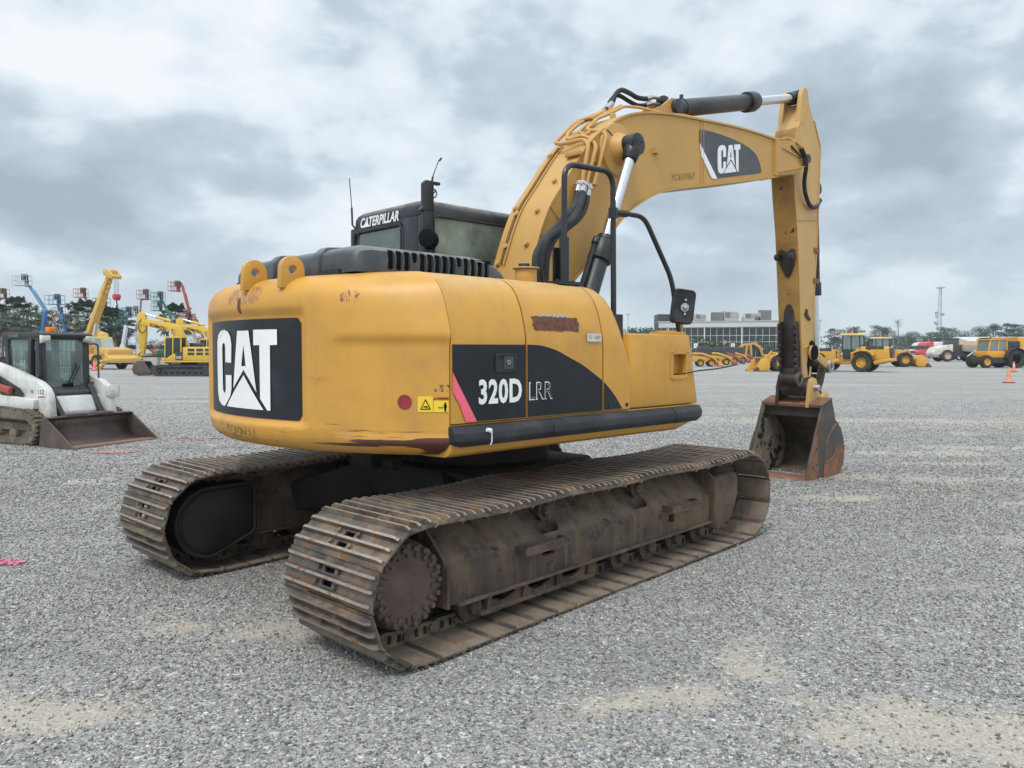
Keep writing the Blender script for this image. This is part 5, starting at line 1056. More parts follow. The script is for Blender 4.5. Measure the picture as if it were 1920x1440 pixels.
b = MB(); b.bar((-1.325, .02, 1.0), (-1.32, .20, 1.40), .008, .014); b.bar((-1.325, .08, 1.0), (-1.32, .25, 1.34), .008, .014); b.box(-1.345, -1.31, -.06, .12, .96, 1.03); b.build('wiper', ink, CC)
b = MB(); letters(b, 'CASE', lambda u, v: (-2.18+u, -.484, 1.868+v), .05, width=.26, bold=.02); b.build('faded_lettering', mgry, CC, fix=False, smooth=0)

# ---------------------------------------------------------------- two bright yellow excavators
def yard_exc(label, loc, rz):
    t = thing('tracked_excavator', label, 'excavator', loc, rz, 'bright yellow excavators behind the loader')
    for s in (-1, 1):
        b = MB(); pts = [(-1.5, 0), (1.35, 0), (1.7, .10), (1.86, .34), (1.74, .60), (1.5, .68), (-1.6, .70), (-1.86, .58), (-1.95, .36), (-1.85, .12)]
        b.prism(pts, s*.75, s*1.25); path = [Vector((x, 0, z)) for x, z in pts+pts[:1]]
        for i in range(len(pts)):
            L = (path[i+1]-path[i]).length; d = (path[i+1]-path[i])/L; nr = Vector((d.z, 0, -d.x))
            for k in range(max(1, int(L/.16))): p = path[i]+d*(k+.5)*L/max(1, int(L/.16))+nr*.015; b.bar(p+Vector((0, s*.75, 0)), p+Vector((0, s*1.25, 0)), .03, .05, nr)
        o = b.build('track', dgry, t, smooth=0); c = MB(); c.prism([(-1.5, .14), (1.3, .14), (1.5, .34), (1.4, .56), (-1.5, .58), (-1.65, .36)], s*1.1, s*1.5); cut(o, c)
        b = MB(); b.box(-1.35, 1.2, s*1.0 if s > 0 else -1.16, s*1.16 if s > 0 else -1.0, .26, .50)
        for i in range(7): b.cyl((-1.2+.38*i, s*1.0, .2), (-1.2+.38*i, s*1.2, .2), .09, n=12)
        b.cyl((1.5, s*.9, .34), (1.5, s*1.18, .34), .22, n=18); b.cyl((-1.58, s*.9, .36), (-1.58, s*1.2, .36), .22, n=18); b.build('track_frame', dgry, o)
    b = MB(); b.cyl((0, 0, .5), (0, 0, .86), .5, n=24); b.box(-.9, .9, -.8, .8, .35, .6); b.build('undercarriage', dgry, t)
    b = MB(); b.prism([(-2.2, .86), (1.28, .86), (1.28, .98), (-2.2, .98)], -1.15, 1.15)
    b.prism([(-2.35, .95), (-.15, .98), (-.15, 1.82), (-2.2, 1.84), (-2.42, 1.6), (-2.42, 1.1)], -1.15, 1.15); b.prism([(-.15, .98), (1.1, .98), (1.1, 1.35), (-.15, 1.5)], -1.15, -.25); H = b.build('house', kyel, t, bevel=.05)
    b = MB()
    for x0 in (-2.0, -1.45, -.9):
        for z0 in (1.32, 1.56): b.box(x0, x0+.42, 1.152, 1.165, z0, z0+.16)
    b.build('vent_grille', dgry, H)
    b = MB(); b.prism([(-.12, 1.02), (.30, 1.02), (.30, 1.50), (-.12, 1.50)], 1.152, 1.162); b.mat(1); letters(b, '210', lambda u, v: (.25-u, 1.166, 1.10+v), .16, width=.32, bold=.02); b.build('number_panel', [dgry, white], H, smooth=0)
    b = MB(); x0, x1 = -.10, 1.12
    for p, q in (((.98, 1.0), (.94, 2.40)), ((.48, 1.0), (.44, 2.42)), ((-.05, 1.0), (-.05, 2.42))):
        for y in (.40, 1.12): b.bar((p[0], y, p[1]), (q[0], y, q[1]), .08, .08, (0, 1, 0))
    b.prism([(-.10, 2.38), (.96, 2.36), (1.0, 2.42), (.9, 2.48), (-.10, 2.48)], .36, 1.16); b.prism([(-.1, .98), (1.15, .98), (1.12, 1.12), (.9, 1.12), (.45, 1.42), (-.1, 1.42)], .38, 1.14); C_ = b.build('cab', kyel, t, bevel=.03)
    b = MB(); b.prism([(.0, 1.42), (.47, 1.44), (.92, 1.15), (1.08, 1.15), (.92, 2.38), (.0, 2.38)], .40, 1.145); b.build('cab_glazing', M('dark glass', (.018, .024, .024), .08, var=.2), C_)
    b = MB(); b.prism([(-.75, 1.85), (-.15, 1.85), (-.15, 2.1), (-.75, 2.05)], -.6, .2); b.cyl((-.5, -.7, 1.8), (-.5, -.7, 2.3), .05); b.build('engine_cover', dgry, t, bevel=.03)
    tp = cat2([(-.15, 1.35), (.15, 2.2), (.42, 2.95), (.62, 3.20), (.95, 3.32), (2.0, 3.50), (3.05, 3.58)], 4); bt = cat2([(3.05, 3.24), (2.0, 3.02), (1.1, 2.72), (.85, 2.45), (.62, 1.9), (.45, 1.35)], 4)
    b = MB(); b.prism(tp+bt, -.24, .10); b.cyl((1.05, -.30, 3.02), (1.05, .16, 3.02), .13, n=14); BM = b.build('boom', kyel, t, bevel=.015)
    b = MB(); letters(b, 'KOMATSU', lambda u, v: (2.38-u, .106, 3.13+v-u*.27+.0), .23, width=1.02, bold=.03); b.build('boom_lettering', ink, BM, smooth=0)
    b = MB(); b.prism([(2.74, 3.98), (2.98, 4.06), (3.24, 3.95), (3.27, 3.5), (3.15, 1.40), (2.88, 1.32), (2.72, 2.6), (2.70, 3.3)], -.20, .06); b.build('stick', kyel, t, bevel=.015)
    b = MB(); b.cyl((1.15, -.07, 3.48), (2.1, -.07, 3.75), .09, n=14); b.mat(1); b.cyl((2.1, -.07, 3.75), (2.82, -.07, 3.95), .05, n=12); b.build('stick_cylinder', [kyel, chrome], t)
    for y in (-.38, .24): b = MB(); b.cyl((.75, y, 1.4), (.92, y, 2.1), .08, n=12); b.mat(1); b.cyl((.92, y, 2.1), (1.05, y, 3.0), .05, n=12); b.build('boom_cylinder', [kyel, chrome], t)
    b = MB(); b.tube(catmull([(2.95, .10, 3.6), (3.12, .14, 3.3), (3.1, .14, 2.9), (2.85, .14, 2.75), (2.6, .14, 3.0)]), .025, 6); b.build('hose', dgry, t)
    b = MB(); b.bar((2.95, -.07, 1.65), (3.35, -.07, 1.32), .3, .12); b.bar((3.35, -.07, 1.32), (3.05, -.07, 1.05), .28, .12); b.build('bucket_link', kyel, t, bevel=.02)
    b = MB(); side = [(2.70, .92), (3.15, .95), (3.40, .72), (3.52, .40), (3.40, .12), (3.10, .02), (2.6, .05), (1.98, .26), (2.35, .38)]
    for y in (-.50, .33): b.prism(side, y, y+.03)
    b.loft([[(x, y, z) for x, z in side[:8]+[(x*.985+.04, z*.96+.02) for x, z in side[7::-1]]] for y in (-.48, .34)])
    for y in (-.45, -.2, .05, .26): b.prism([(2.05, .22), (1.86, .28), (2.06, .30)], y, y+.08)
    b.build('bucket', bktbrn, t, bevel=.01)
    return t
d1 = gy(704.5); KX = yard_exc('bright yellow excavator in full view, its brown bucket on the gravel', at(354, d1), radians(178))
K2 = copy_tree(KX); K2.location = at(412, 57.5); K2['label'] = 'bright yellow excavator half hidden, its boom showing behind the nearer one'

# ---------------------------------------------------------------- rough terrain crane
CR = thing('mobile_crane', 'yellow rough terrain crane with its boom raised and a red hook', 'crane', at(192, 66.5), radians(-33))
b = MB(); b.box(-3.6, 2.9, -.95, .95, .75, 1.30); b.box(-3.9, -1.4, -1.15, 1.15, 1.2, 2.0); b.prism([(1.6, 1.25), (2.9, 1.25), (2.9, 1.7), (1.6, 1.9)], -1.1, 1.1); b.build('chassis', cyel, CR, bevel=.04)
for x in (-2.45, 1.15):
    for y in (-1.05, 1.05): wheel(CR, x, y, .62, .48, cyel, -1 if y < 0 else 1)
b = MB(); b.box(-2.7, -1.55, -1.165, -1.15, 1.35, 1.75); b.build('side_grille', dgry, CR)
b = MB(); b.prism([(2.6, .75), (3.5, .55), (3.5, .95), (2.6, 1.35)], -1.25, 1.25); b.box(3.0, 3.4, -1.9, 1.9, .62, .85); OB = b.build('outrigger_beam', cyel, CR, bevel=.03)
for s in (-1, 1):
    b = MB(); b.bar((3.2, s*1.3, .85), (3.2, s*2.15, .12), .24, .24); b.prism(rrect(2.9, 3.5, s*2.2-.25, s*2.2+.25, .06), .0, .09, 'z'); b.build('outrigger', cyel, CR, bevel=.02)
b = MB(); b.prism([(.55, 1.2), (2.0, 1.2), (2.1, 1.75), (1.75, 2.75), (.55, 2.78)], -1.0, -.05); CB = b.build('cab', cyel, CR, bevel=.05)
b = MB(); b.prism([(.66, 1.72), (1.86, 1.78), (1.66, 2.62), (.66, 2.64)], -1.012, -.04); b.prism([(-.9, 1.72), (-.15, 1.72), (-.15, 2.6), (-.9, 2.6)], 2.08, 1.72, 'x') if 0 else None; b.build('cab_glass', M('pale glass', (.20, .27, .25), .1, var=.2), CB)
b = MB(); b.sheet([(-.92, 1.78), (-.13, 1.78), (-.15, 2.62), (-.9, 2.62)], lambda y, z: (2.115-(z-1.75)*.35, y, z)); b.build('windscreen', M('light glass', (.34, .44, .42), .1, var=.1), CB)
b = MB(); b.prism([(-2.7, 1.3), (-.4, 1.3), (.15, 1.9), (-.3, 3.1), (-2.2, 3.5), (-3.1, 3.2), (-3.3, 2.3)], .05, .75); b.prism([(-2.9, 2.0), (-1.9, 2.0), (-1.9, 3.0), (-2.9, 3.0)], -.6, .9); b.build('turret', cyel, CR, bevel=.05)
p0 = Vector((-2.1, .0, 2.7)); p1 = Vector((1.75, .0, 8.3)); d = (p1-p0).normalized(); 
b = MB(); b.bar(p0, p0+d*4.6, .50, .62, (0, 1, 0)); b.bar(p0+d*4.4, p0+d*5.5, .44, .55, (0, 1, 0)); b.bar(p0+d*5.4, p1-d*.3, .38, .48, (0, 1, 0)); n_ = Vector((d.z, 0, -d.x))
for k in (4.9, 5.4, 5.9): b.bar(p0+d*k+n_*.32, p0+d*(k+.22)+n_*.32, .3, .2, (0, 1, 0))
CBm = b.build('boom', cyel, CR, bevel=.03)
b = MB(); q = p1-d*.2; b.prism([(q.x-.55, q.z-.05), (q.x-.35, q.z+.42), (q.x+.35, q.z+.30), (q.x+.95, q.z-.20), (q.x+.85, q.z-.5), (q.x+.1, q.z-.35)], -.42, -.30); b.prism([(q.x-.55, q.z-.05), (q.x-.35, q.z+.42), (q.x+.35, q.z+.30), (q.x+.95, q.z-.20), (q.x+.85, q.z-.5), (q.x+.1, q.z-.35)], .30, .42); b.box(q.x-.45, q.x+.5, -.3, .3, q.z-.1, q.z+.25); b.cyl((q.x+.8, -.35, q.z-.3), (q.x+.8, .35, q.z-.3), .18, n=14); b.build('boom_head', cyel, CBm, bevel=.02)
b = MB(); b.cyl((-1.2, -.2, 2.4), (-.75, -.1, 3.9), .09, n=14); b.cyl((-1.2, .2, 2.4), (-.75, .1, 3.9), .09, n=14); b.build('lift_cylinder', pale, CR)
b = MB()
for y in (-.12, .12):
    for x in (.72, .92): b.tube([(q.x+x, y, q.z-.3), (q.x+.82+(x-.82)*.8, y, 6.35)], .018, 5)
b.build('hoist_rope', mgry, CR)
b = MB(); b.prism([(q.x+.60, 6.35), (q.x+1.04, 6.35), (q.x+1.10, 6.1), (q.x+.92, 5.85), (q.x+.72, 5.85), (q.x+.54, 6.1)], -.22, .22); b.mat(1); b.tube(catmull([(q.x+.82, 0, 5.9), (q.x+.82, 0, 5.6), (q.x+.95, 0, 5.45), (q.x+.82, 0, 5.3), (q.x+.70, 0, 5.42)]), .05, 6); b.build('hook_block', [M('hook red', (.42, .03, .03), .5), dgry], CR)
b = MB()
for y in (-1.1, -.6): b.tube([(.3, y, 2.0), (.3, y, 2.5), (-.3, y, 2.5), (-.3, y, 2.0)], .025, 6)
b.build('hand_rail', cyel, CR)

# ---------------------------------------------------------------- boom lifts raised behind
def lift(label, d, basket, pts, mb_, mlow=None, mbk=None, wb=1.8, base=None, thick=.26, tilt=0):
    (px, py) = basket; s = F/d
    bp_ = pts[-1]; X0, Y0, _ = at(base if base else bp_[0], d)
    t = thing('boom_lift', label, 'boom lift', (X0, Y0, 0), 0, 'boom lifts raised in the yard')
    P = [Vector(((x-960)/F*d-X0, .15*(i % 2), hz(y, d))) for i, (x, y) in enumerate(pts)]
    n = len(P)
    for i in range(n-1):
        w = .85*thick*(.62+.38*(i/(max(1, n-2)))); b = MB(); b.bar(P[i], P[i+1], w, w*1.15, (0, 1, 0)); dd = (P[i+1]-P[i]).normalized()
        b.cyl(P[i+1]+Vector((0, -w*.7, 0)), P[i+1]+Vector((0, w*.7, 0)), w*.65, n=12)
        if i == n-2 or n > 3: off = Vector((-dd.z, 0, dd.x))*w*.8; b.cyl(P[i]+dd*.3+off, P[i+1]-dd*.1+off, .045, n=8)
        b.build('boom_section', mb_ if i < n-2 or not mlow else mlow, t, bevel=.02)
    bx, bz = (px-960)/F*d-X0, hz(py, d); h = 1.0; w = wb*.92; D_ = .9
    b = MB(); r = .024
    for z in (0, .5, h):
        for y in (-D_/2, D_/2): b.tube([(bx-w/2, y, bz+z), (bx+w/2, y, bz+z)], r, 5)
        for x in (-w/2, w/2): b.tube([(bx+x, -D_/2, bz+z), (bx+x, D_/2, bz+z)], r, 5)
    for k in range(5): x = bx-w/2+w*k/4; 
    for k in range(5):
        for y in (-D_/2, D_/2): b.tube([(bx-w/2+w*k/4, y, bz), (bx-w/2+w*k/4, y, bz+h)], r, 5)
    b.box(bx-w/2, bx+w/2, -D_/2, D_/2, bz-.04, bz+.03); B_ = b.build('basket', mbk or mb_, t, smooth=0)
    b = MB(); b.box(bx+.05, bx+.55, -.25, .2, bz+.5, bz+1.15); b.box(bx+.12, bx+.4, .2, .5, bz-.1, bz+.6); b.build('control_box', dgry, B_, bevel=.03)
    b = MB(); b.bar((bx+.25, 0, bz-.02), tuple(P[0]), .16, .2, (0, 1, 0)); b.build('jib_link', mb_, t)
    e = P[-1]; b = MB(); b.bar(e, (e.x*.3, 0, 1.5), thick*1.3, thick*1.5, (0, 1, 0)); b.prism([(-1.3, .95), (1.1, .95), (1.2, 1.3), (.6, 1.75), (-1.1, 1.7)], -.8, .8); b.build('turntable', mlow or mb_, t, bevel=.05)
    b = MB(); b.box(-1.6, 1.6, -.8, .8, .42, .85); b.build('chassis', dgry, t, bevel=.03)
    for x in (-1.15, 1.15):
        for y in (-.95, .95): wheel(t, x, y, .46, .32, pale, -1 if y < 0 else 1, lugs=10)
    return t
bbk = M('galvanised rails', (.42, .44, .45), .45, metal=.4)
lift('boom lift with a red basket cut off by the left edge of the photo', 92, (6, 559), [(3, 563), (-4, 580), (-22, 640)], pinkr, tanp, redp, 1.6)
lift('tallest blue boom lift with a grey basket and a bent arm', 80, (46, 536), [(54, 532), (62, 543), (88, 582), (80, 622)], bluel, bluep, bbk, 1.6, base=74, thick=.36)
lift('blue boom lift with a straight near-upright arm beside the taller blue one', 86, (106, 571), [(112, 574), (117, 589), (127, 632)], bluep, bluep, bluel, 1.85, base=129, thick=.33)
lift('boom lift with a rusty red basket seen between the two blue arms', 104, (112, 591), [(104, 594), (101, 607), (104, 632)], pinkr, pinkr, pinkr, 1.5, base=106, thick=.3)
lift('boom lift with a red basket and red curved jib above the first palm tree', 92, (155, 558), [(161, 556), (168, 573), (180, 585), (168, 640)], redp, tanp, redp, 1.4, base=166, thick=.26)
lift('pale tan boom lift rising half hidden left of the middle palm', 98, (142, 588), [(146, 588), (139, 604), (132, 640)], tanp, tanp, pinkr, 1.2, base=132, thick=.36)
lift('green boom lift with a dark wide basket and white lower arm beside the crane boom', 90, (193, 576), [(200, 577), (205, 592), (215, 645)], grnp, pale, grnp, 1.8, base=218, thick=.32)
lift('teal boom lift with a small basket under the crane hook and a white lower arm', 88, (239, 594), [(240, 590), (237, 610), (231, 648)], tealp, pale, tealp, 1.3, base=230, thick=.36)
lift('second teal boom lift leaning left under the crane hook', 93, (252, 592), [(249, 590), (238, 592), (218, 616), (205, 640)], tealp, tealp, pale, 1.3, base=200, thick=.28)
lift('boom lift with a pink basket on a thin grey arm left of the yellow stick', 90, (272, 561), [(267, 563), (263, 590), (255, 622), (258, 645)], pinkr, pale, pinkr, 1.3, base=262, thick=.24)
lift('upper one of two green boom lifts above the yellow boom', 92, (299, 565), [(306, 564), (313, 578), (322, 598), (330, 640)], grnp, grnp, grnp, 1.4, base=330, thick=.28)
lift('lower one of two green boom lifts above the yellow boom', 98, (298, 583), [(305, 583), (309, 592), (316, 640)], grnp, grnp, grnp, 1.4, base=318, thick=.28)
lift('boom lift with a red basket and tall tan arm, rightmost in the row', 88, (331, 546), [(338, 544), (342, 532), (347, 545), (360, 605), (366, 640)], redp, tanp, redp, 1.3, base=368, thick=.30)
lift('red boom lift with its arm folded low behind the yellow booms', 84, (350, 604), [(356, 602), (362, 590), (368, 596), (376, 618), (382, 640)], redp, redp, redp, .9, base=384, thick=.22)

# ---------------------------------------------------------------- low machines and clutter behind the crane
def handler(label, px, py, m, L=4.2, boom=None, rz=0, cat='telehandler'):
    d = gy(py); t = thing('telehandler', label, cat, at(px, d), rz, 'low machines parked behind the barriers')
    b = MB(); b.prism([(-L/2, .6), (L/2, .6), (L/2, 1.1), (L*.2, 1.3), (.1, 1.75), (-L*.3, 1.8), (-L/2, 1.4)], -.9, .9); b.build('body', m, t, bevel=.08)
    b = MB(); b.prism([(-.9, 1.5), (.15, 1.5), (.0, 2.3), (-.8, 2.3)], -.85, .0); b.build('cab', dgry, t, bevel=.06)
    for x in (-L*.32, L*.32):
        for y in (-.9, .9): wheel(t, x, y, .48, .34, pale, -1 if y < 0 else 1, lugs=10)
    if boom: b = MB(); b.bar((-L*.45, .3, 1.5), (L*.9, .3, 3.6), .4, .45, (0, 1, 0)); b.build('boom', boom, t, bevel=.03)
    return t
handler('low red machine with a long tan arm slanting up to the right', 288, 679.5, redp, 3.8, tanp)
handler('small blue machine behind the crane cab', 243, 679, bluep, 2.0)
handler('dark magenta machine right of the small blue one', 257, 680, M('magenta paint', (.26, .03, .10), .5), 2.2)
handler('green machine beside the bright yellow cab', 318, 680, M('leaf green paint', (.03, .28, .11), .5), 2.8)
handler('small white machine behind the low red one', 305, 676.5, pale, 2.4)
for i, (px, m_, lb) in enumerate(((258, conc, 'grey concrete barrier left of the brown bucket'), (288, conc, 'grey concrete barrier behind the stick of the yellow excavator'), (311, conc, 'grey concrete barrier right end, by the green machine'))):
    d = gy(683.2); t = thing('barrier', lb, 'concrete barrier', at(px, d), 0, 'concrete barriers in a line'); b = MB(); b.prism([(-.3, 0), (.3, 0), (.26, .18), (.1, .35), (.08, .8), (-.08, .8), (-.1, .35), (-.26, .18)], -.95, .95, 'x'); b.build('barrier_body', conc, t, bevel=.02)
cone(177, 694.8, .78, conep, 'bright pink traffic cone beside the crane wheels')
cone(309.5, 682, .7, coneo, 'small orange traffic cone in front of the green machine')
# ---------------------------------------------------------------- wheel loaders
def wheel_loader(label, loc, rz, m=lyel, sc=1.):
    t = thing('wheel_loader', label, 'wheel loader', loc, rz, 'yellow wheel loaders'); t.scale = (sc, sc, sc)
    for x in (-1.45, 1.45):
        for y in (-.95, .95): wheel(t, x, y, .72, .58, lyel, -1 if y < 0 else 1, hub=.5)
    b = MB(); b.prism([(-3.35, .95), (-.5, .85), (-.5, 1.55), (-1.3, 1.95), (-2.9, 1.95), (-3.25, 1.75)], -.62, .62); b.prism([(-3.5, .85), (-2.3, .55), (-2.2, .85), (-3.4, 1.08)], -.95, .95); b.box(-.6, .5, -.45, .45, .55, 1.1); b.prism([(.3, .6), (2.0, .6), (2.2, 1.0), (1.5, 1.55), (.4, 1.3)], -.5, .5); Bd = b.build('body', m, t, bevel=.06)
    b = MB(); b.prism([(-3.40, 1.02), (-3.26, 1.02), (-3.22, 1.85), (-3.34, 1.78)], -.56, .56); b.box(-2.9, -1.6, -.635, .635, 1.55, 1.98); b.build('rear_grille', dgry, Bd, bevel=.03)
    b = MB(); b.sheet([(-.18, 1.12), (.18, 1.12), (0, 1.46)], lambda y, z: (-3.425+(z-1.0)*.1, y, z)); b.build('warning_triangle', M('triangle red', (.85, .10, .04), .5), Bd)
    for s in (-1, 1):
        b = MB(); b.prism([(-2.35, 1.25), (-2.2, 1.55), (-1.7, 1.72), (-1.1, 1.68), (-.75, 1.45), (-.7, 1.3), (-.82, 1.3), (-.95, 1.45), (-1.3, 1.58), (-1.8, 1.58), (-2.1, 1.42), (-2.2, 1.25)], s*.62, s*1.25); b.build('mudguard', m, t, bevel=.02)
        b = MB(); b.prism([(-2.9, 1.05), (-1.95, 1.05), (-1.95, 1.72), (-2.9, 1.72)], s*.625, s*.64); b.build('side_grille', lyel, Bd)
        b = MB(); b.box(-3.43, -3.38, s*.45 if s > 0 else -.55, s*.55 if s > 0 else -.45, 1.55, 1.65); b.build('tail_light', redp, Bd)
    b = MB(); b.box(-1.25, .15, -.62, .62, 1.5, 1.7)
    for x, y in ((-1.2, -.6), (-1.2, .6), (.1, -.6), (.1, .6), (-.55, -.61), (-.55, .61)): b.bar((x, y, 1.6), (x*.94, y*.94, 2.84), .08, .08)
    b.prism([(-1.2, 1.0), (.05, 1.0), (.15, 1.75), (-1.2, 1.75)], -.6, .6); C_ = b.build('cab', dgry, t, bevel=.02)
    b = MB(); b.prism([(-1.42, 2.80), (.30, 2.80), (.36, 2.88), (.2, 2.96), (-1.35, 2.96)], -.72, .72); b.build('roof', M('cream roof', (.66, .50, .24), .5), C_, bevel=.03)
    b = MB(); b.loft([[(-1.19, -.595, 1.72), (.10, -.595, 1.72), (.10, .595, 1.72), (-1.19, .595, 1.72)], [(-1.13, -.56, 2.8), (.09, -.56, 2.8), (.09, .56, 2.8), (-1.13, .56, 2.8)]]); b.build('cab_glazing', dglass, C_)
    b = MB(); b.prism([(-.85, 1.7), (-.4, 1.7), (-.4, 1.95), (-.7, 2.0), (-.75, 2.5), (-.88, 2.5)], -.25, .25); b.build('seat', ink, C_, bevel=.04)
    b = MB(); b.cyl((-.5, .3, 2.96), (-.5, .3, 3.16), .07, n=12); b.build('beacon', coneo, C_)
    b = MB(); b.tube(fillet([(-1.7, .25, 1.9), (-1.7, .25, 2.35), (-1.9, .25, 2.5)], .1), .06, 10); b.build('exhaust', dgry, t)
    for s in (-1, 1): b = MB(); b.prism([(.5, 1.55), (.9, 1.75), (2.0, 1.35), (2.75, .55), (2.6, .35), (2.2, .55), (1.6, 1.1), (.6, 1.25)], s*.52, s*.40); b.build('loader_arm', m, t, bevel=.02)
    b = MB(); b.cyl((.6, 0, 1.35), (2.0, 0, 1.6), .09); b.bar((1.9, 0, 1.75), (2.6, 0, .8), .2, .12); b.build('tilt_linkage', m, t)
    b = MB(); sd_ = [(2.45, .10), (3.75, .02), (3.78, .06), (3.10, 1.12), (2.72, 1.18), (2.42, .85), (2.36, .4)]
    for y in (-1.32, 1.29): b.prism(sd_, y, y+.04)
    b.loft([[(x, y, z) for x, z in [(3.75, .02), (2.6, .06), (2.42, .3), (2.40, .75), (2.65, 1.12), (3.05, 1.16), (3.0, 1.12), (2.7, 1.07), (2.48, .74), (2.5, .34), (2.65, .12), (3.7, .07)]] for y in (-1.3, 1.3)]); BK_ = b.build('bucket', m, t, bevel=.01)
    b = MB(); b.prism([(3.2, .03), (3.82, .0), (3.82, .05), (3.5, .42), (3.3, .35)], -1.335, -1.321); b.prism([(3.2, .03), (3.82, .0), (3.82, .05), (3.5, .42), (3.3, .35)], 1.331, 1.345); b.box(3.4, 3.84, -1.33, 1.33, .0, .04); b.build('worn_edge', bktbrn, BK_)
    return t
W1 = wheel_loader('yellow wheel loader half hidden behind the stick, bucket pointing left', at(1489, 59.2), radians(176), sc=.9)
def more(o, label, loc, rz, sc=None):
    c = copy_tree(o); c['label'] = label; c.location = loc; c.rotation_euler = (0, 0, rz)
    if sc: c.scale = (sc,)*3
    return c
more(W1, 'yellow wheel loader seen from behind with a red warning triangle', at(1586, 59), radians(140), .98)
more(W1, 'yellow wheel loader with its bucket pointing right at the white hauler', at(1661, 75), radians(-9), .98)

# ---------------------------------------------------------------- haulers and trucks on the right
AW = thing('dump_truck', 'dirty white articulated dump truck with black cab facing left', 'dump truck', at(1790, 109), radians(180))
dw = M('dirty white paint', (.60, .57, .50), .55, var=.08, dirt=(.36, .30, .21), ds=1.2, dt=(.45, .7), da=.7)
b = MB(); b.prism([(.9, 1.1), (3.6, .95), (3.62, 1.3), (3.2, 1.95), (2.2, 2.25), (.9, 2.45)], -1.1, 1.1); b.build('hood', dw, AW, bevel=.08)
b = MB(); b.prism([(2.9, .6), (3.75, .6), (3.75, .95), (2.9, 1.05)], -1.25, 1.25); b.build('bumper', mgry, AW, bevel=.05)
b = MB(); b.prism([(-.1, 1.9), (1.5, 1.9), (1.25, 3.2), (-.1, 3.2)], -.8, .8); b.build('cab', M('dark cab glass', (.04, .055, .06), .15, var=.3), AW, bevel=.06); b = MB(); b.box(-.15, 1.35, -.85, .85, 3.18, 3.30); b.build('cab_roof', dgry, AW, bevel=.03)
b = MB(); b.box(-.8, .9, -.9, .9, .7, 1.3); b.box(-4.5, -.5, -.6, .6, .8, 1.2); b.box(-.6, .9, -1.0, 1.0, 1.2, 2.4); b.build('chassis', dgry, AW, bevel=.04)
b = MB(); b.prism([(-.4, 1.5), (-.3, 2.3), (-4.8, 2.45), (-5.4, 2.2), (-4.6, 1.35), (-3.0, 1.2)], -1.35, 1.35); b.build('dump_body', M('dump body olive', (.27, .25, .20), .6, var=.12), AW, bevel=.05)
b = MB(); b.bar((-.9, 1.4, .75), (-2.8, 1.4, 2.1), .12, .12); b.build('hoist_cylinder', pale, AW)
for x in (1.75, -2.2, -3.9):
    for y in (-1.1, 1.1): wheel(AW, x, y, .84, .55, tanp, -1 if y < 0 else 1, lugs=16)
OR = thing('tractor', 'orange articulated tractor with big rear tyres by the right edge', 'tractor', at(1873, 71), radians(187))
b = MB(); b.prism([(-.2, 1.0), (2.2, .95), (2.1, 1.45), (.35, 1.55), (.3, 2.95), (-.2, 2.95)], -.7, .7) if 0 else None
b.prism([(-3.0, 1.05), (.1, .95), (.1, 1.5), (-.35, 1.62), (-1.0, 1.8), (-2.2, 1.85), (-3.0, 1.4)], -.75, .75); b.prism([(.1, .95), (1.85, .95), (1.85, 1.55), (.1, 1.55)], -.85, .85); b.build('body', oyel, OR, bevel=.06)
b = MB()
for x, x2 in ((1.7, 1.52), (.75, .70), (-.12, -.1)):
    for y in (-.78, .78): b.bar((x, y, 1.5), (x2, y*.92, 2.62), .12, .12)
b.prism([(-.3, 2.58), (1.7, 2.52), (1.75, 2.62), (1.3, 2.72), (-.3, 2.72)], -.85, .85); OC = b.build('cab', oyel, OR, bevel=.03)
b = MB(); b.box(-.3, 1.6, -.8, .8, 2.722, 2.78); b.cyl((1.2, .3, 2.78), (1.2, .3, 2.9), .05); b.build('roof_pad', dgry, OC, bevel=.02)
b = MB(); b.loft([[(-.1, -.76, 1.56), (1.72, -.76, 1.56), (1.72, .76, 1.56), (-.1, .76, 1.56)], [(-.1, -.69, 2.58), (1.52, -.69, 2.58), (1.52, .69, 2.58), (-.1, .69, 2.58)]]); b.build('cab_glazing', dglass, OC)
b = MB(); b.prism([(.3, 1.55), (.7, 1.55), (.7, 1.8), (.45, 1.85), (.4, 2.3), (.28, 2.3)], -.25, .25); b.build('seat', ink, OC, bevel=.04)
b = MB(); b.box(-.4, 2.4, -.8, .8, .45, .95); b.build('chassis', dgry, OR, bevel=.03)
for y in (-.85, .85): wheel(OR, 2.0, y, .58, .42, lyel, -1 if y < 0 else 1); wheel(OR, -.75, y*1.12, .84, .66, ink, -1 if y < 0 else 1, hub=.5); wheel(OR, -2.6, y*1.12, .84, .66, ink, -1 if y < 0 else 1, hub=.5)
for s in (-1, 1): b = MB(); b.lathe([(.95, s*.62), (.95, s*1.32), (.99, s*1.32), (.99, s*.62)], (-.75, 0, .86), (0, 1, 0), 32); o = b.build('mudguard', dgry, OR); c = MB(); c.box(-3, 2, -2, 2, -1, .95); cut(o, c)
b = MB(); b.box(-1.6, -.3, -.6, .6, 1.85, 2.45); b.cyl((-.5, -.5, 1.8), (-.5, -.5, 2.75), .07); b.build('engine_deck', dgry, OR, bevel=.05)
YD = thing('dump_truck', 'orange dump truck bed rising behind the orange tractor', 'dump truck', at(1925, 78), radians(175))
b = MB(); b.prism([(-2.6, 1.5), (1.0, 1.5), (1.4, 2.0), (1.6, 2.95), (1.0, 2.9), (.6, 2.4), (-2.8, 2.7)], -1.2, 1.2); b.build('dump_body', oyel, YD, bevel=.04); b = MB(); b.box(-2.5, 2.2, -.9, .9, .7, 1.4); b.build('chassis', dgry, YD)
for x in (-1.8, 1.5):
    for y in (-1.0, 1.0): wheel(YD, x, y, .7, .5, lyel, -1 if y < 0 else 1, lugs=14)
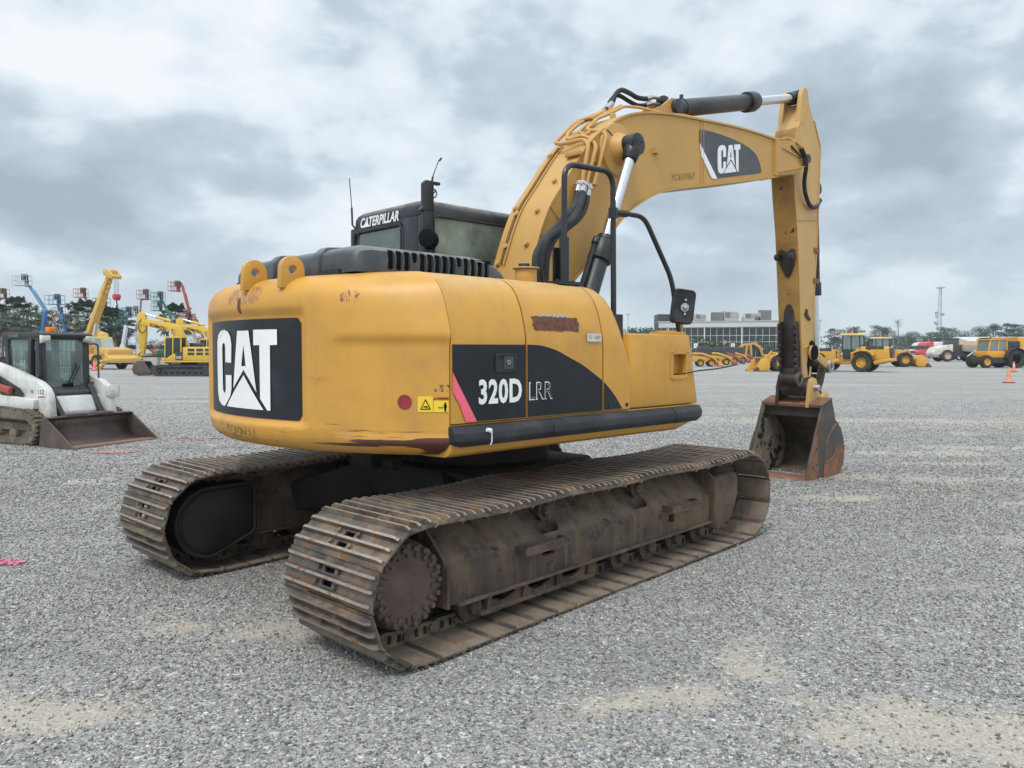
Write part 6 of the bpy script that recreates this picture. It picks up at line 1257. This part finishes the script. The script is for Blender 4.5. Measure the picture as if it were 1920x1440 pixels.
TL = thing('dump_truck', 'tan dump truck parked behind the white dump truck', 'dump truck', at(1822, 121), radians(180))
b = MB(); b.prism([(-2.2, 1.7), (2.0, 1.7), (2.4, 2.1), (2.0, 3.0), (-1.9, 3.05), (-2.5, 2.4)], -1.2, 1.2)
for i in range(7): b.box(-2.0+i*.6, -1.85+i*.6, -1.26, -1.2, 1.75, 2.95)
b.build('dump_body', M('tan paint', (.52, .33, .17), .6), TL, bevel=.03); b = MB(); b.box(-2.6, 3.4, -.9, .9, .7, 1.6); b.build('chassis', dgry, TL)
for x in (-1.8, -.6, 2.6):
    for y in (-1.0, 1.0): wheel(TL, x, y, .6, .45, pale, -1 if y < 0 else 1, lugs=10)
def lorry(label, px, d, m, rz=0, group='road trucks and cars parked beyond the cones'):
    t = thing('road_truck', label, 'truck', at(px, d), rz, group)
    b = MB(); b.prism([(-1.4, .7), (2.4, .7), (2.45, 1.15), (2.2, 1.45), (.9, 1.75), (.55, 2.6), (.1, 3.1), (-1.4, 3.3)], -1.1, 1.1); b.build('body', m, t, bevel=.10)
    b = MB(); b.prism([(.62, 1.85), (.98, 1.85), (.70, 2.5), (.45, 2.5)], -1.11, 1.11); b.prism([(-.3, 1.85), (.5, 1.85), (.4, 2.45), (-.3, 2.45)], -1.115, 1.115); b.build('window', dgry, t)
    for x in (-2.0, 1.55):
        for y in (-.95, .95): wheel(t, x, y, .5, .3, pale, -1 if y < 0 else 1, lugs=8)
    b = MB(); b.box(-3.4, -1.2, -.5, .5, .6, .9); b.build('chassis', dgry, t); return t
lorry('red road truck between two white ones beyond the cones', 1731, 150, M('truck red', (.52, .03, .05), .3), radians(195))
lorry('white road truck right of the red one', 1748, 152, wht, radians(190)); lorry('white road truck left of the red one', 1719, 158, wht, radians(190))
def car(label, px, d, m, rz=0):
    t = thing('parked_car', label, 'car', at(px, d), rz, 'road trucks and cars parked beyond the cones')
    b = MB(); b.prism([(-2.3, .4), (2.3, .4), (2.35, .8), (1.3, .98), (.7, 1.0), (-2.2, 1.02), (-2.35, .8)], -.9, .9); b.prism([(-1.9, 1.0), (1.1, 1.0), (.4, 1.5), (-1.5, 1.52)], -.75, .75); b.build('body', m, t, bevel=.08)
    b = MB(); b.prism([(-1.65, 1.05), (.85, 1.05), (.35, 1.42), (-1.4, 1.43)], -.765, .765); b.build('window', dgry, t)
    for x in (-1.45, 1.45):
        for y in (-.85, .85): wheel(t, x, y, .34, .22, pale, -1 if y < 0 else 1, lugs=6)
car('dark grey car left of the white road truck, under the trees', 1702, 150, mgry, 2.9); car('black car behind the dark grey one, under the trees', 1708, 162, dgry, 2.9); car('dark car low against the trees, by the loader bucket', 1690, 166, dgry, 3.1)
cone(1892, 718, .80, conef, 'faded orange traffic cone standing nearest on the right'); cone(1901, 697.3, .78, coneo, 'striped orange traffic cone in front of the orange tractor tyre', stripes=1)
for px, py, lb in ((1727, 674.5, 'pink traffic cone left of the white dump truck, in front of the red truck'), (1738, 676.5, 'pink traffic cone by the nose of the white dump truck'), (1757, 675.5, 'pink traffic cone at the wheel of the white dump truck'), (1765, 674, 'pink traffic cone hidden behind the white dump truck wheel')): cone(px, py, .95, conep, lb)
cone(1338, 687.5, .42*1.0, coneo, 'orange traffic cone right of the nearest small loader'); cone(1408, 674.5, .6, conep, 'pink traffic cone under the mini excavator arm')

# ---------------------------------------------------------------- skid steers and mini excavator in front of the building
def skid(label, loc, rz, m, redarm=0):
    t = thing('skid_steer', label, 'skid steer loader', loc, rz, 'skid steer loaders in a row')
    for x in (-.55, .50):
        for y in (-.72, .72): wheel(t, x, y, .37, .28, lyel, -1 if y < 0 else 1, lugs=12)
    b = MB(); b.prism([(-1.25, .45), (.9, .45), (1.0, .8), (.5, 1.0), (-1.2, 1.15)], -.55, .55); b.build('body', m, t, bevel=.04)
    b = MB(); b.prism([(-.8, .95), (.62, .85), (.58, 1.3), (.42, 2.0), (-.78, 2.02)], -.50, .50); C_ = b.build('cab', dgry, t, bevel=.05)
    for s in (-1, 1): b = MB(); b.prism([(-1.3, 1.22), (-1.15, 1.42), (-.3, 1.36), (.7, 1.04), (1.22, .52), (1.26, .3), (1.1, .3), (1.0, .52), (.55, .86), (-.4, 1.18)], s*.68, s*.56); b.build('lift_arm', redp if redarm and s < 0 and redarm > 1 else m, t, bevel=.02)
    b = MB(); b.prism([(1.15, .05), (1.75, .02), (1.78, .05), (1.35, .55), (1.2, .5)], -.85, .85); b.build('bucket', lyel if redarm == 0 else (redp if redarm == 1 else bktbrn), t, bevel=.02); return t
S1 = skid('yellow skid steer loader nearest in the row, dark cab', at(1322, 76.5), radians(-6), lyel)
skid('skid steer loader with a red attachment, second in the row', at(1352, 84), radians(-12), lyel, 1); skid('skid steer loader with a brown bucket, in the middle of the row', at(1368, 91), radians(-12), lyel, 3); skid('skid steer loader with a red bucket beside the sign 5', at(1384, 97), radians(-12), lyel, 1); skid('skid steer loader last in the row by the pink cone', at(1394, 104), radians(-14), lyel, 3)
def mini(label, loc, rz):
    t = thing('mini_excavator', label, 'mini excavator', loc, rz, 'mini excavators by the building')
    for s in (-1, 1): b = MB(); b.prism([(-.8, 0), (.8, 0), (1.0, .2), (.85, .42), (-.85, .42), (-1.0, .2)], s*.4, s*.75); b.build('track', dgry, t, bevel=.03)
    b = MB(); b.box(-.9, .7, -.7, .7, .5, 1.1); b.build('house', lyel, t, bevel=.06); b = MB(); b.box(-.5, .55, -.1, .65, 1.1, 2.3); b.build('cab', dgry, t, bevel=.05)
    b = MB(); b.prism([(.5, .8), (.8, .8), (1.2, 1.9), (1.9, 2.35), (2.7, 2.25), (2.75, 2.45), (1.8, 2.6), (1.0, 2.15)], -.25, -.05); b.build('boom', lyel, t, bevel=.02); b = MB(); b.prism([(2.6, 2.5), (2.8, 2.5), (2.95, .9), (2.75, .85)], -.24, -.06); b.build('stick', lyel, t); b = MB(); b.prism([(2.7, .9), (3.1, .8), (3.1, .4), (2.6, .3), (2.4, .55)], -.4, .1); b.build('bucket', bktbrn, t); return t
mini('yellow mini excavator with its arm bent up over a brown bucket', at(1441, 98), radians(178)); mini('yellow mini excavator with its arm reaching low right of the sign 5', at(1372, 112), radians(2))

# ---------------------------------------------------------------- auction building, roof units, signs
BD, BXL, BXR = 146., (1237-960)/F*150, (1537-960)/F*140
BL_ = thing('office_building', 'low white office building with a long dark glass front', 'building', (0, 0, 0), 0)
p0 = Vector((BXL, 150, 0)); p1 = Vector((BXR, 140.5, 0)); bu = (p1-p0).normalized(); bn = Vector((bu.y, -bu.x, 0)); BLn = (p1-p0).length
BL_.location = p0; BL_.rotation_euler = (0, 0, atan2(bu.y, bu.x))
metal = M('white ribbed cladding', (.52, .52, .515), .5, var=.05, vs=.3, dirt=(.5, .49, .46), ds=.6, dt=(.5, .8), da=.5)
b = MB(); b.box(0, BLn, .35, 24, .0, 6.25); b.build('wall', conc, BL_)
b = MB(); b.box(-.25, BLn+.2, -.25, 24.2, 6.0, 7.02)
for i in range(int(BLn/.45)): b.box(i*.45, i*.45+.12, -.30, -.25, 6.02, 7.0)
FA = b.build('fascia', metal, BL_); b = MB(); b.box(-.4, BLn+.35, -.42, 24.3, 7.02, 7.2); b.build('roof_edge', M('eaves grey', (.42, .42, .42), .6), BL_)
dg = M('dark tinted glazing', (.008, .016, .018), .06, var=.4, vs=.12)
b = MB(); b.box(0, BLn, .25, .33, .2, 6.0); b.build('glazing', dg, BL_)
b = MB(); n = int(BLn/1.19)
for i in range(n+1): x = min(i*1.19, BLn-.1); b.box(x, x+.065, .12, .24, .2, 6.0)
for z in (.25, 1.85, 3.15, 4.35, 5.9): b.box(0, BLn, .10, .238, z, z+.075)
b.build('mullions', wht, BL_)
for i in range(5): b = MB(); x = 1.5+i*6.85; b.box(x, x+.22, -.15, .09, 0, 6.0); b.build('column', wht, BL_)
hv = M('roof unit grey', (.40, .41, .37), .6, var=.1, vs=2); hvd = M('roof unit dark', (.16, .155, .14), .6, var=.2)
def unit(px0, px1, py, slope, lb, dk=0):
    d = 152; x0, x1 = (px0-960)/F*d, (px1-960)/F*d; z1 = hz(py, d); t = thing('roof_unit', lb, 'roof unit', ((x0+x1)/2, d, 7.2), 0, 'air units on the office roof'); w = (x1-x0)/2; h = z1-7.2
    b = MB(); b.prism([(-w, .25), (w*(.8 if slope > 0 else 1), .25), (w*(1 if slope > 0 else 1), h*.45), (w*(.7 if slope > 0 else 1), h), (-w*(.7 if slope < 0 else 1), h), (-w, h*.5 if slope < 0 else h)], -1., 1.); b.box(-w*.8, w*.8, -.8, .8, 0, .25); o = b.build('housing', hv if not dk else hvd, t, bevel=.03)
    b = MB(); b.box(-w*.9, -w*.2 if dk == 0 else w*.9, -1.02, -1.0, h*.4, h*.9)
    for k in range(6): b.box(-w*.9, w*.9, -1.04, -1.02, h*(.35+.1*k), h*(.37+.1*k))
    b.build('louvre', hvd, o)
for a_ in ((1301, 1321, 589, 0, 'small green-grey roof unit at the left, near the mirror'), (1334, 1352, 586, 0, 'square brown-grey roof unit next to the wide sloping one', 1), (1354, 1383, 584, 1, 'wide roof unit with its right side sloping'), (1392, 1422, 587, -1, 'wide roof unit with its left side sloping'), (1423, 1442, 582, 0, 'tall dark louvred roof unit by the excavator stick', 1), (1411, 1424, 594, 0, 'low pipe-covered roof unit in front of the tall louvred one')): unit(*a_)
t = thing('dark_block', 'black windowless block rising behind the left end of the office building', 'building', at(1247, 158), radians(-2)); b = MB(); b.box(-1.45, 1.45, 0, 6, 0, hz(590.5, 158)); b.build('wall', M('black cladding', (.016, .018, .021), .5), t, bevel=.03)
b = MB(); b.box(-1.5, 1.5, -.05, 6.05, hz(590.5, 158), hz(590.5, 158)+.12); b.build('roof_edge', dgry, t)
t = thing('warehouse', 'long beige metal warehouse low under the pines on the right', 'building', at(1880, 168), 0); b = MB(); b.box(-7.5, 12, 0, 10, 0, 3.6); b.build('wall', M('beige cladding', (.50, .48, .42), .6), t); b = MB(); b.prism([(-.4, 3.6), (10.4, 3.6), (5, 4.6)], -7.8, 12.2, 'x'); b.build('roof', pale, t)
def sign(px, txt, lb):
    d = 99; t = thing('number_sign', lb, 'sign', at(px, d), 0, 'numbered row signs'); z = hz(652.3, d); b = MB(); b.box(-.24, .24, -.02, .02, z, z+.58); o = b.build('board', white, t); b = MB(); letters(b, txt, lambda u, v: (-.09+u, -.024, z+.14+v), .30, width=.18, bold=.03); b.build('digit', ink, o, smooth=0); b = MB(); b.cyl((0, .04, 0), (0, .04, z+.4), .03, n=8); b.build('post', mgry, t)
sign(1304, '4', 'white sign with the number 4 on a post'); sign(1373.5, '5', 'white sign with the number 5 on a post')

# ---------------------------------------------------------------- mast, lamp pole
t = thing('lattice_mast', 'tall grey lattice communications mast with antennas and a flat top', 'mast', at(1760, 350), .3)
H_ = hz(541, 350); galv = M('galvanised steel', (.30, .32, .34), .5, var=.1); b = MB()
def leg(k, z): a_ = 2*pi*k/3; r = lerp(1.5, .55, z/H_); return Vector((r*cos(a_), r*sin(a_), z))
for k in range(3):
    b.tube([leg(k, 0), leg(k, H_)], .10, 5); n = 16
    for i in range(n): b.tube([leg(k, H_*i/n), leg(k+1, H_*(i+1)/n)], .055, 4); b.tube([leg(k, H_*i/n), leg(k+1, H_*i/n)], .05, 4)
MT = b.build('lattice', galv, t, smooth=0)
b = MB(); b.lathe([(1.9, 0), (1.9, .35), (.3, .5)], (0, 0, H_), (0, 0, 1), 12); b.build('top_platform', galv, MT)
for z, x in ((H_*.62, -2.1), (H_*.60, 1.8), (H_*.57, -1.9), (H_*.47, -2.6), (H_*.45, -1.7), (H_*.38, 1.5)): b = MB(); b.box(x-.5, x+.5, -.3, .3, z-.6, z+.6); b.tube([(x, 0, z), (0, 0, z)], .07, 5); b.build('antenna', galv, MT)
t = thing('lamp_pole', 'thin distant lamp pole left of the black block', 'lamp pole', at(1177, 210), 0); b = MB(); b.cyl((0, 0, 0), (0, 0, hz(591, 210)), .12, .07, 8); b.build('pole', galv, t); b = MB(); b.box(-.6, .6, -.2, .2, hz(591, 210), hz(591, 210)+.3); b.build('lamp_head', galv, t)
# ---------------------------------------------------------------- trees
leafA = M('pine foliage', (.042, .062, .038), .8, var=.4, vs=.8, spec=.2); leafB = M('broad foliage', (.052, .084, .040), .75, var=.4, vs=.7, spec=.2); leafC = M('palm frond', (.048, .074, .040), .65, var=.4, vs=1.2, spec=.3)
leafD = M('dry frond', (.17, .13, .07), .8, var=.3, vs=2); bark = M('bark', (.085, .068, .055), .9, var=.3, vs=3, bump=.3, bs=12); leafE = M('shrub foliage', (.045, .075, .03), .7, var=.4, vs=2)
def leaves(b, c, r, n, size, rs, flat=0.):
    for _ in range(n):
        while 1:
            p = Vector((rs.uniform(-1, 1), rs.uniform(-1, 1), rs.uniform(-1, 1)))
            if .25 < p.length < 1: break
        p = Vector((c[0]+p.x*r[0], c[1]+p.y*r[1], c[2]+p.z*r[2])); u = Vector((rs.gauss(0, 1), rs.gauss(0, 1), rs.gauss(0, 1)*(1-flat))).normalized(); w = u.orthogonal().normalized(); w = (w*cos(rs.random()*6)+u.cross(w)*sin(rs.random()*6)).normalized()
        s = size*rs.uniform(.6, 1.4); b.add([p-u*s*.5, p+w*s*.32, p+u*s*.5, p-w*s*.32], [(0, 1, 2, 3)])
def tree(kind, label, loc, h, seed, group, cw=1.):
    rs = random.Random(seed); t = thing('pine_tree' if kind == 'pine' else 'broad_tree', label, 'tree', loc, rs.random()*6, group)
    tb = MB(); fb = MB(); lean = Vector((rs.uniform(-.05, .05), rs.uniform(-.05, .05), 0))*h
    tip = Vector((lean.x, lean.y, h*.94)); tb.tube(catmull([(0, 0, 0), (lean.x*.2, lean.y*.2, h*.3), (lean.x*.6, lean.y*.6, h*.65), tip], 3), [h*.022*(1-.085*k) for k in range(10)], 7)
    n = 11 if kind == 'pine' else 13
    for i in range(n):
        f = (.42+.56*(i/(n-1))**.9) if kind == 'pine' else (.30+.62*i/(n-1)); a_ = i*2.4+rs.uniform(-.5, .5); R_ = h*cw*(.20 if kind == 'pine' else .24)*(1.15-.75*max(0, f-.45))*rs.uniform(.55, 1.1)
        base = Vector((lean.x*f, lean.y*f, h*f*.93)); e = base+Vector((cos(a_)*R_, sin(a_)*R_, h*rs.uniform(.0, .06))); tb.tube([base, (base+e)/2+Vector((0, 0, h*.01)), e], [h*.008, h*.006, h*.003], 5)
        k = h*rs.uniform(.055, .09)*cw; rr_ = (k*1.6, k*1.6, k*.75) if kind == 'pine' else (k*1.5, k*1.5, k*1.25)
        leaves(fb, e, rr_, 120 if kind == 'pine' else 150, h*.030, rs, .4 if kind == 'pine' else 0); leaves(fb, (base+e)/2+Vector((0, 0, k*.5)), (rr_[0]*.9, rr_[1]*.9, rr_[2]*.9), 80, h*.028, rs)
    leaves(fb, tip, (h*.08*cw, h*.08*cw, h*.06), 70, h*.026, rs)
    tb.build('trunk', bark, t, fix=False); fb.build('crown', leafA if kind == 'pine' else leafB, t, fix=False, smooth=0); return t
def palm(label, loc, h, R_, seed):
    rs = random.Random(seed); t = thing('palm_tree', label, 'palm tree', loc, rs.random()*6, 'cabbage palms')
    b = MB(); b.tube([(0, 0, 0), (.05, 0, h*.5), (0, .05, h)], [.34, .28, .30], 10)
    for i in range(60): a_ = rs.random()*6.28; z = h*(.35+.62*rs.random()); p = Vector((.28*cos(a_), .28*sin(a_), z)); b.bar(p, p+Vector((cos(a_)*.16, sin(a_)*.16, .22)), .07, .03)
    b.build('trunk', bark, t)
    fb = MB(); n = 58
    for i in range(n):
        a_ = i*2.399; el = lerp(1.35, -.75, (i+.5)/n)+rs.uniform(-.15, .15); L = R_*rs.uniform(.62, .85); d = Vector((cos(a_)*cos(el), sin(a_)*cos(el), sin(el))); c = Vector((0, 0, h))+d*.2; e = c+d*L+Vector((0, 0, -L*.12)); s = d.cross(Vector((0, 0, 1))); s = s.normalized() if s.length > .1 else Vector((1, 0, 0)); up = s.cross(d)
        fb.mat(1 if el < -.55 else 0); fb.bar(c, e, .04, .03)
        for k in range(15):                                          # fan of drooping blades
            g_ = lerp(-1.5, 1.5, k/14); w = (d*cos(g_)+s*sin(g_)).normalized(); l = R_*.42*rs.uniform(.8, 1.15)*(1-.18*abs(g_)); m_ = e+w*l*.55; q = e+w*l+Vector((0, 0, -l*.38)); o_ = w.cross(up).normalized()*.10
            fb.add([e-o_*.3, m_-o_, q, m_+o_, e+o_*.3], [(0, 1, 3, 4), (1, 2, 3)])
    fb.build('crown', [leafC, leafD], t, fix=False, smooth=0); return t
palm('dense cabbage palm behind the loader cab at the left edge', at(34, 94), hz(596, 94), 2.7, 1)
palm('cabbage palm in the middle, left of the crane boom', at(166, 88), hz(600, 88), 2.6, 2)
palm('cabbage palm right of the crane boom', at(209, 90), hz(612, 90), 2.3, 3)
palm('cabbage palm showing only its head above the bright yellow boom', at(333, 96), hz(600, 96), 2.2, 4)
palm('cabbage palm leaning in behind the crane boom, right crown', at(224, 96), hz(608, 96), 1.9, 5)
G1 = 'tall pines behind the boom lifts'
for i, (px, py, d, k, lb) in enumerate(((6, 574, 128, 'pine', 'tall pine at the left edge behind the cabbage palm'), (24, 588, 140, 'broad', 'rounded tree under the tall pine at the left edge'), (58, 578, 132, 'pine', 'flat-topped pine between the palm and the bent blue arm'), (78, 590, 126, 'pine', 'pine behind the bent blue arm'), (104, 580, 120, 'pine', 'wide flat pine between the two blue arms'), (130, 588, 126, 'pine', 'open pine right of the straight blue arm'), (148, 596, 134, 'broad', 'dark tree behind the middle palm'))):
    tree(k, lb, at(px, d), hz(py, d), 20+i, G1, 1.25)
G2 = 'pines along the right side of the yard'
for i, (px, py, d, k, lb) in enumerate(((1562, 616, 215, 'pine', 'pine behind the roof of the rear-facing loader'), (1588, 613, 220, 'broad', 'broad tree over the rear-facing loader'), (1606, 614, 210, 'pine', 'spiky pine between two loader cabs'), (1648, 611, 200, 'pine', 'thin open pine above the right-hand loader cab'), (1664, 614, 206, 'pine', 'pine right of the thin open pine'), (1700, 624, 190, 'broad', 'pale green bushy tree above the dark parked cars'), (1716, 621, 196, 'broad', 'light green tree next to the pale green bushy one'), (1742, 622, 205, 'pine', 'dark pine left of the mast foot'), (1768, 614, 210, 'pine', 'tall dark pine at the foot of the mast'), (1786, 615, 206, 'broad', 'broad dark tree right of the mast foot'), (1808, 620, 200, 'broad', 'round tree above the white dump truck bed'), (1838, 613, 205, 'pine', 'pine with a thin forked top over the beige warehouse'), (1862, 609, 205, 'pine', 'flat layered pine over the orange tractor'), (1884, 606, 208, 'pine', 'tallest pine of the group on the far right'), (1908, 608, 206, 'pine', 'layered pine at the right edge'), (1928, 612, 210, 'pine', 'pine cut off by the right edge'))):
    tree(k, lb, at(px, d), hz(py, d), 50+i, G2, 1.35 if k == 'pine' else 1.5)
t = thing('bare_tree', 'tall bare dead pine with a thin twiggy top', 'tree', at(1682, 195), 0); b = MB(); h = hz(601, 195); rs = random.Random(3); b.tube([(0, 0, 0), (.2, 0, h*.5), (-.1, 0, h)], [.2, .15, .08], 6); T0 = b.build('trunk', mgry, t)
b = MB()
for i in range(26): a_ = i*2.4; z = h*rs.uniform(.78, .98); p = Vector((0, 0, z)); e = p+Vector((cos(a_)*rs.uniform(.4, 1.2), sin(a_), rs.uniform(.0, .7))); b.tube([p, e], [.05, .02], 4); b.tube([e, e+Vector((rs.uniform(-.5, .5), 0, .4))], [.03, .015], 4)
b.build('crown', mgry, t, smooth=0)
# distant wood closing the horizon
def wood(name, label, spans, seed):
    rs = random.Random(seed); fb = MB()
    for px0, px1, py0, py1, d, n in spans:
        for i in range(n):
            px = rs.uniform(px0, px1); x, y, _ = at(px, d*rs.uniform(.95, 1.1)); h = hz(rs.uniform(py0, py1), d)
            leaves(fb, (x, y, h*.5), (h*.33, h*.3, h*.5), 110, h*.085, rs); leaves(fb, (x+rs.uniform(-1, 1)*h*.2, y, h*.8), (h*.2, h*.2, h*.2), 45, h*.07, rs)
    return tag(fb.build(name, leafA, fix=False, smooth=0), label, kind='stuff')
wood('distant_wood', 'far dark wood along the horizon', ((-120, 420, 628, 645, 300, 70), (1130, 1250, 611, 618, 280, 26), (1530, 1700, 626, 634, 260, 34), (1690, 2080, 622, 632, 255, 60), (400, 1150, 632, 645, 380, 190)), 9)
for i, (px, py, d, w, lb) in enumerate(((1311, 634, 136, 1.7, 'shrub with pale flowers behind the sign 4'), (1336, 640, 135, 1.5, 'low shrub in front of the glass between the signs'), (1369, 635, 134, 1.7, 'shrub with pale flowers behind the sign 5'), (1412, 636, 133, 1.6, 'round shrub with pale flowers before the glass, right of the sign 5'), (1447, 642, 132, 1.0, 'small shrub by the excavator stick'), (318, 676, 84, .5, 'small weedy bush beside the brown excavator bucket'))):
    rs = random.Random(90+i); t = thing('shrub', lb, 'shrub', at(px, d), 0, 'shrubs'); h = hz(py, d); b = MB(); b.tube([(0, 0, 0), (.1, 0, h*.6)], [.08, .05], 6); b.build('trunk', bark, t); b = MB()
    for k in range(7): leaves(b, (rs.uniform(-1, 1)*w*.7, rs.uniform(-.5, .5), h*rs.uniform(.35, .85)), (w*.5, w*.4, h*.22), 70, .32*min(1, w), rs)
    if i < 4:
        b.mat(1)
        for k in range(5): leaves(b, (rs.uniform(-1, 1)*w*.8, -w*.3, h*rs.uniform(.6, .95)), (.2, .2, .2), 5, .3, rs)
    b.build('crown', [leafE, M('pale blossom', (.55, .50, .32), .7)], t, fix=False, smooth=0)
# pink spray marks on the gravel
pk = M('pink spray', (.62, .16, .24), .8, var=.2, vs=30); po = M('coral spray', (.58, .25, .20), .8, var=.2, vs=20)
def spray(cx, cy, L, Wd, ang, n, m, seed):
    rs = random.Random(seed); b = MB()
    for _ in range(n):
        u = rs.uniform(-L/2, L/2); v = rs.gauss(0, Wd/3)*(.6+.4*cos(u*9)); x = cx+u*cos(ang)-v*sin(ang); y = cy+u*sin(ang)+v*cos(ang); s = rs.uniform(.006, .016)*(1+cy*.05); a_ = rs.random()*6; z = gz(x, y)+rs.uniform(.010, .017)
        b.add([(x+s*cos(a_+k*1.57), y+s*sin(a_+k*1.57), z+rs.uniform(-.004, .004)) for k in range(4)], [(0, 1, 2, 3)])
    tag(b.build('paint_mark', m, fix=False, smooth=0), kind='structure')
spray(-3.93, 5.86, .34, .10, -.25, 190, pk, 1); spray(-6.35, 12.15, .75, .22, .12, 330, po, 2); spray(-5.75, 14.1, 1.0, .18, .1, 260, po, 3); spray(-9.6, 18.9, .9, .18, .1, 160, pk, 4); spray(-8.0, 25.8, 1.3, .25, 0, 150, pk, 5)
# ---------------------------------------------------------------- humid air over the yard
hm = bpy.data.materials.new('haze'); hm.use_nodes = True; nt = hm.node_tree; nt.nodes.clear()
o_ = N(nt, 'ShaderNodeOutputMaterial'); pvn = N(nt, 'ShaderNodeVolumePrincipled'); pvn.inputs['Color'].default_value = (.86, .92, .97, 1); pvn.inputs['Density'].default_value = .00045; pvn.inputs['Anisotropy'].default_value = .2
lk(nt, pvn.outputs[0], o_.inputs['Volume'])
b = MB(); b.box(-420, 420, -60, 520, -1.2, hz(541, 350)+4); tag(b.build('haze', hm, smooth=0), 'pale humid air over the yard', kind='stuff')
SC.cycles.volume_bounces = 0; SC.cycles.volume_step_rate = 5
